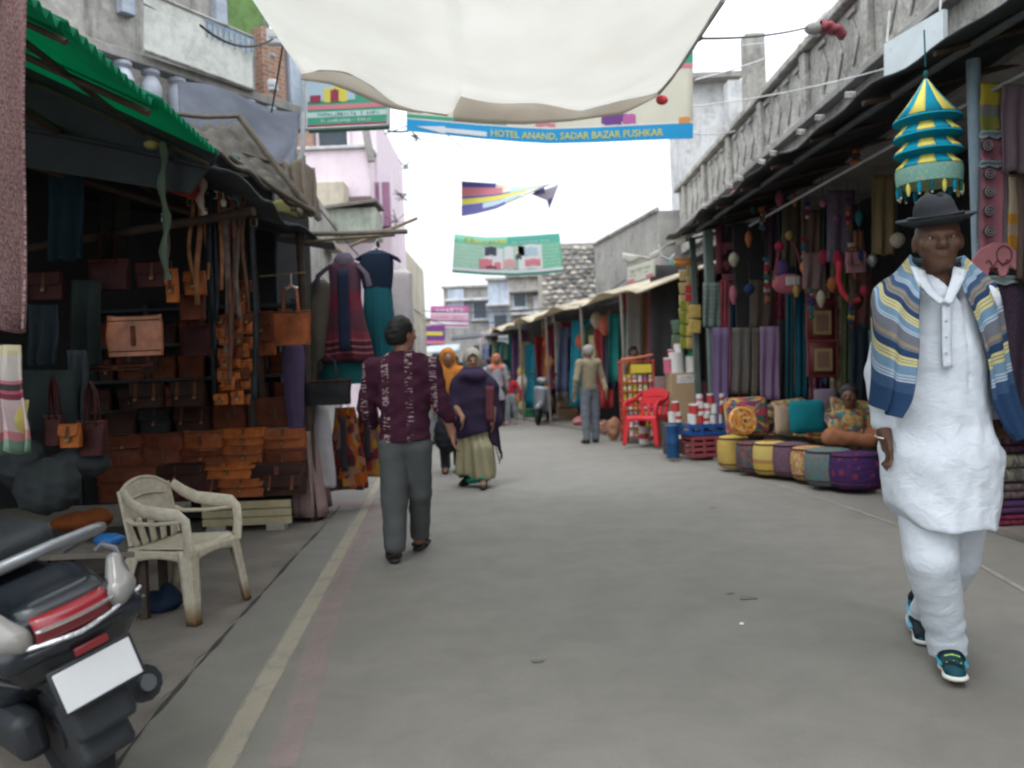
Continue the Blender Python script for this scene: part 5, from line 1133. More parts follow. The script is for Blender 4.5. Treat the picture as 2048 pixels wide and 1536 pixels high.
t=thing('low_table','low dark table of odds and ends standing behind the cream plastic chair','table',(-2.75,5.2,0))
m=MB(); m.box((-2.9,5.35,.42),(1.3,.7,.04)); m.build('table_top',WOODG,t,bevel=.006)
for x in (-3.45,-2.35):
    for y in (5.1,5.6): m=MB(); m.box((x,y,.2),(.06,.06,.4)); m.build('leg',WOODD,t)
c=at(160,1000,4.7); o=sdf_obj('cloth_heap',[(_ell((0,0,.04),(.16,.1,.05)),0),(_ell((.1,0,.06),(.08,.08,.05)),.03)],fabric('orange_brown_cloth',(.22,.065,.02),'plain'),None,.012,folds(2,.02,.1)); o.location=(c.x,c.y,.45); tag(o,'crumpled orange brown cloth on the low dark table at left','cloth')
c=at(215,1082,3.9); t=thing('blue_bag','small bright blue plastic bag lying behind the scooter rail','plastic bag',(c.x,c.y,c.z)); o=sdf_obj('bag_skin',[(_ell((0,0,.0),(.06,.05,.035)),0),(_ell((.05,0,.01),(.03,.03,.02)),.02)],plain('blue_plastic',(.02,.12,.35),.4),t,.008,folds(5,.008,.05))
t=thing('wooden_stool','low worn wooden bench standing just behind the cream chair','bench',(-2.25,4.6,0))
c=at(245,1075,4.5); m=MB()
for k in range(4): m=MB(); m.box((c.x-.1,c.y-.12+k*.085,.36),(.62,.075,.03)); m.build('slat',WOODG,t,bevel=.004)
for x in (-.36,.16):
    
    for y in (-.12,.12): m=MB(); m.box((c.x+x,c.y+y,.172),(.04,.04,.344)); m.build('leg',WOODD,t)
c=at(315,1145,4.55); o=sdf_obj('dark_rag',[(_ell((0,0,.05),(.13,.1,.06)),0),(_ell((.06,0,.09),(.06,.06,.05)),.03)],fabric('navy_rag',(.02,.035,.07),'plain'),None,.012,folds(12,.02,.08)); o.location=(c.x,c.y,0); tag(o,'dark navy rag bundle on the pavement under the cream chair','rag')
# ---------------- right hand stalls ----------------
def rcloth(label,px0,px1,pt,pb,off,mt,name='hanging_cloth',cat='cloth',folds_=2,amp=.02,group=None,**k):
    ym=hitline((px0+px1)/2,(pt+pb)/2,RL,off); return cloth(label,px0,px1,pt,pb,ym,mt,name,cat,folds_,amp,group,**k)
rs=thing('stall_interior','dark interior of the textile shops with timber partitions under the black awning','shop',(4.4,8,0))
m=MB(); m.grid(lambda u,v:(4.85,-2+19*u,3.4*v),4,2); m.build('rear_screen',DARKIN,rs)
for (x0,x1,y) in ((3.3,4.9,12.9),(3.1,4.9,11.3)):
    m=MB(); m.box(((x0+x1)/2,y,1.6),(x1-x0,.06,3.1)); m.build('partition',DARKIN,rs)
_h=hit(1424,700,.22); m=MB(); m.box((_h.x,_h.y,1.55),(.12,.12,3.1)); m.build('post',plain('post_green',(.09,.12,.11),.8),rs,bevel=.01)
# platform with cushions
pf=thing('display_platform','low cloth covered platform that carries the cushions and rugs on the right','platform',(4.1,8.6,0))
m=MB()
def pl(u,v):
    y=5.2+5.3*v; x=lerpL(RL,y)+.45; return (x+1.1*u,y,[.34,.36][u>0]+.02*math.sin(v*30+u*7))
m.grid(pl,6,40); m.build('platform_cover',fabric('rug_brown',(.20,.12,.08),'cells',((.26,.14,.08),(.16,.06,.05),(.28,.22,.14),(.1,.09,.08)),3.0),pf,solid=.03)
m=MB(); m.grid(lambda u,v:(lerpL(RL,5.2+5.3*u)+.46,5.2+5.3*u,.34*v),30,2); m.build('platform_front',plain('plank_dark',(.05,.045,.04),.9),pf)
RED=(.34,.04,.04); MUS=(.48,.30,.04); TEA=(.02,.18,.20); PNKc=(.45,.10,.14); VIO=(.10,.03,.16); CRE=(.5,.42,.28)
PO=[(1474,945,'mustard yellow',fabric('pouf_mustard',(.45,.30,.05),'floral',((.5,.36,.10),(.36,.16,.05),(.5,.4,.18)),1.3,asp=(4,2,1)),.36,.42,'mustard yellow embroidered pouf at the far end of the row beside the purple cloth'),
    (1513,953,'dark',fabric('pouf_dark',(.08,.06,.07),'cells',((.10,.06,.06),(.20,.05,.06),(.05,.10,.12),(.14,.10,.08)),1.6,asp=(4,2,1)),.36,.38,'dark patterned pouf between the two yellow poufs'),
    (1551,958,'yellow',fabric('pouf_yellow',(.50,.36,.10),'stripes',[(0,(.50,.34,.07)),(.3,(.36,.2,.08)),(.36,(.5,.38,.12)),(.6,(.42,.22,.1)),(.66,(.5,.36,.1)),(.9,(.3,.12,.05))],1),.38,.40,'yellow pouf with thin stripes, third from the far end of the row'),
    (1592,962,'mauve',fabric('pouf_mauve',(.13,.08,.11),'floral',((.2,.12,.15),(.30,.12,.1),(.08,.05,.08)),1.6,asp=(5,2,1)),.38,.40,'dull mauve paisley pouf right of the striped yellow one'),
    (1630,969,'orange',fabric('pouf_orange',(.40,.20,.10),'cells',((.45,.22,.06),(.5,.36,.2),(.30,.10,.08),(.42,.3,.12)),2,asp=(5,2,1)),.37,.38,'tan and orange pouf just left of the teal one'),
    (1668,980,'teal',fabric('pouf_teal',(.12,.17,.16),'floral',((.34,.05,.06),(.22,.08,.05),(.06,.16,.18)),.9,asp=(5,2,1)),.44,.40,'grey teal pouf with red flower patches'),
    (1722,986,'violet',fabric('pouf_violet',(.045,.02,.08),'floral',((.24,.03,.05),(.20,.03,.05),(.06,.025,.12)),.40,asp=(5,2,1)),.46,.38,'deep violet pouf with a big red patch, nearest to the man in white')]
for i,(px,py,_,mt,dm,h,l) in enumerate(PO):
    p=gr(px,py-8,.04); p.y+=.12; p.z=.04; h*=.88; t=thing('pouf',l,'pouf',p,'embroidered poufs along the road edge',i*.7)
    m=MB(); r=dm/2; m.lathe([(r*.80,0),(r*.95,.03),(r*1.0,h*.25),(r*1.03,h*.5),(r,h*.78),(r*.93,h*.93),(r*.86,h*.965),(r*.5,h*1.0),(.02,h*1.01)],n=28); m.build('body',mt,t,local=True,angle=80)
    for z in (.05,h*.93):
        m=MB(); a=[(r*.955*math.cos(k*.262),r*.955*math.sin(k*.262),z) for k in range(25)]; m.tube(a,.009,5); m.build('piping',fabric('piping_dark',(.06,.03,.04),'plain'),t,local=True)
def cushion(label,c,w,h,dp,mt,rz=0,tilt=0,roundc=False,group=None,roll=0):
    t=thing('cushion',label,'cushion',c,group,rz); t.rotation_euler=(tilt,roll,rz)
    m=MB()
    if roundc:
        m.grid(lambda u,v:(w/2*math.sin(math.pi*v)**.6*math.cos(u*6.2832), (-dp/2*math.cos(math.pi*v))*(1-.35*math.exp(-((math.sin(math.pi*v))/.25)**2)), h/2+h/2*math.sin(math.pi*v)**.6*math.sin(u*6.2832)),32,14)
    else:
        def f(u,v):
            a,b=2*math.pi*u,math.pi*(v-.5); se=lambda x,e:abs(x)**e*(1 if x>0 else -1)
            x=se(math.cos(a),.35)*math.cos(b)**.35; z=se(math.sin(a),.35)*math.cos(b)**.35; k=max(0,(1-x*x)*(1-z*z))
            return (w/2*x*(1-.06*(1-z*z)), dp/2*math.sin(b)*(.12+.88*k**.4), h/2+h/2*z*(1-.06*(1-x*x)))
        m.grid(f,40,14)
    o=m.build('body',mt,t,local=True,angle=120)
    return t,o
def pix(px,py,d): return at(px,py,d)
MAND=fabric('round_mandala',(.4,.1,.05),'mandala',((.06,.04,.04),(.50,.14,.03),(.48,.20,.03),(.50,.26,.04),(.55,.42,.25),(.50,.14,.03),(.45,.18,.03),(.5,.32,.08)),1)
d=9.4
FLW=fabric('flower_patchwork',(.4,.2,.05),'cells',((.45,.28,.05),(.03,.17,.19),(.42,.08,.08),(.36,.05,.10),(.48,.38,.05),(.12,.05,.12),(.5,.2,.04),(.05,.12,.08)),1.3,asp=(3,1.5,1))
c=at(1500,905,9.7); c.z=.36; t,o=cushion('big square patchwork cushion of red, teal and yellow leaves behind the orange round one',c,.95*.62,.50,.2,FLW,.2,-.2)
c=at(1488,880,9.2); c.z=.42; t,o=cushion('round orange mandala cushion leaning on the patchwork one',c,.34,.34,.12,MAND,.15,-.15,True)
m=MB(); m.lathe([(.14,0),(.15,.006),(.12,.012),(.115,.008),(.085,.014),(.08,.01),(.045,.018),(.02,.02)],n=24); d_=m.build('stitched_disc',MC[('round_mandala','mandala',1)],t,local=True); d_.rotation_euler=(math.pi/2,0,0); d_.location=(0,-.052,.17)
m=MB(); m.ball((0,-.072,.17),(.02,.01,.02),8,6); m.build('centre_button',fabric('piping_dark',(.06,.03,.04),'plain'),t,local=True)
c=at(1568,852,9.2); c.z=.40; cushion('beige cushion set on its edge between the patchwork and teal cushions',c,.28,.36,.12,fabric('beige_print',(.34,.26,.19),'floral',((.42,.33,.24),(.26,.16,.12),(.36,.28,.2)),1.4,asp=(4,4,1)),.5,-.2,roll=.2)
c=at(1616,852,9.0); c.z=.44; cushion('plain teal square cushion standing upright at the middle of the platform',c,.42,.38,.13,fabric('teal_cotton',(.008,.16,.19),'plain'),.05,-.12)
c=at(1720,860,8.4); c.z=.40; cushion('mustard and teal patterned round cushion beside the seated person',c,.42,.42,.16,fabric('olive_mandala',(.3,.2,.06),'mandala',((.34,.24,.08),(.05,.18,.18),(.36,.26,.1),(.26,.15,.05),(.4,.32,.15)),1.4),-.2,-.2,True)
c=at(1655,820,9.4); c.z=.62; cushion('small grey mauve cushion propped behind the seated person',c,.3,.3,.1,fabric('grey_mauve_print',(.2,.16,.2),'floral',((.28,.24,.28),(.12,.1,.14),(.2,.14,.2)),1.6,asp=(4,4,1)),.2,-.15)
rd=random.Random(41)
HP=[('mustard',(.40,.26,.05)),('teal',(.02,.16,.18)),('brick red',(.36,.07,.05)),('green',(.08,.20,.09)),('pink',(.42,.12,.18)),('violet',(.14,.05,.2)),('orange',(.44,.16,.04)),('cream',(.38,.33,.24))]
for i in range(14):
    px=1512+14*i+rd.uniform(-6,6); nm,col=HP[(i*3)%8]; c=hit(px,870,rd.uniform(.38,.62)); c.z=.50+.05*(i%3)+rd.uniform(0,.04)
    cushion('floppy %s patchwork cushion in the heap behind the poufs, %s from the far end'%(nm,(ordn+['eleventh','twelfth','thirteenth','fourteenth'])[i]),c,rd.uniform(.24,.34),rd.uniform(.24,.32),.11,fabric('heap_%s'%nm.replace(' ','_'),col,'cells',(col,mul(col,.45),HP[(i+3)%8][1],mul(HP[(i+5)%8][1],.7),(.36,.30,.2)),1.8,asp=(3,1.5,1)),rd.uniform(-.5,.9),rd.uniform(-1.25,-.6),group='heap of cushions behind the poufs',roll=rd.uniform(-.4,.4))
# folded rugs and wall hangings lying on the platform edge
for i,(px0,px1,pt,pb,off,col,pal,l) in enumerate(((1500,1560,868,885,.55,(.28,.18,.12),((.3,.2,.14),(.2,.08,.06),(.34,.26,.18)),'folded brown rug lying in front of the round orange cushion'),
    (1560,1640,850,880,.6,(.2,.13,.1),((.3,.2,.14),(.12,.12,.08),(.22,.12,.08)),'folded tan rug lying in front of the beige cushion'),
    (1600,1665,872,892,.5,(.1,.14,.08),((.12,.2,.1),(.3,.08,.08),(.4,.3,.1)),'dark green embroidered cover lying in front of the teal cushion'),
    (1632,1690,880,905,.45,(.5,.1,.12),((.5,.35,.08),(.48,.08,.12),(.5,.2,.06),(.1,.2,.1)),'bright pink and yellow embroidered cover near the seated person'),
    (1660,1720,850,880,.6,(.5,.2,.06),((.52,.24,.06),(.4,.12,.05),(.45,.3,.2)),'orange embroidered cover heaped at the feet of the seated person'))):
    c=hit((px0+px1)/2,(pt+pb)/2,off); w=(px1-px0)*c.y/F; mt=fabric('rug_%s'%['brown','tan','green','pink','orange'][i],col,'cells',pal,2.2,asp=(2,1,1))
    t=thing('folded_rug',l,'rug',(c.x,c.y,.365),None,rz=.5)
    for k in range(3):
        m=MB(); m.grid(lambda u,v:((u-.5)*w*(1-.04*k),(v-.5)*.42*(1-.05*k),.035*k+.02+.012*math.sin(u*9+k)+.01*math.sin(v*7)),12,6); m.build('fold',mt,t,local=True,solid=.03)
FAB[0]=0.95
# textiles hanging at the back and front of the shops: (px0,px1,top,bottom,offset,colour,pattern)
MRN=(.13,.035,.05)
EL=fabric('elephant_tapestry',(.045,.06,.06),'floral',((.12,.035,.05),(.06,.08,.08),(.13,.04,.055)),.55,asp=(3,2,1))
BG=fabric('block_print_grey',(.075,.065,.055),'blocks',((.26,.24,.22),(.22,.20,.19)),1,asp=(.62,2.1,1))
LVD=fabric('lavender_print',(.20,.13,.22),'floral',((.28,.20,.30),(.15,.10,.18),(.24,.17,.26)),1.2,asp=(2,6,1))
PUR=fabric('purple_print',(.10,.06,.15),'floral',((.15,.10,.2),(.07,.04,.11),(.24,.19,.28)),1.1,asp=(2,7,1))
GBK=fabric('grey_green_blocks',(.10,.13,.115),'blocks',((.20,.25,.22),(.15,.19,.17)),.6,asp=(.5,1.4,1))
H=[(1432,1532,452,562,.7,EL,'maroon bordered dark elephant tapestry hanging under the awning'),
 (1464,1503,655,790,.5,BG,'grey block printed curtain, left half of the pair in the shop door'),(1504,1545,655,795,.55,fabric('block_print_brown',(.06,.05,.04),'blocks',((.15,.125,.10),(.12,.09,.08)),1,asp=(.62,2.1,1)),'browner block printed curtain, right half of the pair in the shop door'),
 (1520,1558,653,800,.42,LVD,'lavender printed curtain right of the block print pair'),(1590,1616,585,800,.75,fabric('deep_teal_long',(.008,.07,.10),'plain'),'long plain deep teal cloth hanging behind the teal cushion'),
 (1426,1458,655,902,.04,PUR,'purple printed cloth wrapped round the shop corner post'),(1428,1458,830,890,.08,fabric('lilac_end',(.30,.24,.36),'plain'),'pale lilac end of the cloth trailing from the corner post'),
 (1406,1440,565,655,.2,GBK,'grey green block printed strip above the purple cloth'),(1441,1458,560,660,.3,fabric('dull_red_strip',(.22,.05,.06),'plain'),'narrow dull red cloth beside the grey green strip'),
 (1460,1490,600,655,.7,fabric('petrol_cloth',(.01,.06,.10),'plain'),'petrol blue cloth showing over the block print curtain'),(1500,1548,560,655,.7,fabric('brown_weave',(.09,.07,.055),'speckle',((.14,.11,.09),(.06,.045,.04)),1),'brown woven cloth hanging above the curtain pair'),
 (1555,1590,640,800,.9,DARKIN,'black cloth between the lavender curtain and the deep teal cloth'),  # near-black sheet added as shade in the gap between two cloths
 (1564,1602,400,535,.6,fabric('olive_brown_cloth',(.10,.08,.055),'plain'),'olive brown scarf hanging in the row under the awning'),(1602,1640,420,520,.55,fabric('tan_brown_cloth',(.15,.095,.07),'plain'),'tan brown scarf in the row under the awning'),
 (1655,1710,380,525,.5,fabric('violet_brown_cloth',(.09,.055,.10),'speckle',((.2,.17,.2),(.07,.04,.08)),.8),'violet cloth with small white flecks hanging in the row under the awning'),(1708,1728,460,560,.45,fabric('rust_cloth',(.22,.09,.05),'plain'),'narrow rust cloth right of the violet one'),
 (1745,1790,350,510,.42,fabric('ochre_print',(.22,.17,.09),'floral',((.10,.07,.04),(.26,.2,.11),(.13,.08,.04)),.7,asp=(2,4,1)),'ochre printed cloth with dark motifs left of the lantern'),
 (1532,1562,420,540,.65,fabric('dark_wine_cloth',(.07,.035,.05),'plain'),'dark wine scarf in the row next to the elephant tapestry'),(1640,1657,400,560,.6,fabric('dark_green_cloth',(.03,.05,.04),'plain'),'thin dark green scarf in the row under the awning'),
 (1606,1652,505,580,.4,fabric('grey_mirror_print',(.13,.14,.13),'floral',((.2,.22,.2),(.05,.05,.05),(.3,.06,.08)),.8,asp=(3,3,1)),'grey mirror work square hanging above the framed pictures'),
 (1738,1756,660,800,.6,fabric('sage_cloth',(.16,.19,.19),'plain'),'pale sage cloth just left of the man in white'),(1700,1736,655,800,.7,fabric('blue_black_cloth',(.02,.03,.04),'plain'),'blue black cloth behind the seated person'),
 (1552,1600,400,480,.75,fabric('teal_black_cloth',(.015,.035,.045),'plain'),'teal black cloth behind the scarf row'),(1700,1745,540,650,.75,fabric('dark_brown_print',(.09,.05,.045),'floral',((.14,.08,.07),(.05,.03,.03),(.2,.08,.06)),.9,asp=(3,4,1)),'dark brown printed cloth behind the red garland')]
for (a,b_,c_,e,off,mt,l) in H: rcloth(l,a,b_,c_,e,off,mt,folds_=2 if b_-a<60 else 3,amp=.018,nv=12)
rd=random.Random(99)
BC=[('wine',(.14,.03,.05)),('slate',(.05,.08,.13)),('brick',(.22,.07,.04)),('moss',(.08,.10,.05)),('plum',(.12,.05,.12)),('teal',(.02,.10,.12)),('sand',(.24,.19,.13)),('rose',(.26,.10,.13))]
for i in range(16):
    px=1448+19*i; nm,col=BC[(i*5+2)%8]; w_=rd.uniform(9,15)
    rcloth('%s patterned cloth in the back layer of the textile shop, %s from the far end'%(nm,(ordn+['eleventh','twelfth','thirteenth','fourteenth','fifteenth','sixteenth'])[i]),px-w_,px+w_,rd.uniform(470,600),rd.uniform(770,815),rd.uniform(.85,1.05),fabric('back_cloth_%s'%nm.replace(' ','_'),col,'floral' if i%3 else 'blocks',(mul(col,1.9),mul(col,.5),mul(col,1.5)),1,asp=(2,6,1) if i%3 else (.5,3,1)),amp=.02,group='cloths in the back layer of the textile shop')
FAB[0]=1.0
# elephant shapes stitched on the tapestry
t=thing('elephant_tapestry','maroon elephant shapes stitched on the dark tapestry under the awning','tapestry',hit(1482,560,.68)); yy=hitline(1482,510,RL,.66)
MAR2=fabric('maroon_applique',(.19,.055,.075),'plain')
for (px,py,s) in ((1457,495,1),(1460,530,.9)):
    m=MB(); o=at(px,py,yy-.03); k=.13*s; m.prism([(-1,.2),(-.6,.7),(.2,.8),(.9,.5),(1.1,-.2),(1.0,-.9),(.7,-.9),(.65,-.3),(-.2,-.3),(-.25,-.9),(-.55,-.9),(-.6,-.2),(-1.0,-.3),(-1.2,-.8),(-1.35,-.7),(-1.2,-.1)],o,(k,0,0),(0,0,k*.7),(0,.012,0)); m.build('elephant_patch',MAR2,t)
m=MB()
for (a,b_,c_,e) in ((1432,1532,548,562),(1432,1444,452,562),(1521,1532,452,562)): m.grid(lambda u,v:at(a+(b_-a)*u,c_+(e-c_)*v,yy-.03),3,3)
m.build('border',MAR2,t,solid=.012)
# framed embroideries
for i,(px0,px1,pt,pb,l) in enumerate(((1614,1672,607,680,'upper red framed embroidery picture with a gold mount'),(1616,1674,683,752,'middle red framed embroidery picture just below the upper one'),(1614,1668,560,603,'small framed embroidery above the two red framed pictures'))):
    y=hitline((px0+px1)/2,640,RL,.62); A,B,C,D_=at(px0,pt,y),at(px1,pt,y),at(px1,pb,y),at(px0,pb,y); t=thing('framed_picture',l,'picture',(C+D_)/2,'framed embroideries')
    def fr(u,v): return A.lerp(B,u).lerp(D_.lerp(C,u),v)
    m=MB(); m.grid(fr,2,2); m.build('backing',plain('frame_red',(.10,.02,.02),.6),t,solid=.02)
    m=MB(); 
    for p,q in ((A,B),(B,C),(C,D_),(D_,A)): m.tube([p,q],.018,4)
    m.build('frame',plain('frame_red',(.13,.025,.025),.5),t)
    m=MB(); patch(m,fr,.2,.82,.2,.85,.016,4,4); m.build('gold_mount',fabric('gold_mount',(.26,.19,.09),'plain'),t)
    m=MB(); patch(m,fr,.30,.72,.3,.76,.022,4,4); m.build('picture',fabric('framed_print',(.16,.08,.06),'floral',((.22,.12,.08),(.08,.04,.04),(.24,.15,.1)),1.2,asp=(2,2,1)),t)
# bags, garlands and small hangings in front of the textiles
def ball_hang(label,px,py,off,r,mt,cat='hanging ornament',name='hanging_ornament',h=1.3):
    c=hit(px,py,off); t=thing(name,label,cat,c); r=r*c.y/F
    m=MB(); m.lathe([(r*.15,r*h),(r*.7,r*h*.7),(r,r*.1),(r*.85,-r*.5),(r*.3,-r*h),(.004,-r*h*1.05)],n=16); m.build('body',mt,t,local=True)
    m=MB(); m.tube([(0,0,r*h),(0,0,r*h+.3)],.004,4); m.build('cord',CB,t,local=True); return t
c=hit(1578,568,.35); t=thing('embroidered_bag','pink and white embroidered shoulder bag hanging in the middle of the textile shop','bag',c)
m=MB(); m.ball((0,0,0),(.20,.07,.12)); m.build('body',fabric('pink_embroidery',(.32,.10,.12),'floral',((.4,.14,.15),(.25,.2,.22),(.3,.05,.07)),1,co='gen',asp=(2,2,2)),t,local=True); m=MB(); m.box((.02,-.07,.03),(.16,.02,.10)); m.build('white_panel',fabric('grey_white_cloth',(.36,.36,.34),'plain'),t,local=True,bevel=.01); m=MB(); m.tube([(-.18,0,.06),(-.1,0,.4),(0,0,.55),(.1,0,.4),(.18,0,.06)],.012,5); m.build('strap',fabric('dull_red_strip',(.22,.05,.06),'plain'),t,local=True)
ball_hang('small orange tassel ball hanging right of the embroidered shoulder bag',1612,535,.35,12,fabric('orange_ball',(.38,.13,.06),'plain'))
ball_hang('dark violet pouch hanging above the embroidered bag',1565,540,.4,16,fabric('violet_pouch',(.07,.04,.12),'plain'))
c=hit(1700,565,.3); t=thing('garland','looped bright red garland hanging beside the man in white','garland',c); m=MB(); m.tube([c+Vector((-.10,0,.22)),c+Vector((-.12,0,.05)),c+Vector((-.08,0,-.10)),c+Vector((.0,0,-.2)),c+Vector((.09,0,-.18))],.028,8); m.build('flower_rope',fabric('red_garland',(.42,.03,.05),'speckle',((.5,.05,.06),(.3,.02,.03)),2,co='obj'),t)
c=hit(1712,545,.32); t=bag('satchel',c,.2,.2,.06,4,'dusty pink satchel hanging inside the loop of the red garland')
for k in t.children:
    if k.name.startswith(('body','flap')): k.data.materials[0]=fabric('dusty_pink_bag',(.26,.13,.15),'plain')
ball_hang('dark leather ball ornament hanging below the red garland loop',1712,600,.4,15,LE[2])
ball_hang('beaded pink and green dangling ornament just left of the hat',1795,480,.25,15,fabric('beaded_mix',(.3,.25,.22),'floral',((.42,.10,.2),(.15,.3,.2),(.4,.34,.25)),2,co='obj',asp=(3,3,3)),h=1.0)
ball_hang('grey metal bowl ornament hanging behind the shoulder of the man in white',1745,520,.5,10,plain('dull_metal',(.3,.3,.3),.4,metal=.5))
c=hit(1712,318,.1); t=thing('hanging_ornament','small orange and brown doll ornament tied to the awning rail','hanging ornament',c); m=MB(); m.ball(c+Vector((0,0,-.03)),(.06,.05,.035)); m.ball(c+Vector((.0,0,.07)),(.035,.035,.035)); m.build('body',fabric('orange_ball',(.38,.13,.06),'plain'),t); m=MB(); m.ball(c+Vector((0,0,.03)),(.045,.04,.03)); m.build('band',WOODD,t)
# tiered fabric lantern
c=at(1851,140,5.2); LB=fabric('lantern_blue',(.01,.30,.44),'plain',trans=.35); LY=fabric('lantern_yellow',(.78,.70,.16),'plain',trans=.35)
t=thing('lantern','tiered blue and yellow cloth lantern with tassels hanging above the man in the hat','lantern',c); k=5.2/F
def panels(prof,n,ma,mb_,nm,ph=0):
    for i in range(n):
        a0,a1=6.2832*(i+ph)/n,6.2832*(i+1+ph)/n; m=MB()
        m.grid(lambda u,v:((lambda j:(lambda r,z:(r*math.cos(a0+(a1-a0)*u),r*math.sin(a0+(a1-a0)*u),z))(prof[j][0]*k,-prof[j][1]*k))(round(v*(len(prof)-1)))),4,len(prof)-1)
        m.build(nm,ma if i%2 else mb_,t,local=True,solid=.002,angle=60)
panels([(3,18),(18,42),(38,70),(60,96)],12,LY,LB,'cone_panel')
for i,y in enumerate((98,131,163)):
    m=MB(); m.lathe([(62*k,-y*k),(64*k,-(y+4)*k),(46*k,-(y+14)*k),(44*k,-(y+12)*k)],n=24); m.build('frill',LB,t,local=True)
    panels([(44,y+10),(50,y+20),(60,y+29),(61,y+33)],12,LY,LB,'tier_panel',.5)
m=MB(); m.lathe([(61*k,-196*k),(62*k,-206*k),(60*k,-228*k),(58*k,-229*k)],n=24); m.build('hem_band',fabric('lantern_mix',(.03,.25,.3),'floral',((.6,.52,.1),(.02,.2,.3),(.5,.5,.2)),1.6,asp=(8,1,1)),t,local=True)
m=MB(); m.tube([(0,0,.02),(0,0,.25)],.005,5); m.ball((0,0,-.03),(.015,.015,.03),8,6); m.build('cord',fabric('deep_teal_cloth',(.008,.07,.075),'plain'),t,local=True)
for i in range(16):
    a=6.2832*i/16; x,y=57*k*math.cos(a),57*k*math.sin(a); m=MB(); m.tube([(x,y,-228*k),(x,y,-236*k),(x,y,-250*k)],[.006,.014,.010],6); m.build('tassel',(LY,LB,fabric('deep_teal_cloth',(.008,.07,.075),'plain'))[i%3],t,local=True)
    m=MB(); m.ball((x,y,-252*k),.008,6,5); m.build('bead',WWH,t,local=True)
# right edge: pale blue post and pink tapestries
c=at(1955,480,5.6); m=MB(); m.tube([at(1946,120,5.6),at(1962,620,5.6)],.045,10); tag(m.build('painted_post',plain('pale_blue_paint',(.24,.33,.40),.6)),'pale blue painted post behind the shoulder scarf at the right edge','post')
PT=fabric('pink_tapestry',(.42,.17,.21),'plain')
t=thing('wall_hanging','pink tapestry with dark medallions and elephant motif beside the pale blue post','tapestry',at(1990,560,5.5))
cloth(None,1960,2012,330,545,5.5,PT,'pink_panel',par=t,amp=.006,folds_=1)
cloth(None,1962,2006,278,322,5.5,PT,'pink_panel',par=t,amp=.006,folds_=1)
cloth(None,1960,2000,165,262,5.5,fabric('yellow_tapestry',(.40,.34,.05),'stripes',[(0,(.25,.24,.06)),(.3,(.2,.22,.2)),(.45,(.28,.22,.2)),(.55,(.46,.38,.05)),(.95,(.3,.25,.06))],-1),'yellow_panel',par=t,amp=.006,folds_=1)
for (a,b_,c_,e) in ((1960,2008,262,276),(1960,2010,322,334),(1962,2034,552,568)): cloth(None,a,b_,c_,e,5.48,fabric('pale_blue_braid',(.30,.38,.40),'plain'),'braid',par=t,amp=.002,folds_=1)
for px in (1954,2010): cloth(None,px,px+6,334,548,5.47,fabric('dark_braid',(.10,.10,.12),'speckle',((.3,.3,.3),(.03,.03,.03)),1.4),'braid',par=t,amp=.004,folds_=1)
for i,py in enumerate((292,348,384,422,463)):
    c=at(1978 if i else 1974,py,5.44); m=MB(); m.ball(c,(.042,.012,.042),14,8); mm=m.build('medallion',fabric('dark_medallion',(.07,.05,.06),'plain'),t)
    m=MB(); m.tube([c+Vector((.03*math.cos(a),-.014,.03*math.sin(a))) for a in np.linspace(0,6.28,12)],.004,4); m.tube([c+Vector((.014*math.cos(a),-.016,.014*math.sin(a))) for a in np.linspace(0,6.28,10)],.004,4); m.build('ring',fabric('grey_thread',(.3,.26,.27),'plain'),mm)
m=MB(); o=at(1992,520,5.42); kk=.12; m.prism([(-1.1,-.9),(-1.2,.0),(-.8,.6),(-.1,.95),(.6,.9),(1.1,.4),(1.2,-.2),(1.0,-.6),(.7,-.3),(.5,-.9),(.2,-.9),(.1,-.4),(-.3,-.4),(-.4,-.95),(-.8,-1.0)],o,(kk*1.1,0,0),(0,0,kk),(0,.02,0)); m.build('elephant_patch',fabric('salmon_applique',(.48,.20,.22),'plain'),t,bevel=.006)
m=MB(); m.tube([o+Vector((.05+.05*math.cos(a),-.008,.03+.06*math.sin(a))) for a in np.linspace(0,6.28,16)],.004,4); m.tube([o+Vector((-.07+.05*a,-.008,-.02+.02*math.sin(a*5))) for a in np.linspace(0,3,16)],.004,4); m.build('stitching',fabric('dark_thread',(.14,.05,.07),'plain'),t)
cloth('mauve grey printed cloth hanging at the right edge beyond the pink tapestry',2004,2090,170,345,5.3,fabric('mauve_grey_print',(.14,.10,.12),'floral',((.2,.15,.16),(.08,.06,.08),(.16,.12,.14)),1.2,asp=(3,3,1)),amp=.01)
cloth('orange and cream patchwork strip right of the pink tapestry',2016,2042,350,535,5.45,fabric('orange_cream_strip',(.5,.25,.05),'stripes',[(0,(.50,.24,.03)),(.35,(.42,.3,.22)),(.48,(.50,.25,.04)),(.58,(.46,.38,.26)),(.97,(.2,.12,.08))],-1),amp=.006,folds_=1)
cloth('dark speckled cloth at the very right edge of the picture',2036,2100,345,560,5.4,fabric('dark_speckle_brown',(.09,.06,.05),'speckle',((.16,.11,.09),(.05,.04,.03)),1.5),amp=.01)
cloth('navy and maroon printed bale cloth hanging right of the striped scarf',1985,2110,572,880,5.5,fabric('navy_maroon_print',(.02,.03,.05),'floral',((.10,.03,.05),(.03,.08,.10),(.13,.04,.06)),1.5,asp=(3,4,1)),amp=.015)
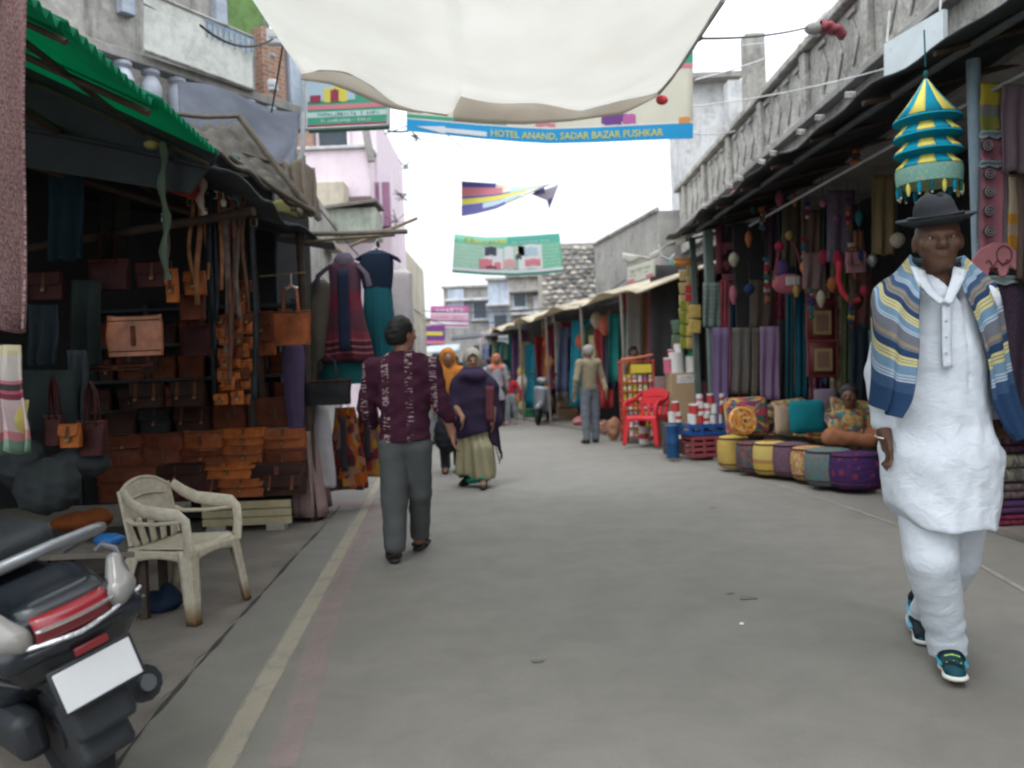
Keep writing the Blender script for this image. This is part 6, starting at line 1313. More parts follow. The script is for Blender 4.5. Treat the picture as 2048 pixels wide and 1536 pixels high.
for i,(y0,y1,col,pal,l) in enumerate(((1040,1062,(.16,.02,.05),((.2,.03,.06),(.1,.02,.04)),'crimson folded carpet at the bottom of the pile at the right edge'),(1010,1038,(.05,.03,.09),((.07,.04,.12),(.1,.03,.05)),'violet folded carpet second from the bottom at the right edge'),(975,1008,(.13,.09,.10),((.18,.12,.12),(.08,.07,.08)),'brown grey folded carpet in the middle of the pile at the right edge'),(915,973,(.18,.17,.12),((.28,.27,.18),(.12,.11,.1),(.22,.2,.17)),'grey and cream folded carpet near the top of the pile at the right edge'),(880,913,(.07,.03,.05),((.1,.04,.06),(.04,.03,.05)),'dark maroon folded carpet on top of the pile at the right edge'))):
    a=gr(2040,1062,.04); d=a.y+.18; z0=at(2020,y1,d-.18).z; z1=at(2020,y0,d-.18).z; t=thing('folded_carpet',l,'carpet',(3.75,d+.2,z0),'carpets piled at the right edge')
    mt=fabric('carpet_%s'%['crimson','violet','brown','cream','maroon'][i],col,'cells',pal,3,asp=(3,1,1),co='obj')
    for k in range(2):
        h=(z1-z0)/2; m=MB(); m.tube([(-.42,-.2,h*(k+.5)),(.5,-.2,h*(k+.5))],h*.49,10); m.box((.04,.05,h*(k+.5)),(.92,.5,h*.97)); m.build('fold',mt,t,local=True,bevel=.01)
FAB[0]=1.0
# ---------------- grocery stall ----------------
def tin(label,c,r,h,mt,lid,group,name='tin',cat='tin',band=None):
    t=thing(name,label,cat,c,group); m=MB(); m.lathe([(r,0),(r,h*.94),(r*.97,h*.95)],n=18); m.build('body',mt,t,local=True,angle=30)
    m=MB(); m.lathe([(r*1.03,h*.90),(r*1.04,h),(r*.9,h*1.02),(.01,h*1.02)],n=18); m.build('lid',lid,t,local=True,angle=30)
    if band: m=MB(); m.lathe([(r*1.01,h*.28),(r*1.01,h*.62)],n=18); m.build('label_band',band,t,local=True)
    return t
TW=plain('tin_white',(.6,.6,.58),.4,.06); TR=plain('tin_red',(.42,.04,.04),.4,.1); TG=plain('tin_green',(.04,.22,.10),.4,.1); TP=plain('tin_pink',(.5,.12,.2),.4,.1); TYL=plain('jar_yellow',(.52,.40,.05),.4,.1); TPP=plain('jar_purple_label',(.35,.12,.22),.5)
# red crates, blue crate, blue drum
p=gr(1405,915,.04); dC=p.y+.18; p.x=at(1411,880,dC).x
def crate(label,c,w,dpt,h,mt,slots=4,group=None):
    t=thing('crate',label,'crate',c,group,.12); 
    for z in np.linspace(.03,h-.02,slots):
        for (x,y,sx,sy) in ((0,-dpt/2,w,.02),(0,dpt/2,w,.02),(-w/2,0,.02,dpt),(w/2,0,.02,dpt)): m=MB(); m.box((x,y,z),(sx,sy,h/slots*.62)); m.build('slat',mt,t,local=True,bevel=.003)
    for x in (-w/2,-w/6,w/6,w/2):
        for y in (-dpt/2-.006,dpt/2+.006): m=MB(); m.box((x,y,h/2),(.035,.02,h)); m.build('post',mt,t,local=True,bevel=.003)
    m=MB(); m.box((0,0,.012),(w,dpt,.02)); m.build('base',mt,t,local=True); return t
CRR=plain('crate_maroon',(.24,.05,.06),.55,.12); CRB=plain('crate_blue',(.01,.07,.25),.5,.1); DRB=plain('drum_blue',(.01,.06,.17),.45,.1)
w=72*dC/F; crate('dusty maroon plastic crate standing on the ground under the tins',(p.x,dC,.04),w,.34,.27,CRR,4)
crate('blue plastic crate stacked on the maroon one, full of tins',(p.x-.02,dC,.32),w*1.02,.34,.14,CRB,2)
G='tins heaped in the blue crate'; rd=random.Random(4)
cols=[('white and red',TW,TW,TR),('white',TW,TW,None),('red',TR,TW,None),('green lidded white',TW,TG,None),('pink banded',TW,TW,TP)]
lv=['bottom','middle','top']
for r_,(z,n,sh_) in enumerate(((.47,5,0),(.60,5,.02),(.73,3,.06))):
    for j in range(2 if r_<2 else 1):
        for i in range(n):
            if r_==0 and i==0 and j==0: pass
            nm,b0,l0,bd=cols[rd.randrange(5)] if r_!=1 else cols[(2,0,4,1,2)[i%5]]
            x=p.x-w*.44+w*.88*(i+.5)/n+sh_; tin('%s tin, %s from left, %s of the %s blue crate layer'%(nm,ordn[i],'front' if j==0 else 'back',lv[r_]),(x,dC-.09+.17*j,z),.042,.125,b0,l0,G,band=bd)
for i,(dx,h) in enumerate(((-.30,.14),(-.38,.14),(-.33,.14))):
    tin(['red banded tin left of the blue crate','white tin leftmost beside the cardboard box','red tin stacked on the two beside the cardboard box'][i],(p.x+dx,dC+.26,.48 if i<2 else .62),.05,h,TW if i<2 else TR,TW,G,band=TR if i==0 else None)
m=MB(); m.box((p.x-.36,dC+.34,.26),(.26,.2,.42)); tag(m.build('stand_box',plain('dark_box',(.07,.05,.045),.9),bevel=.01),'dark box under the loose tins left of the maroon crate','box')
q=gr(1357,908,.04); t=thing('blue_drum','small blue plastic drum standing left of the maroon crate','drum',(at(1345,880,dC-.05).x,dC-.05,.04)); m=MB(); r=12.5*q.y/F; m.lathe([(r*.95,0),(r,.02),(r,.18),(r*1.04,.19),(r*1.04,.21),(r,.22),(r,.38),(r*1.05,.39),(r*1.05,.42),(r*.9,.43),(.01,.43)],n=18); m.build('body',DRB,t,local=True,angle=30)
m=MB(); m.box((r*1.02,-.05,.27),(.02,.06,.05)); m.build('handle',TW,t,local=True,bevel=.004)
# tall cardboard carton with paper label and tubs on top
CBD=plain('cardboard',(.36,.25,.15),.85,.1,4,.2,60); p2=gr(1365,885,.04); dB=p2.y+.3
def zat(py,px,d): return at(px,py,d).z
x0,x1=at(1337,800,dB).x,at(1396,800,dB).x; zt=zat(745,1366,dB-.2)
t=thing('carton','tall brown cardboard carton with a white printed label, behind the red chair','carton',((x0+x1)/2,dB,.1)); m=MB(); m.box(((x0+x1)/2,dB,(zt+.1)/2),(x1-x0,.4,zt-.1)); m.build('box',CBD,t,bevel=.01)
m=MB(); m.box(((x0+x1)/2+.02,dB-.203,zt-.10),(.30,.006,.13)); lb=m.build('label_sheet',TW,t); m=MB()
def lf(u,v): return ((x0+x1)/2+.02-.14+.28*u,dB-.207,zt-.04-.12*v)
scribble(m,lf,.2,.85,.35,.2,3,8,.002); scribble(m,lf,.1,.9,.7,.15,4,12,.002); m.build('print',DK,lb)
G='tubs on the carton'
for i,(px,py,r,h,b0,l0,l) in enumerate(((1353,742,15,.32,TW,TW,'big white tub standing on the tall carton'),(1385,744,14,.28,TW,TG,'white tub with a green lid right of the big tub'),(1338,744,10,.24,TP,TW,'pink tub at the left edge of the carton top'),(1357,703,9,.14,TW,TR,'small white tub with red lid on top of the big tub'),(1385,708,9,.14,TG,TW,'small green tub stacked on the green lidded tub'),(1343,707,7,.12,TR,TW,'little red tin stacked on the pink tub'))):
    c=at(px,py,dB-.05); c.z=zt+(0 if i<3 else (.33,.29,.25)[i-3]); tin(l,c,r*dB/F,h,b0,l0,G,'tub','tub')
m=MB(); c=at(1325,760,dB+.3); m.box((c.x,c.y,.85),(.28,.3,.45)); tag(m.build('carton',plain('mauve_carton',(.22,.15,.15),.85),bevel=.01),'mauve brown carton behind the red chair back','carton')
m=MB(); c=at(1325,830,dB+.3); m.box((c.x,c.y,.35),(.3,.3,.5)); tag(m.build('carton',plain('green_grey_carton',(.12,.17,.15),.85),bevel=.01),'grey green carton below the mauve one','carton')
m=MB(); c=at(1422,760,dB+.5); m.box((c.x,c.y,.7),(.22,.3,.5)); tag(m.build('carton',plain('wine_carton',(.12,.03,.05),.85),bevel=.01),'wine red carton half hidden behind the purple cloth','carton')
# red rack of yellow jars
pr=gr(1278,882,.04); dr=pr.y+.18; xr0,xr1=at(1243,800,dr).x,at(1306,800,dr).x; zt=zat(722,1275,dr); RF=plain('rack_red',(.34,.05,.035),.5,.1)
t=thing('jar_rack','red framed rack standing at the road edge and filled with yellow capped jars','rack',((xr0+xr1)/2,dr,.04))
for x in (xr0,xr1):
    for y in (dr-.14,dr+.14): m=MB(); m.box((x,y,zt/2+.02),(.035,.035,zt)); m.build('post',RF,t,bevel=.004)
zs=np.linspace(.12,zt-.34,7)
for z in list(zs)+[zt]: m=MB(); m.box(((xr0+xr1)/2,dr,z-.012),(xr1-xr0+.03,.3,.02)); m.build('shelf',RF if z!=zt else RF,t,bevel=.003)
m=MB(); m.tube([(xr0,dr-.1,zt+.03),((xr0+xr1)/2,dr-.12,zt+.05),(xr1,dr-.1,zt+.09)],.025,6); m.build('top_roll',plain('salmon_roll',(.5,.14,.08),.7),t)
G='yellow capped jars in the red rack'
for r_,z in enumerate(zs):
    hh=(zs[1]-zs[0])*.8
    for i in range(6):
        x=xr0+.045+(xr1-xr0-.09)*i/5; tin('yellow capped jar on the %s red rack shelf, %s from the left'%(['lowest','second lowest','third lowest','middle','third highest','second highest','highest'][r_],ordn[i]),(x,dr-.09,z),.034,hh,rd.choice((TPP,TYL,TW,TYL)),TYL,G,'jar','jar',band=rd.choice((TPP,TW,TYL)))
m=MB(); m.box(((xr0+xr1)/2+.06,dr-.15,zt-.13),(.34,.02,.14)); tag(m.build('yellow_board',plain('yellow_board',(.55,.45,.05),.6),bevel=.004),'small plain yellow board on the top shelf of the red rack','board')
# red plastic bucket chair is built with the chairs; white paint can under it
c=gr(1290,888,.04); tin('white and red paint can standing under the red plastic chair',(c.x,c.y+.1,.04),.075,.26,TW,TW,None,'paint_can','can',band=TR)
# sachets hanging in strips
G='strips of sachets hanging in the grocery stall'
ST=[(1325,590,780,(.52,.28,.05),'orange'),(1352,520,650,(.02,.30,.30),'teal'),(1351,600,632,(.08,.05,.16),'violet'),(1370,540,640,(.46,.36,.18),'cream'),(1385,530,700,(.42,.30,.10),'tan'),(1372,600,700,(.20,.24,.03),'lime green'),(1355,640,700,(.12,.18,.12),'sage'),(1390,610,670,(.48,.34,.10),'golden'),(1382,570,605,(.4,.04,.05),'red')]
for i,(px,pt,pb,col,nm) in enumerate(ST):
    d=hitline(px,650,RL,.55-.02*i); n=max(2,int((pb-pt)/22)); t=thing('sachet_strip','strip of %s sachets hanging in the grocery stall, %s from the left as listed by height'%(nm,ordn[i]) if False else {'orange':'long strip of orange packets hanging left in the grocery stall','teal':'teal strip of sachets hanging from the awning pole','violet':'short violet strip under the teal sachets','cream':'cream strip of sachets hanging right of the teal ones','tan':'tan strip of packets beside the dark post','lime green':'lime green bunch of packets above the white tubs','sage':'sage green strip below the violet sachets','golden':'golden strip of packets at the right of the bunch','red':'small red packet pair high at the right of the sachets'}[nm],'sachets',at(px,pt,d),G)
    for k in range(n):
        a=at(px-13,pt+(pb-pt)*k/n,d); b_=at(px+13,pt+(pb-pt)*(k+.86)/n,d+.03); m=MB(); m.box((a+b_)/2,(abs(b_.x-a.x)*.9,.035,abs(a.z-b_.z)),Matrix.Rotation(rd.uniform(-.12,.12),3,'Y')); m.build('sachet',plain('sachet_%s'%nm.replace(' ','_'),col,.3,.3,14,.2),t,bevel=.012)
for i,(a,b_,col,l) in enumerate(((1252,1283,(.36,.35,.33),'tall pale grey plastic curtain left in the grocery stall'),(1284,1296,(.20,.12,.06),'narrow brown cloth in the grocery stall'),(1296,1308,(.30,.08,.13),'narrow rose cloth in the grocery stall'),(1240,1252,(.40,.05,.12),'crimson cloth edge left of the pale grey curtain'),(1308,1318,(.14,.15,.07),'narrow olive cloth left of the orange packets'))):
    rcloth(l,a,b_,585,730,.5,fabric('grocery_cloth_%s'%['grey','brown','rose','crimson','olive'][i],col,'plain'),amp=.012,folds_=1)
ball=hit(1268,690,.35); quick_person('shopkeeper in a yellow orange shirt sitting behind the red jar rack',1268,0,1.5,fabric('yellow_orange_shirt',(.50,.26,.07),'plain'),None,pos=(ball.x,ball.y+.15,.28-.15),yaw=.6,vox=.02)
rcloth('small orange name board hanging under the awning above the sachets',1347,1384,516,532,.3,ORG,'hanging_board','board',1,.003)
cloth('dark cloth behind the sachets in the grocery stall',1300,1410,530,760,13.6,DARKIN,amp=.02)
# baskets and bags left of the rack
for i,(px,py,r,h,col,l) in enumerate(((1228,878,14,.36,(.36,.12,.04),'large orange sack of goods left of the red rack'),(1208,868,10,.24,(.30,.10,.07),'salmon sack behind the legs of the grey haired man'),(1160,852,14,.2,(.48,.10,.12),'red and pink bag on the ground left of the grey haired man'),(1150,838,9,.24,(.5,.2,.08),'orange cloth bag leaning beside the carton boxes'),(1232,830,11,.3,(.42,.12,.05),'rust orange bag heaped upon the orange sack'))):
    c=gr(px,py,.03); s=c.y/F*r; o=sdf_obj('goods_sack',[(_ell((0,0,h*.45),(s,s*.8,h*.52)),0),(_ell((s*.3,0,h*.8),(s*.5,s*.5,h*.25)),.06)],fabric('sack_%s'%['orange','salmon','red','amber','rust'][i],col,'floral',(mul(col,1.3),mul(col,.6),(.4,.35,.3)),1,co='obj',asp=(3,3,3)),None,.012,folds(i+30,.028,.10)); o.location=(c.x,c.y+.05,.03 if i<4 else .45); tag(o,l,'sack')
for i,(px,py,l) in enumerate(((1133,826,'brown carton on the ground beside the parked silver grey scooter'),(1138,802,'brown carton resting on top of the other carton by the far scooter'))):
    c=gr(1135,835,.03); m=MB(); m.box((c.x+.02*i,c.y+.1,.16+i*.26),(.5,.35,.24),Matrix.Rotation(.15*i,3,'Z')); tag(m.build('carton',CBD,bevel=.008),l,'carton','cartons beside the scooter')
m=MB(); c=gr(1068,838,.0); m.box((c.x,c.y+.3,.15),(.5,.35,.22)); tag(m.build('green_crate',plain('green_crate',(.015,.14,.07),.6),bevel=.01),'green plastic box on the ground left of the far scooter','crate')
# far textiles under the beige awning
G='clothes hanging under the beige awning'; rd=random.Random(21)
pal=[((.02,.20,.28),'blue'),((.20,.03,.06),'maroon'),((.36,.05,.05),'red'),((.05,.05,.07),'black'),((.03,.24,.22),'teal'),((.18,.10,.22),'mauve'),((.40,.14,.05),'rust'),((.30,.28,.25),'grey'),((.10,.12,.20),'slate'),((.42,.34,.20),'tan'),((.05,.08,.16),'navy'),((.40,.10,.16),'pink'),((.12,.22,.14),'green')]
spots=[]; px=1238
far=[(1238,4),(1224,3),(1212,2),(1200,9),(1190,12),(1176,4),(1166,0),(1154,3),(1144,1),(1134,8),(1126,7),(1116,1),(1106,1),(1096,6),(1086,2),(1072,0),(1060,0),(1050,9),(1040,5),(1030,4),(1022,7),(1012,4),(1003,10),(994,12),(985,3),(976,8),(968,7),(960,3)]
for i,(px,ci) in enumerate(far):
    y=hitline(px,740,RL,.42 if i%3 else .3); y=max(y,13.0); zt=2.35-.0*i; d=y; pt=at(px,700,d); k=F/d
    top=735-(zt-1.24)*k+rd.uniform(0,.45)*k; bot=735+(1.24-.35-rd.uniform(0,.9))*k; w=(.26+.26*rd.random())*k
    col,nm=pal[ci]; 
    if px in (1072,1060): top=745-(1.24*.75)*k*.8; bot=815
    mt=fabric('far_cloth_%s'%nm,col,'floral' if i%2 else 'plain',(mul(col,1.5),mul(col,.6),mul(col,1.25)),1,asp=(2,5,1))
    rcl=cloth('%s cloth under the beige awning, %s'%(nm,'near end' if i<6 else 'by the far scooter' if i<14 else 'past the far scooter' if i<21 else 'far end')+(', %s from the right there'%ordn[(i if i<6 else i-6 if i<14 else i-14 if i<21 else i-21)]),px-w/2,px+w/2,top,bot,d,mt,amp=.05,folds_=2,nv=8,group=G,skew=rd.uniform(-.06,.06)*k,taper=rd.uniform(.75,1.25),d2=d+rd.uniform(-.25,.25))
# back wall for the far stalls
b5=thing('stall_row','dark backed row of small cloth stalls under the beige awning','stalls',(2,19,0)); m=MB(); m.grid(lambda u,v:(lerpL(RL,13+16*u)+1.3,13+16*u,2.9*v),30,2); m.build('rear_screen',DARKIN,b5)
# round hats, bags and heads of mannequins hanging high at the near far-stall
for i,(px,py,r,col,l) in enumerate(((1210,650,16,(.48,.14,.10),'coral red cloth hat hanging in the near beige awning stall'),(1193,640,13,(.42,.38,.30),'cream cloth hat hanging left of the coral one'),(1222,632,11,(.15,.09,.10),'dark brown bag hanging above the coral hat'),(1162,683,12,(.5,.12,.06),'bright orange bag hanging in the near beige awning stall'),(1095,688,10,(.45,.10,.06),'orange red bag hanging above the far scooter'),(1155,655,9,(.3,.06,.15),'magenta pouch hanging above the bright orange bag'),(1100,725,11,(.5,.2,.08),'amber basket hanging behind the silver grey scooter'),(1047,768,15,(.55,.5,.42),'cream round cushion hanging beside the child in red'),(1044,745,10,(.5,.36,.12),'mustard round cushion above the cream one'),(1042,800,12,(.42,.16,.06),'rust cushion below the cream one'),(1046,815,11,(.3,.3,.16),'olive cushion lowest beside the child in red'))):
    ball_hang(l,px,py,.25,r,fabric('orn_%d'%i if False else 'ornament_%s'%['coral','cream','brown','orange','redorange','magenta','amber','ivory','mustard','rust','olive'][i],col,'plain'))
# row of small trinkets and folded stock that crowd the textile shop
rd=random.Random(77); TC=[('plum',(.10,.03,.08)),('rust',(.24,.08,.03)),('ochre',(.26,.18,.06)),('bottle green',(.03,.08,.05)),('crimson',(.22,.02,.04)),('navy',(.02,.03,.09)),('cream',(.30,.27,.2)),('teal',(.02,.10,.12)),('pink',(.30,.10,.14))]
for row,(y0,y1,r0,r1) in enumerate(((395,440,6,9),(470,520,7,11),(560,600,7,11))):
    for i in range(11):
        px=1446+28*i+rd.uniform(-8,8); nm,col=TC[rd.randrange(9)]
        ball_hang('%s trinket, %s from the left in the %s trinket row'%(nm,(ordn+['eleventh'])[i],('highest','middle','lowest')[row]),px,rd.uniform(y0,y1),rd.uniform(.15,.45),rd.uniform(r0,r1),fabric('trinket_%s'%nm.replace(' ','_'),col,'plain'),'trinket','trinket',h=rd.uniform(1.0,2.4)) if i%3 else None
        if i%3==0:
            c=hit(px,rd.uniform(y0,y1),rd.uniform(.15,.45)); t=thing('trinket','%s string of beads, %s from the left in the %s trinket row'%(nm,(ordn+['eleventh'])[i],('highest','middle','lowest')[row]),'trinket',c); s_=c.y/F
            for k in range(rd.randrange(4,8)):
                n2,c2=TC[rd.randrange(9)]; m=MB(); m.ball((.01*math.sin(k*2),0,-k*9*s_),(4.5*s_,4.5*s_,4*s_),8,6) if k%2 else m.box((0,0,-k*9*s_),(11*s_,5*s_,8*s_),Matrix.Rotation(k*.9,3,'Y')); m.build('bead',fabric('trinket_%s'%n2.replace(' ','_'),c2,'plain'),t,local=True)
            m=MB(); m.tube([(0,0,-60*s_),(0,0,40*s_)],.004,4); m.build('cord',CB,t,local=True)
for i in range(12):
    px=1470+23*i+rd.uniform(-5,5); nm,col=TC[rd.randrange(9)]; c=hit(px,812,rd.uniform(.75,1.0)); n_=rd.randrange(3,6); t=thing('folded_stock','stack of folded %s cloth behind the cushions, %s from the far end'%(nm,(ordn+['eleventh','twelfth'])[i]),'cloth stack',(c.x,c.y,.37),'folded cloth stacks behind the cushions',rd.uniform(.3,.7))
    for k in range(n_):
        nm2,col2=TC[(i*3+k)%9] if k else (nm,col); m=MB(); m.box((rd.uniform(-.01,.01),rd.uniform(-.01,.01),.03+.055*k),(.30,.26,.05)); m.build('fold',fabric('stock_%s'%nm2.replace(' ','_'),col2,'floral',(mul(col2,1.6),mul(col2,.5),mul(col2,1.2)),1.2,co='obj',asp=(4,4,4)),t,local=True,bevel=.018)
# shirt mannequin and white hanging shirt far away
cloth('white shirt hanging high at the far end under the dark canopy',962,982,664,690,24,fabric('white_far',(.5,.47,.5),'plain'),'hanging_shirt','shirt',amp=.03)
cloth('amber cloth hanging beside the white shirt at the far end',984,996,655,682,24,fabric('amber_far',(.36,.2,.07),'plain'),amp=.03)
m=MB(); m.grid(lambda u,v:at(905+140*u,672-14*u+10*v,26-3*u)+Vector((0,-.6*v,0)),8,3); tag(m.build('canopy',BLK2,solid=.03),'dark sagging canopy over the stalls at the far end of the street','canopy')
m=MB(); m.grid(lambda u,v:at(850+70*u,694-6*u+14*v,30)+Vector((0,-.5*v,0)),8,3); tag(m.build('canopy',plain('blue_grey_sheet',(.30,.36,.40),.7),solid=.03),'pale blue grey sheet canopy under the small purple signboard','canopy')
# ---------------- the man in white ----------------
dW=3.18; baseW=gr(1868,1325); baseW.y=dW; baseW.x=at(1880,1000,dW).x; baseW.z=0
mw_=thing('person','man in a white kurta, dark hat and striped scarf walking toward the camera','person',baseW); OFF[mw_.name]=Vector((0,0,0))
def JW(px,py,dd=0): p=at(px,py,dW+dd)-baseW; return (p.x,p.y,p.z)
K=F/dW   # px per metre at body depth
r=lambda px: px/K
hc=JW(1876,482,-.02); hp,LW,MW=head_prims(hc,1.02,-.33)
shR,shL=JW(1788,600,.02),JW(1964,600,.04); elR,elL=JW(1760,745,.03),JW(1992,742,.08); wrR,wrL=JW(1768,862,-.02),JW(1990,850,.05)
hipR,hipL=JW(1848,935),JW(1925,940); knR,knL=JW(1865,1130,-.06),JW(1908,1120,.16); anR=JW(1893,1305,.12); anL=JW(1842,1248,.56)
toeR=JW(1908,1358,-.06); toeL=JW(1846,1284,.42)
B=[(_seg(JW(1880,900),JW(1882,700),r(62),r(75),(1,.66,1)),0),(_seg(shR,shL,r(26),r(26)),.07),(_seg(JW(1880,600),JW(1878,530),r(30),r(27)),.03)]
for sh,el,wr,hip,kn,an,toe in ((shR,elR,wrR,hipR,knR,anR,toeR),(shL,elL,wrL,hipL,knL,anL,toeL)):
    B+=[(_seg(sh,el,r(25),r(20)),.03),(_seg(el,wr,r(19),r(12.5)),.015),(_seg(hip,kn,r(40),r(30)),.04),(_seg(kn,an,r(28),r(18)),.02),(_seg(an,toe,r(20),r(15),(1,1,.7)),.02)]
B+=hand_prims(wrR,JW(1776,905,-.03),1,.92,.5)+hand_prims(wrL,JW(1985,900,.02),-1,.92,.5)+[hp[0][:1]+(0,)]+hp[1:]
bd=sdf_obj('body',B,SKIN_D,mw_,.0085); eyes(bd,LW,1.02,(0,0,0))
WHT=NG('white_cotton_kurta'); _co=WHT.coord('obj',(1,1,1.4)); _n1=WHT.noise(_co,9,5,.6,1.6); _w=WHT.n('TexNoise'); _w.noise_type='RIDGED_MULTIFRACTAL'; WHT.l(WHT.coord('obj',(1.0,1,2.6),rot=(0,.45,0)),_w.inputs['Vector']); _w.inputs['Scale'].default_value=5; _w.inputs['Detail'].default_value=3
WHT=WHT.fin(WHT.ramp(_n1,[(.3,(.58,.63,.69)),(.7,(.64,.69,.75))]),.85,WHT.math('ADD',_n1,WHT.math('MULTIPLY',_w.outputs['Fac'],.7)),.42,.022,0,.12)
def kdisp():
    a=folds(11,.0075,.12,(1,.5,.8)); b=folds(5,.005,.06,(1.2,.5,.5)); 
    def f(P):
        z=P[...,2]; w=np.clip((1.45-z)/.6,.25,1); 
        diag=.0035*np.sin((P[...,0]*.8+z)*34+2*np.sin(P[...,0]*9))*np.clip((1.15-z)*3,0,1)
        plk=np.where((np.abs(P[...,0]-cx)<.004)&(z>1.12)&(P[...,1]<0),.006,0)
        return a(P)*w+b(P)*w*.7+diag+plk
    return f
cx=JW(1893,640)[0]
T=[(_seg(JW(1880,720),JW(1882,620),r(84),r(78),(1,.86,1)),0),(_seg(shR,shL,r(31),r(31),(1,.9,1)),.07),(_seg(JW(1880,720),JW(1870,820),r(84),r(91),(1,.86,1)),.05),(_seg(JW(1872,820),JW(1884,930),r(91),r(106),(1,.84,1)),.05),(_seg(JW(1884,930,-.02),JW(1889,1085,-.05),r(106),r(97),(1,.88,1)),.05),
   (_seg(JW(1800,900,.02),JW(1806,985,.02),r(40),r(28),(1,.6,1)),.04),(_seg(shR,JW(1758,745,.03),r(28),r(26)),.03),(_seg(shL,JW(1990,742,.08),r(28),r(26)),.03),(_seg(JW(1758,745,.03),JW(1766,842,-.01),r(26),r(23)),.02),(_seg(JW(1990,742,.08),JW(1984,815,.06),r(26),r(27)),.02)]
def kclip(P):
    x=P[...,0]; z=P[...,2]; hz=JW(1890,1044)[2]; xl=JW(1790,1000)[0]; 
    hem=hz+np.clip(2.6*np.abs(np.minimum(0,x-xl-.035))**1.25,0,.4)+.006*np.sin(x*30)-.02*np.clip((x-.02)*4,0,1)
    return hem-z
def neckcut(P):
    z=P[...,2]; x=np.abs(P[...,0]-JW(1886,560)[0]); y=P[...,1]
    v=JW(1890,612)[2]; return -np.maximum.reduce([v+x*1.9-z, y+.0, x-.085])  # V opening
def kc(P): return np.maximum(kclip(P), neckcut(P))
sdf_obj('kurta',T,WHT,mw_,.009,kdisp(),kc)
# trousers
def tdisp():
    a=folds(23,.004,.13,(1.2,.5,.7)); b=folds(29,.006,.05,(.5,.4,1.6))
    return lambda P: a(P)+b(P)*np.clip((.42-P[...,2])*3.5,.1,1)
G=[(_seg(JW(1850,960),JW(1920,965),r(62),r(60),(1,.8,1)),0)]
G+=[(_seg(JW(1852,980),JW(1862,1115,-.06),r(59),r(50)),.03),(_seg(JW(1862,1115,-.06),JW(1887,1245,.06),r(50),r(39)),.004),(_seg(JW(1887,1245,.06),JW(1896,1300,.10),r(38),r(38)),.01)]
G+=[(_seg(JW(1925,980,.05),JW(1912,1115,.16),r(55),r(46)),.01),(_seg(JW(1912,1115,.16),JW(1846,1244,.54),r(46),r(36)),.01)]
sdf_obj('trousers',G,WHT,mw_,.009,tdisp(),lambda P: np.where(P[...,1]<.34, JW(1890,1312,.10)[2]-P[...,2]+.12*(P[...,0]-JW(1890,1300)[0]), JW(1846,1262,.54)[2]-P[...,2]))
# collar, placket, buttons, pocket, cuffs
def ribbon(name,pts,w,mt,par,th=.006,nrm=(0,-1,0)):
    m=MB(); P_=[Vector(p) for p in pts]; n=len(P_)-1
    def f(u,v):
        t=v*n; i=min(int(t),n-1); p=P_[i].lerp(P_[i+1],t-i); d=(P_[i+1]-P_[i]).normalized(); s=d.cross(Vector(nrm)).normalized(); ww=w(v) if callable(w) else w
        return p+s*(u-.5)*ww
    m.grid(f,3,n*5); return m.build(name,mt,par,local=True,solid=th)
def front(px,py,o=0): # point on the front surface of the kurta at that pixel
    prof=[(560,.12),(620,.142),(700,.150),(780,.158),(860,.165),(940,.175),(1040,.18)]
    y=itp(prof,min(1039,max(560,py))); c=1883; hw=92; q=min(.98,abs(px-c)/hw/1.15); return JW(px,py,-(y+.012)*(math.sqrt(1-q*q)*.9+.1)-o)
ribbon('placket',[front(1893,612),front(1893,650),front(1893,700),front(1895,735)],.034,WHT,mw_,.008)
for py in (640,672,704):
    m=MB(); m.ball(front(1893,py,.008),(.006,.003,.006),8,6); m.build('button',plain('pearl_button',(.6,.6,.58),.3),mw_,local=True)
ribbon('collar',[JW(1835,538,-.06),JW(1842,560,-.12),JW(1862,585,-.14),JW(1885,606,-.165)],lambda v:.055*(1-.45*v),WHT,mw_,.01,(.2,-1,.5)); ribbon('collar',[JW(1920,538,-.06),JW(1916,556,-.12),JW(1906,580,-.14),JW(1894,606,-.165)],lambda v:.05*(1-.45*v),WHT,mw_,.01,(-.2,-1,.5))
_hp=[]
for _i in range(15):
    _a=_i/14; _px=1800+190*_a; _py=1043-34*max(0,1-_a*4)**1.5+2*math.sin(_a*7); _q=min(.97,abs(_px-1890)/108); _hp.append(JW(_px,_py,-(.178*math.sqrt(1-_q*_q)+.05)))
# hat
HATM=plain('charcoal_felt',(.035,.04,.047),.95,.15,12,.5,200); hcp=Vector(JW(1872,447,-.02)); HM=Matrix.Rotation(R(-7),3,'Y')@Matrix.Rotation(R(9),3,'X')
ht=sdf_obj('hat',[(_seg(hcp+HM@Vector((0,0,.0)),hcp+HM@Vector((-.004,0,.048)),.092,.072,(1,1.12,1)),0),(_ell(hcp+HM@Vector((0,0,.11)),(.018,.075,.025),[list(q) for q in HM]),.02,'sub')],HATM,mw_,.008,None,lambda P:-((P-np.array(hcp))@np.array(HM@Vector((0,0,1)))+.005))
m=MB(); m.lathe([(.086,.004),(.108,.006),(.136,.022),(.137,.027),(.105,.014),(.086,.012)],hcp,n=40,sy=1.15,mat=HM@Matrix.Rotation(R(0),3,'X')); m.build('hat_brim',HATM,mw_,local=True)
m=MB(); m.lathe([(.0955,.008),(.096,.034),(.090,.036),(.089,.008)],hcp,n=40,sy=1.13,mat=HM); m.build('hat_band',plain('black_ribbon',(.012,.013,.016),.6),mw_,local=True)
sdf_obj('hair',[(_ell(Vector(hc)+Vector((.006,.030,.005)),(.076,.078,.078)),0)],HAIRB,mw_,.01,None,lambda P: P[...,2]-(hcp.z+.0)) 
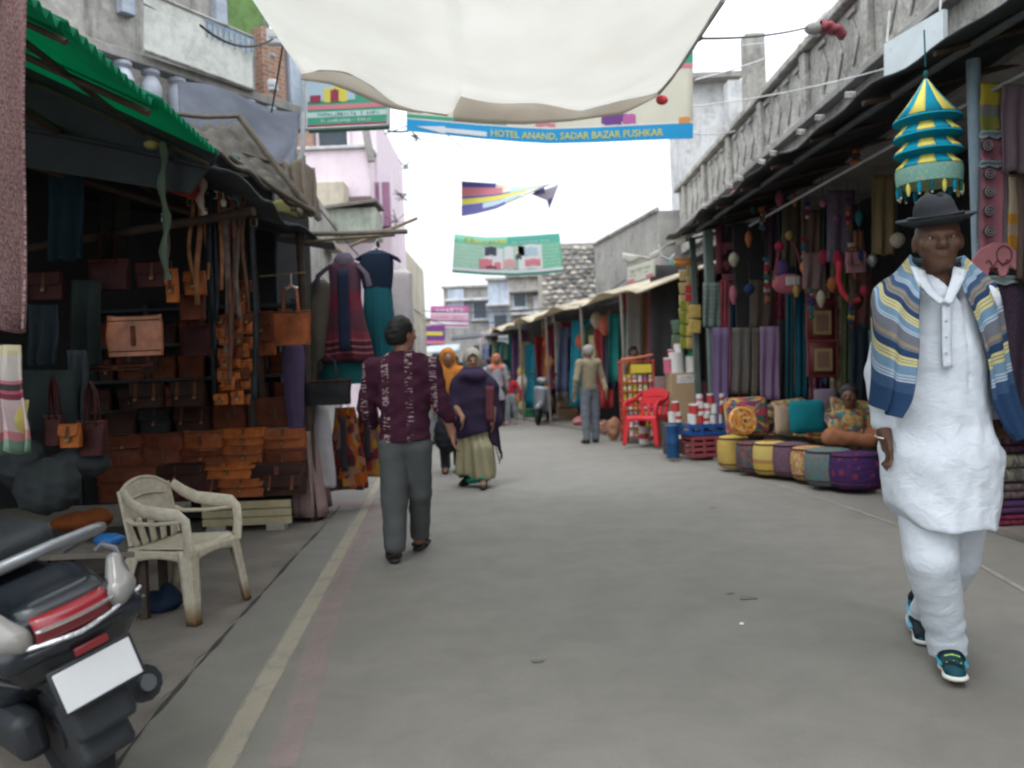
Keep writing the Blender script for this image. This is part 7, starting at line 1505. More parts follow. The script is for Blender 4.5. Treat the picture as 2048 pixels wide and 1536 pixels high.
# striped scarf over both shoulders
def S(*c): return srgb(*c)
NB,LBc,YL,WHs,GYs,TNs,DBs=S(58,82,112),S(108,138,162),S(196,188,136),S(172,182,196),S(106,110,120),S(142,128,110),S(42,66,98)
seqc=[(0,LBc),(.04,YL),(.055,NB),(.06,YL),(.075,NB),(.08,YL),(.10,LBc),(.155,WHs),(.163,LBc),(.171,WHs),(.179,LBc),(.187,WHs),(.195,NB),(.235,GYs),(.25,TNs),(.262,GYs),(.285,TNs),(.295,DBs),(.335,YL),(.35,NB),(.354,YL),(.37,NB),(.374,YL),(.39,LBc),(.43,WHs),(.438,LBc),(.446,WHs),(.455,GYs),(.50,GYs),(.52,TNs),(.545,GYs),(.56,DBs),(.60,YL),(.615,NB),(.619,YL),(.632,NB)]
seqc2=[(.636,YL),(.65,LBc),(.70,WHs),(.708,LBc),(.716,WHs),(.724,LBc),(.732,WHs),(.74,NB),(.80,DBs)]
def scarfmat():
    g=NG('striped_scarf'); c=g.coord('uv'); sp=g.n('SeparateXYZ'); g.l(c,sp.inputs[0]); y=sp.outputs[1]
    a=g.ramp(y,seqc[:31],'CONSTANT'); b=g.ramp(y,[(0,GYs)]+seqc[31:]+seqc2,'CONSTANT'); f=g.math('GREATER_THAN',y,.545)
    col=g.mix(f,a,b); n=g.noise(g.coord('obj'),220,2); col=g.mix(.5,col,g.ramp(n,[(.3,(.7,.7,.7)),(.7,(1.1,1.1,1.1))]),'MULTIPLY')
    return g.fin(col,.95,n,.5,.003,0,.1)
SCF=scarfmat()
sc=thing('shoulder_scarf','blue, yellow and grey striped scarf draped over the shoulders of the man in white','scarf',Vector(JW(1880,560))+baseW)
def ctl(rows,name,amp=.012,fr=3,ph=0):
    # rows: list of rows, each a list of (px,py,dd); bilinear-smooth surface
    R_=[[Vector(JW(c[0],c[1],c[2] if c[2]>-.1 else -.1+(c[2]+.1)*.72))+baseW for c in rw] for rw in rows]; n=len(R_)-1; k=len(R_[0])-1
    def cr(P,t):
        m_=len(P)-1; x=t*m_; i=min(int(x),m_-1); f=x-i; g=lambda j:P[max(0,min(m_,j))]
        p0,p1,p2,p3=g(i-1),g(i),g(i+1),g(i+2); return .5*((2*p1)+(p2-p0)*f+(2*p0-5*p1+4*p2-p3)*f*f+(3*p1-p0-3*p2+p3)*f**3)
    def fn(u,v):
        p=cr([cr(rw,u) for rw in R_],v); return p+Vector((.2,-1,0))*amp*(.3+v)*math.sin(u*fr*6.28+ph+v*2)
    m=MB(); m.grid(fn,26,64); return m.build(name,SCF,sc,solid=.008)
ctl([[(1822,510,.10),(1826,522,.02),(1836,540,-.05),(1843,558,-.12)],
     [(1790,546,.10),(1800,556,-.02),(1818,568,-.13),(1838,590,-.19)],
     [(1760,566,.08),(1776,590,-.08),(1800,610,-.19),(1836,640,-.22)],
     [(1741,590,.02),(1762,640,-.13),(1795,665,-.22),(1835,690,-.24)],
     [(1739,665,-.02),(1762,710,-.15),(1792,730,-.23),(1829,740,-.25)],
     [(1738,745,-.03),(1760,780,-.15),(1788,790,-.22),(1818,800,-.24)],
     [(1735,800,-.03),(1756,816,-.14),(1776,828,-.19),(1797,836,-.22)]],'left_drape',.016,2)
ctl([[(1925,512,.10),(1924,522,.02),(1921,535,-.05),(1917,548,-.10)],
     [(1955,540,.10),(1948,548,-.02),(1938,560,-.11),(1926,580,-.16)],
     [(1990,575,.06),(1978,585,-.06),(1962,600,-.14),(1944,622,-.18)],
     [(2004,640,.02),(1998,650,-.08),(1982,665,-.16),(1962,680,-.18)],
     [(2014,710,.0),(2006,725,-.08),(1992,735,-.15),(1976,745,-.17)],
     [(2030,780,.0),(2018,795,-.08),(2002,805,-.14),(1986,812,-.15)],
     [(2056,860,.0),(2046,872,-.07),(2036,884,-.12),(2012,862,-.13)]],'right_drape',.014,2,1)
ctl([[(1822,512,.10),(1845,518,.14),(1900,518,.14),(1927,512,.10)],[(1800,545,.10),(1840,545,.17),(1910,545,.17),(1952,540,.1)],[(1775,575,.08),(1830,600,.20),(1930,600,.20),(1985,575,.08)]],'neck_fold',.01,2,2)
# bangle and trainers
m=MB(); w0=Vector(wrR)+Vector((0,0,-.02)); m.tube([w0+Vector((.032*math.cos(a),.032*math.sin(a),.006*math.sin(a))) for a in np.linspace(0,6.283,18)],.003,5); m.build('bangle',plain('steel_bangle',(.6,.6,.62),.3,metal=.8),mw_,local=True)
TRN=fabric('trainer_teal',(.008,.02,.03),'cells',((.006,.012,.02),(.01,.06,.08),(.006,.015,.02),(.02,.12,.16)),2.2,co='obj',rough=.6); TRB=plain('trainer_blue',(.03,.30,.42),.5); SOL=plain('white_sole',(.6,.62,.58),.6); LIM=plain('lime_accent',(.5,.72,.10),.5)
for heel,toe,nm in ((JW(1896,1318,.15),JW(1911,1360,-.10),'f'),(JW(1838,1262,.62),JW(1848,1292,.37),'b')):
    hz=.012 if nm=='f' else .05
    h_=(heel[0],heel[1],hz+.0); t_=(toe[0],toe[1],.035 if nm=='f' else .012)
    s=sdf_obj('shoe',shoe_prims(h_,t_,1.05),TRN,mw_,.007)
    sdf_obj('sole',shoe_prims(h_,t_,1.08,True),SOL,s,.007,None,lambda P:-.0-P[...,2]+.002)
    H,Tt=Vector(h_),Vector(t_); d=(Tt-H).normalized(); sd_=d.cross(Vector((0,0,1))); L_=(Tt-H).length
    for i in range(5):
        c_=H+d*(L_*(.46+.10*i))+Vector((0,0,.062-.006*i)); m=MB(); m.tube([c_-sd_*.026,c_+Vector((0,0,.007)),c_+sd_*.026],.004,5); m.build('lace',LIM if i%2==0 else plain('lace_black',(.02,.02,.02),.8),s,local=True)
    for sg in (-1,1):
        m=MB(); m.tube([H+sd_*sg*.042+Vector((0,0,.05)),H+d*L_*.4+sd_*sg*.046+Vector((0,0,.035)),H+d*L_*.8+sd_*sg*.044+Vector((0,0,.025))],.008,6,flat=.5); m.build('side_stripe',TRB,s,local=True)
    m=MB(); m.box(H-d*.034+Vector((0,0,.075)),(.03,.012,.04)); m.build('heel_tab',LIM,s,local=True,bevel=.004)
# ---------------- the man in the maroon shirt, seen from behind ----------------
dM=5.66; baseM=at(812,1110,dM); baseM.z=0
mm_=thing('person','man walking away in a maroon shirt with white printed columns and grey trousers','person',baseM); OFF[mm_.name]=Vector((0,0,0))
def JM(px,py,dd=0): p=at(px,py,dM+dd)-baseM; return (p.x,p.y,p.z)
KM=F/dM; r=lambda px: px/KM
hc=JM(803,668,0); hp,LM,MM=head_prims(hc,1.02,math.pi-.75)
sL,sR=JM(748,738,.0),JM(862,738,.0); eL_,eR_=JM(733,815,.06),JM(884,812,-.02); wL,wR=JM(750,868,.22),JM(903,862,.03)
hL,hR=JM(788,890),JM(836,890); kL,kR=JM(790,1000,-.02),JM(838,985,.08); aL,aR=JM(790,1100,-.10),JM(838,1080,.25)
B=[(_seg(JM(810,870),JM(808,760),r(38),r(44),(1,.62,1)),0),(_seg(sL,sR,r(17),r(17)),.06),(_seg(JM(806,735),JM(803,700),r(18),r(16)),.03)]
for s0,e0,w0,h0,k0,a0,t0,hd in ((sL,eL_,wL,hL,kL,aL,JM(783,1112,.10),JM(757,880,.3)),(sR,eR_,wR,hR,kR,aR,JM(848,1092,.46),JM(909,893,.03))):
    B+=[(_seg(s0,e0,r(14.5),r(12)),.03),(_seg(e0,w0,r(12),r(8)),.015),(_seg(h0,k0,r(25),r(17)),.03),(_seg(k0,a0,r(16),r(10)),.02),(_seg(a0,t0,r(11),r(9),(1,1,.7)),.02)]
    B+=hand_prims(w0,hd,-1 if s0 is sL else 1,.95,.55,(0,1,0))
B+=[hp[0][:1]+(0,)]+hp[1:]
bd=sdf_obj('body',B,plain('skin_tan',(.30,.15,.10),.55,.1,9,.15,140),mm_,.009); eyes(bd,LM,1.02,(0,0,0))
SHT=fabric('maroon_print_shirt',(.055,.016,.032),'columns',((.36,.27,.28),),1,co='obj')
T=[(_seg(JM(810,868),JM(808,780),r(48),r(50),(1,.66,1)),0),(_seg(JM(808,790),JM(807,745),r(50),r(48),(1,.6,1)),.04),(_seg(sL,sR,r(22),r(22)),.06),(_seg(JM(805,735),JM(803,716),r(24),r(19)),.02),(_seg(sL,eL_,r(22),r(19)),.03),(_seg(sR,eR_,r(22),r(17.5)),.03),(_seg(eR_,JM(898,832,.0),r(17.5),r(15)),.01),(_seg(eL_,JM(742,845,.14),r(19),r(16)),.02)]
T.append((_seg(JM(810,868),JM(810,892),r(49),r(51),(1,.66,1)),.03))
sdf_obj('shirt',T,SHT,mm_,.010,folds(41,.012,.09,(.7,.7,1.4)),lambda P: JM(810,883)[2]-P[...,2]+.05*P[...,0])
m=MB(); m.lathe([(r(20),0),(r(21),.02),(r(19),.035),(r(16),.03)],JM(803,722),n=20,sy=.9); m.build('collar',SHT,mm_,local=True)
TRG=plain('charcoal_grey_trousers',(.085,.09,.09),.9,.12,4,.3,200,spec=.1)
G=[(_seg(JM(790,888),JM(832,888),r(30),r(29),(1,.8,1)),0),(_seg(JM(787,895),JM(789,1000,-.02),r(30),r(27)),.03),(_seg(JM(789,1000,-.02),JM(790,1090,-.10),r(26),r(22)),.02),(_seg(JM(836,895),JM(840,985,.08),r(28),r(24)),.03),(_seg(JM(840,985,.08),JM(840,1070,.24),r(23),r(20)),.02)]
sdf_obj('trousers',G,TRG,mm_,.010,folds(51,.0055,.09,(.9,.5,.9)),lambda P: np.where(P[...,1]<.08, JM(790,1104,-.10)[2]-P[...,2], JM(840,1076,.25)[2]-P[...,2]))
sdf_obj('hair',[(_ell(Vector(LM(0,.012,.035)),(.088,.105,.095)),0),(_ell(Vector(LM(0,.045,-.01)),(.08,.07,.085)),.03),(_ell(Vector(LM(0,-.09,-.02)),(.09,.075,.085)),.01,'sub')],HAIRB,mm_,.009,folds(6,.009,.024),lambda P:(Vector(LM(0,0,-.075)).z-P[...,2]))
SAN=plain('sandal_black',(.018,.017,.018),.6,.2)
for i,(h0,t0) in enumerate(((JM(790,1118,-.16),JM(784,1112,.1)),(JM(836,1098,.20),JM(850,1094,.46)))):
    H=Vector((h0[0],h0[1],.014)); T_=Vector((t0[0],t0[1],.014)); s=sdf_obj('sandal',[(_seg(H,H.lerp(T_,.5),.04,.04,(1,1,.38)),0),(_seg(H.lerp(T_,.5),T_,.04,.05,(1,1,.38)),.02),(_seg(H.lerp(T_,.25)+Vector((-.045,0,.02)),H.lerp(T_,.25)+Vector((.045,0,.02)),.016,.016),.01),(_seg(H.lerp(T_,.7)+Vector((0,0,.04)),H.lerp(T_,.85)+Vector((0,0,.03)),.045,.04,(1,1,.55)),.01)],SAN,mm_,.008,None,lambda P:.001-P[...,2])
m=MB(); w0=Vector(wR)+Vector((0,0,0)); m.tube([w0+Vector((.03*math.cos(a),.03*math.sin(a),.004)) for a in np.linspace(0,6.283,16)],.003,5); m.build('wrist_thread',plain('orange_thread',(.5,.16,.03),.8),mm_,local=True)
# ---------------- woman in the dark shawl ----------------
dF=9.1; baseF=at(955,960,dF); baseF.z=0
wf=thing('person','woman walking toward us in grey headscarf, dark purple shawl and olive skirt','person',baseF); OFF[wf.name]=Vector((0,0,0))
def JF(px,py,dd=0): p=at(px,py,dF+dd)-baseF; return (p.x,p.y,p.z)
r=lambda px: px*dF/F
hc=JF(945,722); hp,LF,MF=head_prims(hc,.97,.1)
B=[(_seg(JF(950,860),JF(948,770),r(22),r(25),(1,.7,1)),0),(_seg(JF(920,765),JF(976,765),r(11),r(11)),.05),(_seg(JF(946,760),JF(945,735),r(12),r(11)),.03)]
for s0,e0,w0,h0,k0,a0,t0 in ((JF(920,768),JF(908,808,-.05),JF(925,835,-.22),JF(938,865),JF(935,915,.05),JF(932,948,.22),JF(922,952,.12)),(JF(976,768),JF(988,805,-.02),JF(985,840,-.12),JF(962,865),JF(966,915,-.1),JF(968,962,-.14),JF(966,970,-.32))):
    B+=[(_seg(s0,e0,r(9),r(7.5)),.03),(_seg(e0,w0,r(7.5),r(5)),.015),(_seg(h0,k0,r(15),r(11)),.03),(_seg(k0,a0,r(10),r(6)),.02),(_seg(a0,t0,r(7),r(6),(1,1,.7)),.02)]+hand_prims(w0,tuple(np.array(w0)+np.array((0,-.03,-.09))),1,.9)
B+=[hp[0][:1]+(0,)]+hp[1:]
bd=sdf_obj('body',B,SKIN,wf,.011); eyes(bd,LF,.97,(0,0,0))
sdf_obj('headscarf',[(_ell(Vector(LF(0,.005,.025)),(.105,.12,.125)),0),(_seg(LF(0,.04,-.02),LF(0,.04,-.16),.095,.13,(1,.8,1)),.05),(_ell(Vector(LF(0,-.115,-.012)),(.062,.09,.082)),.0,'sub')],fabric('grey_tan_scarf',(.27,.25,.215),'plain'),wf,.011,folds(61,.006,.06,(1,1,.5)))
OLV=plain('olive_satin',(.22,.20,.12),.6,.15,5,.3,200); 
sdf_obj('skirt',[(_seg(JF(950,850),JF(950,940),r(32),r(40),(1,.72,1)),0),(_seg(JF(965,900,-.1),JF(970,950,-.14),r(20),r(19)),.05),(_seg(JF(935,900,.1),JF(928,935,.18),r(18),r(18)),.05)],OLV,wf,.012,(lambda P:-.016*np.sin(np.arctan2(P[...,1],P[...,0]-.0)*11+P[...,2]*4)*np.clip(1.0-P[...,2],0,1)),lambda P: JF(955,956)[2]+.05*(P[...,0]<-.06)-P[...,2])
sdf_obj('hem_trim',[(_seg(JF(968,955,-.14),JF(945,960,-.05),r(17),r(14),(1,1,.5)),0),(_seg(JF(930,948,.1),JF(915,943,.2),r(12),r(10),(1,1,.5)),.02)],fabric('emerald_trim',(.01,.20,.13),'plain'),wf,.012,None,lambda P:.02-P[...,2])
SHW=fabric('dark_purple_shawl',(.030,.020,.045),'plain')
sdf_obj('shawl',[(_seg(JF(948,800),JF(946,762),r(34),r(33),(1,.72,1)),0),(_seg(JF(918,770),JF(978,772),r(18),r(18)),.06),(_seg(JF(916,780),JF(912,838,-.04),r(17),r(18)),.04),(_seg(JF(978,780),JF(990,842),r(17),r(16)),.04),(_seg(JF(948,800),JF(948,860),r(36),r(38),(1,.76,1)),.05),(_ell(Vector(JF(945,752,-.1)),(.14,.09,.07)),.05)],SHW,wf,.012,folds(71,.016,.12,(1,1,.8)),lambda P:JF(950,868)[2]-P[...,2]+.25*P[...,0])
m=MB(); a=Vector(JF(975,820,-.02)); m.grid(lambda u,v:Vector(JF(968+22*u+(14 if u>.5 else 4)*v,800+(58+60*u)*v,-.06+.05*math.sin(u*9))),10,12); m.build('shawl_corner',SHW,wf,local=True,solid=.012)
m=MB(); m.grid(lambda u,v:Vector(JF(973+14*u,772+72*v,-.17+.02*math.sin(u*6))),5,8); m.build('maroon_edge',fabric('maroon_cardigan',(.13,.04,.05),'plain'),wf,local=True,solid=.02)
for i in range(9):
    p=Vector(JF(990+1.8*i,918+1.0*i-6*abs(i-5),-.05)); m=MB(); m.tube([p+Vector((0,0,.03)),p+Vector((0,0,-.03))],.004,4); m.build('fringe',SHW,wf,local=True)
for h0,t0 in ((JF(968,966,-.12),JF(966,972,-.34)),(JF(934,950,.24),JF(922,952,.08))):
    sdf_obj('shoe',shoe_prims((h0[0],h0[1],.005),(t0[0],t0[1],.012),.9),SAN,wf,.011,None,lambda P:.001-P[...,2])
# ---------------- other people ----------------
TW1=fabric('orange_shawl',(.46,.17,.03),'plain')
qp=quick_person('woman wrapped in an orange shawl walking just left of the woman in the dark shawl',905,943,1.56,TW1,plain('black_skirt',(.03,.03,.035),.9),yaw=.15,dress=.55,kind='scarf',scarf=TW1,shoes=SAN,vox=.018)
c=at(893,870,10.3); o=sdf_obj('black_bag',[(_ell((0,0,0),(.16,.1,.24)),0),(_seg((0,0,.2),(-.02,0,.55),.03,.02),.05)],fabric('black_cloth',(.02,.022,.028),'plain'),None,.016,folds(3,.02,.1)); o.location=c; tag(o,'big dark cloth bag hanging between the maroon shirt man and the orange shawl','bag')
quick_person('person in a bright green top seen over the shoulder of the man in maroon',880,905,1.64,fabric('bright_green_top',(.12,.45,.20),'plain'),plain('grey_legs',(.14,.14,.15),.9),yaw=math.pi-.5,vox=.02,pos=gr(880,888),shoes=SAN)
gm=quick_person('grey haired man standing with his back turned in olive jacket and blue grey trousers',1183,886,1.64,plain('olive_beige_jacket',(.21,.18,.12),.9,.12,4,.4,120),plain('blue_grey_trousers',(.11,.125,.15),.9,.12),hair=HAIRG,yaw=math.pi+.35,step=.03,armsw=-.10,elbow=-.02,armout=.03,vox=.014,shoes=SAN)
m=MB(); m.lathe([(.165,.90),(.17,.93),(.165,.96)],n=24,sy=.75); m.build('jacket_hem',plain('jacket_hem',(.16,.135,.09),.9),gm,local=True)
quick_person('woman in a grey kurta and coral scarf facing us in the middle distance',998,852,1.66,fabric('pale_grey_kurta',(.30,.30,.33),'plain'),plain('black_skirt',(.03,.03,.035),.9),yaw=.1,dress=.62,kind='scarf',scarf=fabric('coral_scarf',(.50,.16,.10),'plain'),shoes=SAN,vox=.02)
quick_person('small child in a red top and grey jeans in the middle distance',1024,848,1.20,fabric('red_child_top',(.40,.03,.05),'plain'),plain('grey_jeans',(.25,.28,.31),.9),yaw=-.3,armout=.12,vox=.018,shoes=plain('pink_shoe',(.5,.3,.28),.7))
quick_person('person in black clothes standing behind the walkers at the far stalls',968,838,1.66,fabric('black_top',(.035,.04,.05),'plain'),plain('black_skirt',(.03,.03,.035),.9),yaw=.4,vox=.024,shoes=SAN)
quick_person('person in a pink top far down the street left of the child',952,832,1.6,fabric('pink_top',(.42,.14,.16),'plain'),plain('grey_legs',(.14,.14,.15),.9),yaw=.2,vox=.026,shoes=SAN)
quick_person('person in teal standing by the far hanging clothes',1012,828,1.62,fabric('teal_top',(.03,.20,.22),'plain'),plain('grey_legs',(.14,.14,.15),.9),yaw=-.8,vox=.026,shoes=SAN)
for i,(px,py,h,col,l) in enumerate(((852,838,1.62,(.28,.26,.30),'distant walker in mauve grey at the far left of the street'),(868,830,1.6,(.30,.16,.12),'distant walker in brick red just left of the green top person'),(925,834,1.6,(.36,.34,.30),'distant walker in pale cream behind the orange shawl woman'),(938,826,1.64,(.10,.13,.20),'distant walker in slate blue, farthest in the middle of the street'))):
    quick_person(l,px,py,h,fabric('distant_top_%d'%i if False else 'distant_top_%s'%['mauve','brick','cream','slate'][i],col,'plain'),plain('dark_legs',(.06,.06,.07),.9),yaw=i*1.3,vox=.03)
for i,(px,py,h,col,l) in enumerate(((890,868,1.58,(.34,.12,.14),'walker in a rose top partly hidden between the green top and the orange shawl'),(914,862,1.66,(.04,.05,.10),'walker in navy seen just over the orange shawl'),(984,846,1.62,(.42,.41,.40),'walker in a white shirt just left of the woman in grey'),(1012,842,1.5,(.10,.09,.08),'walker in dark brown between the woman in grey and the child'))):
    quick_person(l,px,py,h,fabric('walker_top_%s'%['rose','navy','white','brown'][i],col,'plain'),plain('dark_legs',(.06,.06,.07),.9),yaw=.5+i*1.7,vox=.026)
# seated stall keeper among the cushions
cS=at(1702,830,8.35); bs=Vector((cS.x,cS.y,.36)); ss=thing('person','stall keeper in a patterned mustard top sitting cross legged among the cushions','person',bs); OFF[ss.name]=Vector((0,0,0))
hz=at(1697,792,8.3).z-.36; hp,LS,MS=head_prims((-.02,-.02,hz),.98,-.5)
B=[(_seg((0,0,.12),(0,-.01,hz-.26),.13,.13,(1,.75,1)),0),(_seg((-.15,0,hz-.22),(.15,0,hz-.22),.05,.05),.05),(_seg((0,0,hz-.2),(-.01,-.01,hz-.08),.055,.05),.03)]
for s in (-1,1):
    B+=[(_seg((s*.16,0,hz-.22),(s*.22,-.06,hz-.42),.045,.038),.03),(_seg((s*.22,-.06,hz-.42),(s*.10,-.26,hz-.44),.036,.026),.015),(_seg((s*.10,.0,.1),(s*.32,-.28,.12),.08,.06),.04),(_seg((s*.32,-.28,.12),(-s*.05,-.36,.07),.055,.04),.02)]+hand_prims((s*.10,-.26,hz-.44),(s*.05,-.35,hz-.45),1,.9)
B+=[hp[0][:1]+(0,)]+hp[1:]; bd=sdf_obj('body',B,SKIN_D,ss,.012); eyes(bd,LS,.98,(0,0,0))
T=[(_seg((0,0,.1),(0,-.01,hz-.27),.155,.15,(1,.8,1)),0),(_seg((-.15,0,hz-.22),(.15,0,hz-.22),.064,.064),.05)]
for s in (-1,1): T+=[(_seg((s*.16,0,hz-.22),(s*.22,-.06,hz-.42),.06,.055),.03),(_seg((s*.22,-.06,hz-.42),(s*.13,-.2,hz-.435),.05,.042),.02)]
sdf_obj('top',T,fabric('mustard_patterned_top',(.36,.22,.08),'cells',((.36,.24,.08),(.30,.10,.04),(.05,.16,.16),(.38,.30,.16),(.32,.18,.05),(.16,.06,.05)),1.4,co='obj',asp=(3,3,3)),ss,.013,folds(81,.012,.1))
G=[]
for s in (-1,1): G+=[(_seg((s*.10,.0,.1),(s*.32,-.28,.12),.1,.085),.04),(_seg((s*.32,-.28,.12),(-s*.02,-.36,.08),.08,.06),.03)]
sdf_obj('trousers',G,plain('orange_cloth_legs',(.26,.10,.05),.9),ss,.014,folds(83,.012,.08)); sdf_obj('hair',[(_ell(Vector(LS(0,.012,.035)),(.088,.105,.095)),0),(_ell(Vector(LS(0,.045,-.01)),(.08,.07,.085)),.03),(_ell(Vector(LS(0,-.09,-.02)),(.09,.075,.085)),.01,'sub')],HAIRB,ss,.011,None)
# ---------------- plastic chairs ----------------
def chair(label,mt,loc,rz,group=None):
    t=thing('plastic_chair',label,'chair',loc,group,rz)   # faces -Y, seat 0.44 m, back at +Y
    S_=.27
    m=MB()
    def seat(u,v):
        x=(u-.5)*2; w=.235+.03*(1-v); return (x*w,-.22+.44*v,.445-.025*math.exp(-(x*x*3+((v-.5)*3)**2))-.012*v+.01*(abs(x)**4)-(.03*(1-v/.12)**2 if v<.12 else 0))
    m.grid(seat,14,14); m.build('seat',mt,t,local=True,solid=.012)
    # moulded apron under the seat
    def apron(u,v):
        a=u*4; p=[(-.262,-.225),(.262,-.225),(.235,.22),(-.235,.22),(-.262,-.225)]; i=min(int(a),3); f=a-i; x=p[i][0]+(p[i+1][0]-p[i][0])*f; y=p[i][1]+(p[i+1][1]-p[i][1])*f
        arch=.028*math.sin(math.pi*f); return (x*(1+.01*v),y*(1+.01*v),.435-(.085-arch*1.3)*v)
    m=MB(); m.grid(apron,48,3); m.build('seat_apron',mt,t,local=True,solid=.010)
    def legm(x,y,sx,sy,ztop,fl):
        m=MB(); w=.064
        def f(u,v):
            # L-section tapering leg, open inside
            z=ztop*(1-v); k=1-.30*v; ox=sx*.045*v; oy=sy*fl*v; P_=[(-w*k*1.35*sx,0),(-w*k*.3*sx,-0.0),(0,0),(0,-w*k*.3*sy),(0,-w*k*1.35*sy)]
            a=u*4; i=min(int(a),3); ff_=a-i; xx=P_[i][0]+(P_[i+1][0]-P_[i][0])*ff_; yy=P_[i][1]+(P_[i+1][1]-P_[i][1])*ff_; rr=.012*math.sin(a*math.pi/4)
            return (x+xx+ox,y+yy+oy,z)
        m.grid(f,12,14); return m.build('leg',mt,t,local=True,solid=.009,angle=60)
    for sx in (-1,1):
        legm(sx*.262,-.225,sx,-1,.44,.05); legm(sx*.235,.22,sx,1,.44,.10)
        # arm: rises from the front leg, sweeps back into the backrest
        m=MB(); pts=[(sx*.262,-.215,.41),(sx*.275,-.225,.52),(sx*.28,-.215,.62),(sx*.285,-.17,.655),(sx*.285,-.05,.665),(sx*.275,.08,.685),(sx*.262,.17,.73),(sx*.235,.235,.79)]
        m.tube(pts,[.036,.032,.034,.042,.044,.040,.036,.030],10,flat=.42,up=(sx*1,0,.0)); m.build('armrest',mt,t,local=True,angle=80)
        m=MB(); m.tube([(sx*.285,-.18,.62),(sx*.27,.0,.60),(sx*.25,.16,.60),(sx*.235,.215,.62)],[.014,.012,.014,.02],8); m.build('lower_arm_rail',mt,t,local=True)
    # back: shell with rim, oval cut-outs framed by slats
    def by(x,z): return .205+.20*(z-.43)-.16*x*x*(1.4)
    def bk(u,v):
        x=(u-.5)*2; zt=.80+.055*(1-x*x)-.02*abs(x)**3; z=.60+(zt-.60)*v; w=.235+.012*v; return (x*w,by(x*w*1.0,z),z)
    m=MB(); m.grid(bk,20,8); m.build('backrest',mt,t,local=True,solid=.011)
    for i in range(5):
        x0=(-.4+.2*i)*.5; m=MB(); m.grid(lambda u,v:(x0*(.9+.25*v)+(u-.5)*(.052),by(x0,.44+.17*v)-.002,.44+.175*v),2,6); m.build('back_slat',mt,t,local=True,solid=.009)
    m=MB(); m.tube([(x,by(x,.80+.055*(1-(x/.235)**2)-.02*abs(x/.235)**3),.80+.055*(1-(x/.235)**2)-.02*abs(x/.235)**3) for x in np.linspace(-.24,.24,17)],.013,8); m.build('back_rim',mt,t,local=True)
    for sx in (-1,1): m=MB(); m.tube([(sx*.238,by(.23,z),z) for z in (.8,.7,.6,.46)],.013,8); m.build('back_side_rim',mt,t,local=True)
    m=MB(); m.tube([(x,by(x,.735)-.012,.735+.02*math.cos(x*9)) for x in np.linspace(-.17,.17,11)],.006,6); m.build('moulded_rib',mt,t,local=True)
    return t
CHB=NG('aged_beige_plastic'); _c=CHB.coord('obj'); _n=CHB.noise(_c,5,6,.65); _d=CHB.noise(_c,26,4,.7); _sp=CHB.n('SeparateXYZ'); CHB.l(_c,_sp.inputs[0])
_k=CHB.ramp(_sp.outputs[2],[(0,(.30,.17,.09)),(.045,(.44,.33,.21)),(.14,(1,1,1))]); _base=CHB.ramp(_n,[(.3,(.46,.41,.32)),(.7,(.56,.515,.42))]); _m=CHB.mix(1,_base,_k,'MULTIPLY'); _m=CHB.mix(.35,_m,CHB.ramp(_d,[(.4,(1,1,1)),(.62,(.5,.42,.32))]),'MULTIPLY'); CHB=CHB.fin(_m,.55,_d,.15,.002,0,.35)
pF=gr(393,1255)
# front-left-leg pixel anchors the chair; it faces right and toward the camera
_q=gr(476,1222); cz=math.atan2(_q.y-pF.y,_q.x-pF.x); print('chair',cz,(_q-pF).length); ch=chair('dirty beige plastic armchair standing empty on the pavement in front of the leather bags',CHB,(0,0,0),0)
cz=R(77); ch.scale=(.86,.86,.86); lf_=.86*Matrix.Rotation(cz,3,'Z')@Vector((-.262-.04,-.225-.05,0)); rf_=Matrix.Rotation(cz,3,'Z')@Vector((.262+.04,-.225-.05,0))
ch.rotation_euler=(0,0,cz); ch.location=Vector((pF.x,pF.y,.006))-lf_
RDC=plain('red_plastic',(.50,.025,.035),.4,.08); pr2=gr(1300,890,.04)
c2=chair('bright red plastic armchair beside the jar rack of the grocery stall',RDC,(pr2.x,pr2.y+.1,.04),R(-38)); 
# ---------------- near scooter, seen from behind at lower left ----------------
BKP=plain('scooter_black_paint',(.016,.020,.026),.25,.1,3,.05,60,spec=.6); GYP=plain('scooter_grey_plastic',(.026,.029,.033),.5,.1); SILV=plain('silver_trim',(.22,.232,.245),.3,.06,metal=.45,spec=.6); CHR=plain('chrome',(.7,.71,.73),.15,.03,metal=.9)
REDL=plain('red_lens',(.22,.016,.022),.15,.08,3,.05,60,spec=.7); CLRL=plain('clear_lens',(.24,.235,.22),.12,.1,8,.05,60,spec=.7); AMB=plain('amber_bulb',(.26,.16,.10),.25); SEATM=plain('seat_vinyl',(.018,.02,.023),.6,.15,30,.4,90); TYR=plain('tyre_rubber',(.02,.021,.023),.85,.15,20,.5,60); PLT=plain('blank_plate',(.62,.63,.64),.4,.03); BRL=plain('brown_canvas_dust',(.30,.27,.2),.8)
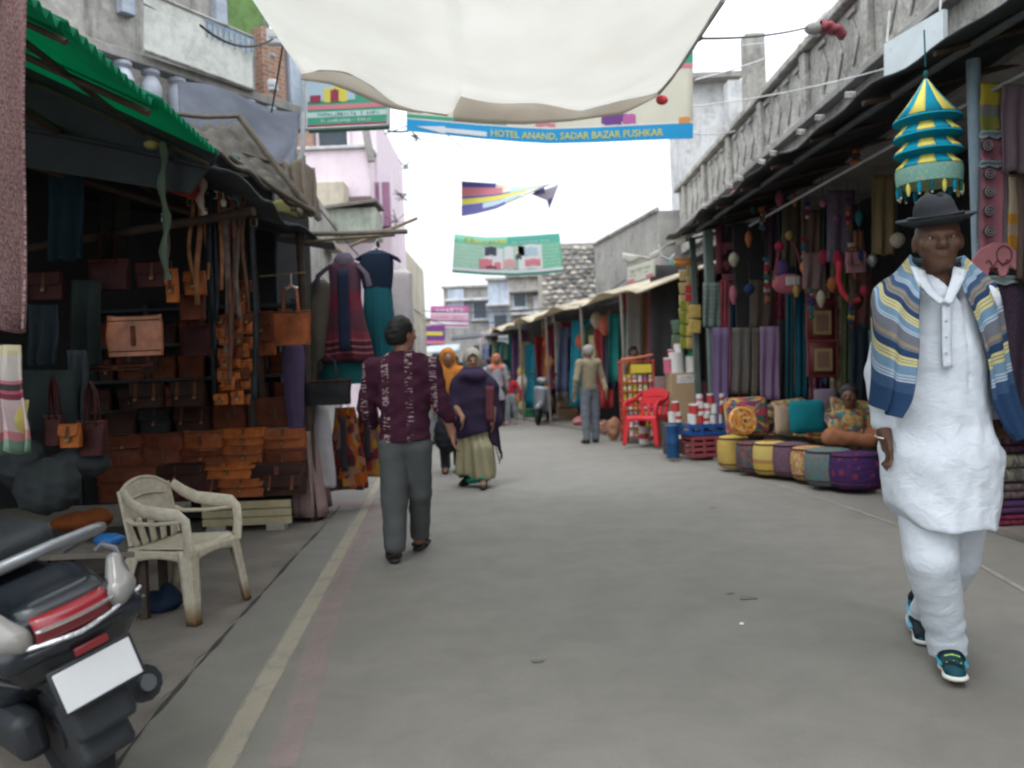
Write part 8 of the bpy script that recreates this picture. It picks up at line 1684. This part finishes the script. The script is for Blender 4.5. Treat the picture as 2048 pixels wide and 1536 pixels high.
def scooter(label,loc,rz,lean,bodym,near=True):
    """local frame: forward +Y, rear axle at origin ground, x right"""
    t=thing('scooter',label,'scooter',loc,None,rz); t.rotation_euler=(0,lean,rz)
    def wheel(y,nm='wheel'):
        m=MB(); a=[(0,y+.175*math.cos(k),.215+.175*math.sin(k)) for k in np.linspace(0,6.2832,33)]; m.tube(a,.045,10,flat=1.0); w=m.build('tyre',TYR,t,local=True,angle=80)
        m=MB(); m.lathe([(.13,-.03),(.135,0),(.13,.03),(.05,.035),(.05,-.035)],(0,y,.215),n=24,mat=Matrix.Rotation(math.pi/2,3,'Y')); m.build('rim',GYP,w,local=True)
        for k in range(5):
            a_=k*1.2566; m=MB(); m.tube([(0,y,.215),(0,y+.13*math.cos(a_),.215+.13*math.sin(a_))],.014,5); m.build('spoke',SILV,w,local=True)
        return w
    wheel(0); wheel(1.24)
    s=sdf_obj('rear_body',[(_box((0,.12,.58),(.155,.30,.11),.07),0),(_box((0,-.18,.64),(.13,.14,.075),.06),.08),(_box((0,.25,.42),(.14,.2,.12),.08),.08)],bodym,t,.011)
    sdf_obj('floor_board',[(_box((0,.66,.30),(.15,.26,.035),.02),0),(_box((0,.42,.36),(.14,.08,.1),.04),.06)],GYP,t,.014)
    sdf_obj('front_apron',[(_box((0,.98,.60),(.19,.05,.30),.045,[list(q) for q in Matrix.Rotation(R(-16),3,'X')]),0),(_box((0,1.05,.62),(.1,.07,.24),.06),.07)],bodym,t,.014)
    sdf_obj('front_mudguard',[(_box((0,1.24,.42),(.06,.2,.05),.04),0),(_seg((0,1.05,.5),(0,1.24,.46),.07,.06),.05)],bodym,t,.014)
    sdf_obj('seat',[(_box((0,.30,.775),(.135,.28,.045),.04),0),(_box((0,.08,.785),(.12,.10,.04),.035),.05),(_box((0,.45,.76),(.12,.12,.04),.04),.05)],SEATM,t,.011)
    m=MB(); m.tube([(0,1.0,.8),(0,.92,1.0)],.035,8); m.build('steering_column',GYP,t,local=True)
    hd=sdf_obj('handlebar_cowl',[(_ell((0,.92,1.03),(.17,.10,.075)),0),(_box((0,.97,1.02),(.09,.07,.06),.04),.05)],bodym,t,.012)
    m=MB(); m.ball((0,1.03,1.02),(.075,.03,.05)); m.build('headlight',CLRL,hd,local=True)
    for sx in (-1,1):
        m=MB(); m.tube([(sx*.12,.92,1.03),(sx*.22,.90,1.035),(sx*.34,.84,1.02)],.017,8); m.build('handle_grip',SEATM,t,local=True)
        m=MB(); m.tube([(sx*.24,.92,1.04),(sx*.28,.94,1.16)],.006,5); m.ball((sx*.30,.935,1.19),(.06,.018,.035)); m.build('mirror',GYP,t,local=True)
        m=MB(); m.tube([(sx*.24,.92,1.02),(sx*.34,.96,1.0)],.005,5); m.build('brake_lever',SILV,t,local=True)
    # hull behind: grab rail, lamp cluster, plate
    m=MB(); m.tube([(-.15,.02,.72),(-.185,-.08,.765),(-.17,-.22,.805),(-.11,-.31,.83),(0,-.335,.84),(.11,-.31,.83),(.17,-.22,.805),(.185,-.08,.765),(.15,.02,.72)],[.014,.018,.022,.022,.02,.022,.022,.018,.014],10,flat=.75); m.build('grab_rail',SILV,t,local=True,angle=80)
    def lampy(x): return -.335+1.5*x*x
    cl=sdf_obj('tail_housing',[(_box((0,-.26,.63),(.18,.06,.055),.035),0),(_box((0,-.27,.585),(.19,.055,.03),.02),.03)],bodym,t,.009)
    def lens(nm,x0,x1,z0,z1,mt,off=.0,rise=.0,par=None):
        m=MB(); m.grid(lambda u,v:((lambda x:(x,lampy(x)-.012-off-.018*math.sin(math.pi*v),z0+(z1-z0)*v+rise*abs(x)))(x0+(x1-x0)*u)),10,5); return m.build(nm,mt,par or t,local=True,solid=.006)
    lens('tail_light',-.100,.090,.610,.684,REDL)
    for sx in (-1,1):
        l_=sdf_obj('turn_signal',[(_seg((sx*.125,lampy(.125)+.004,.63),(sx*.172,lampy(.172)+.01,.645),.030,.026),0),(_seg((sx*.14,lampy(.14)+.006,.65),(sx*.165,lampy(.165)+.03,.715),.034,.022),.03)],CLRL,t,.006)
        m=MB(); m.ball((sx*.148,lampy(.148)-.016,.650),(.020,.012,.016)); m.build('amber_bulb',AMB,l_,local=True)
        m=MB(); m.tube([(sx*.19,-.24,.60),(sx*.198,-.235,.66),(sx*.19,-.22,.735),(sx*.165,-.21,.755),(sx*.15,-.20,.745)],[.012,.013,.014,.012,.008],8,flat=.8); m.build('lamp_surround',SILV,t,local=True)
    for z in (.650,): lens('chrome_strip',-.10,.10,z,z+.004,CHR,.016)
    m=MB(); m.tube([(x,lampy(x)-.014,.600+.1*abs(x)) for x in np.linspace(-.2,.2,15)],.007,6); m.build('chrome_trim',CHR,t,local=True)
    m=MB(); m.grid(lambda u,v:((u-.5)*.40*(1-.35*v),lampy((u-.5)*.3)-.005+.06*v,.597-.11*v),12,5); m.build('rear_skirt',bodym,t,local=True,solid=.012)
    for sx in (-1,1):
        m=MB(); m.tube([(sx*.195,-.25,.60),(sx*.185,-.245,.54),(sx*.14,-.255,.50)],[.006,.014,.006],8,flat=.6); m.build('skirt_trim',SILV,t,local=True)
    m=MB(); m.box((0.02,-.335,.548),(.09,.012,.022)); m.build('red_reflector',REDL,t,local=True,bevel=.003)
    M_=Matrix.Rotation(R(-14),3,'X')
    m=MB(); m.box((0.01,-.352,.470),(.205,.004,.105),M_); p_=m.build('number_plate',PLT,t,local=True,bevel=.004)
    m=MB(); m.box((0.01,-.345,.470),(.225,.012,.125),M_); m.build('plate_holder',GYP,p_,local=True,bevel=.006)
    sdf_obj('rear_mudguard',[(_box((0,-.295,.43),(.085,.02,.13),.018,[list(q) for q in Matrix.Rotation(R(-14),3,'X')]),0),(_box((0,-.24,.30),(.075,.03,.10),.02,[list(q) for q in Matrix.Rotation(R(-22),3,'X')]),.03),(_box((0,-.12,.47),(.08,.15,.025),.02),.04)],GYP,t,.010)
    m=MB(); m.tube([(.16,.35,.25),(.17,.05,.24),(.175,-.18,.30)],[.035,.05,.055],12); m.build('silencer',GYP,t,local=True); m=MB(); m.tube([(.175,-.17,.30),(.176,-.21,.31)],.025,10); m.build('silencer_tip',SILV,t,local=True)
    m=MB(); m.box((-.10,.15,.26),(.09,.38,.14)); m.build('engine_case',GYP,t,local=True,bevel=.03)
    m=MB(); m.tube([(.09,-.0,.25),(.1,-.02,.5)],.022,8); m.build('shock_absorber',CHR,t,local=True)
    m=MB(); m.tube([(-.12,.45,.22),(-.22,.40,.02)],.010,6); m.build('side_stand',GYP,t,local=True)
    return t
sl_=scooter('black scooter with chrome tail lamp trim and blank white plate at lower left',(0,0,0),0,0,BKP)
yaw=R(50); lean=R(-14)
Rm=(Matrix.Rotation(yaw,3,'Z')@Matrix.Rotation(lean,3,'Y'))
target=at(198,1348,2.18); off=Rm@Vector((0.01,-.352,.470)); sl_.rotation_euler=(0,lean,yaw); loc=target-off; print('scooter loc',loc); sl_.location=loc
m=MB(); c=at(22,1008,2.1); m.ball(c,(.045,.02,.028),12,8); 
p3=gr(1103,850,.0)
scooter('silver grey scooter parked facing us under the far awning beside brown cartons',(p3.x,p3.y+1.35,0),math.pi-.25,R(-6),plain('white_scooter_paint',(.20,.21,.235),.3,.06,spec=.6))
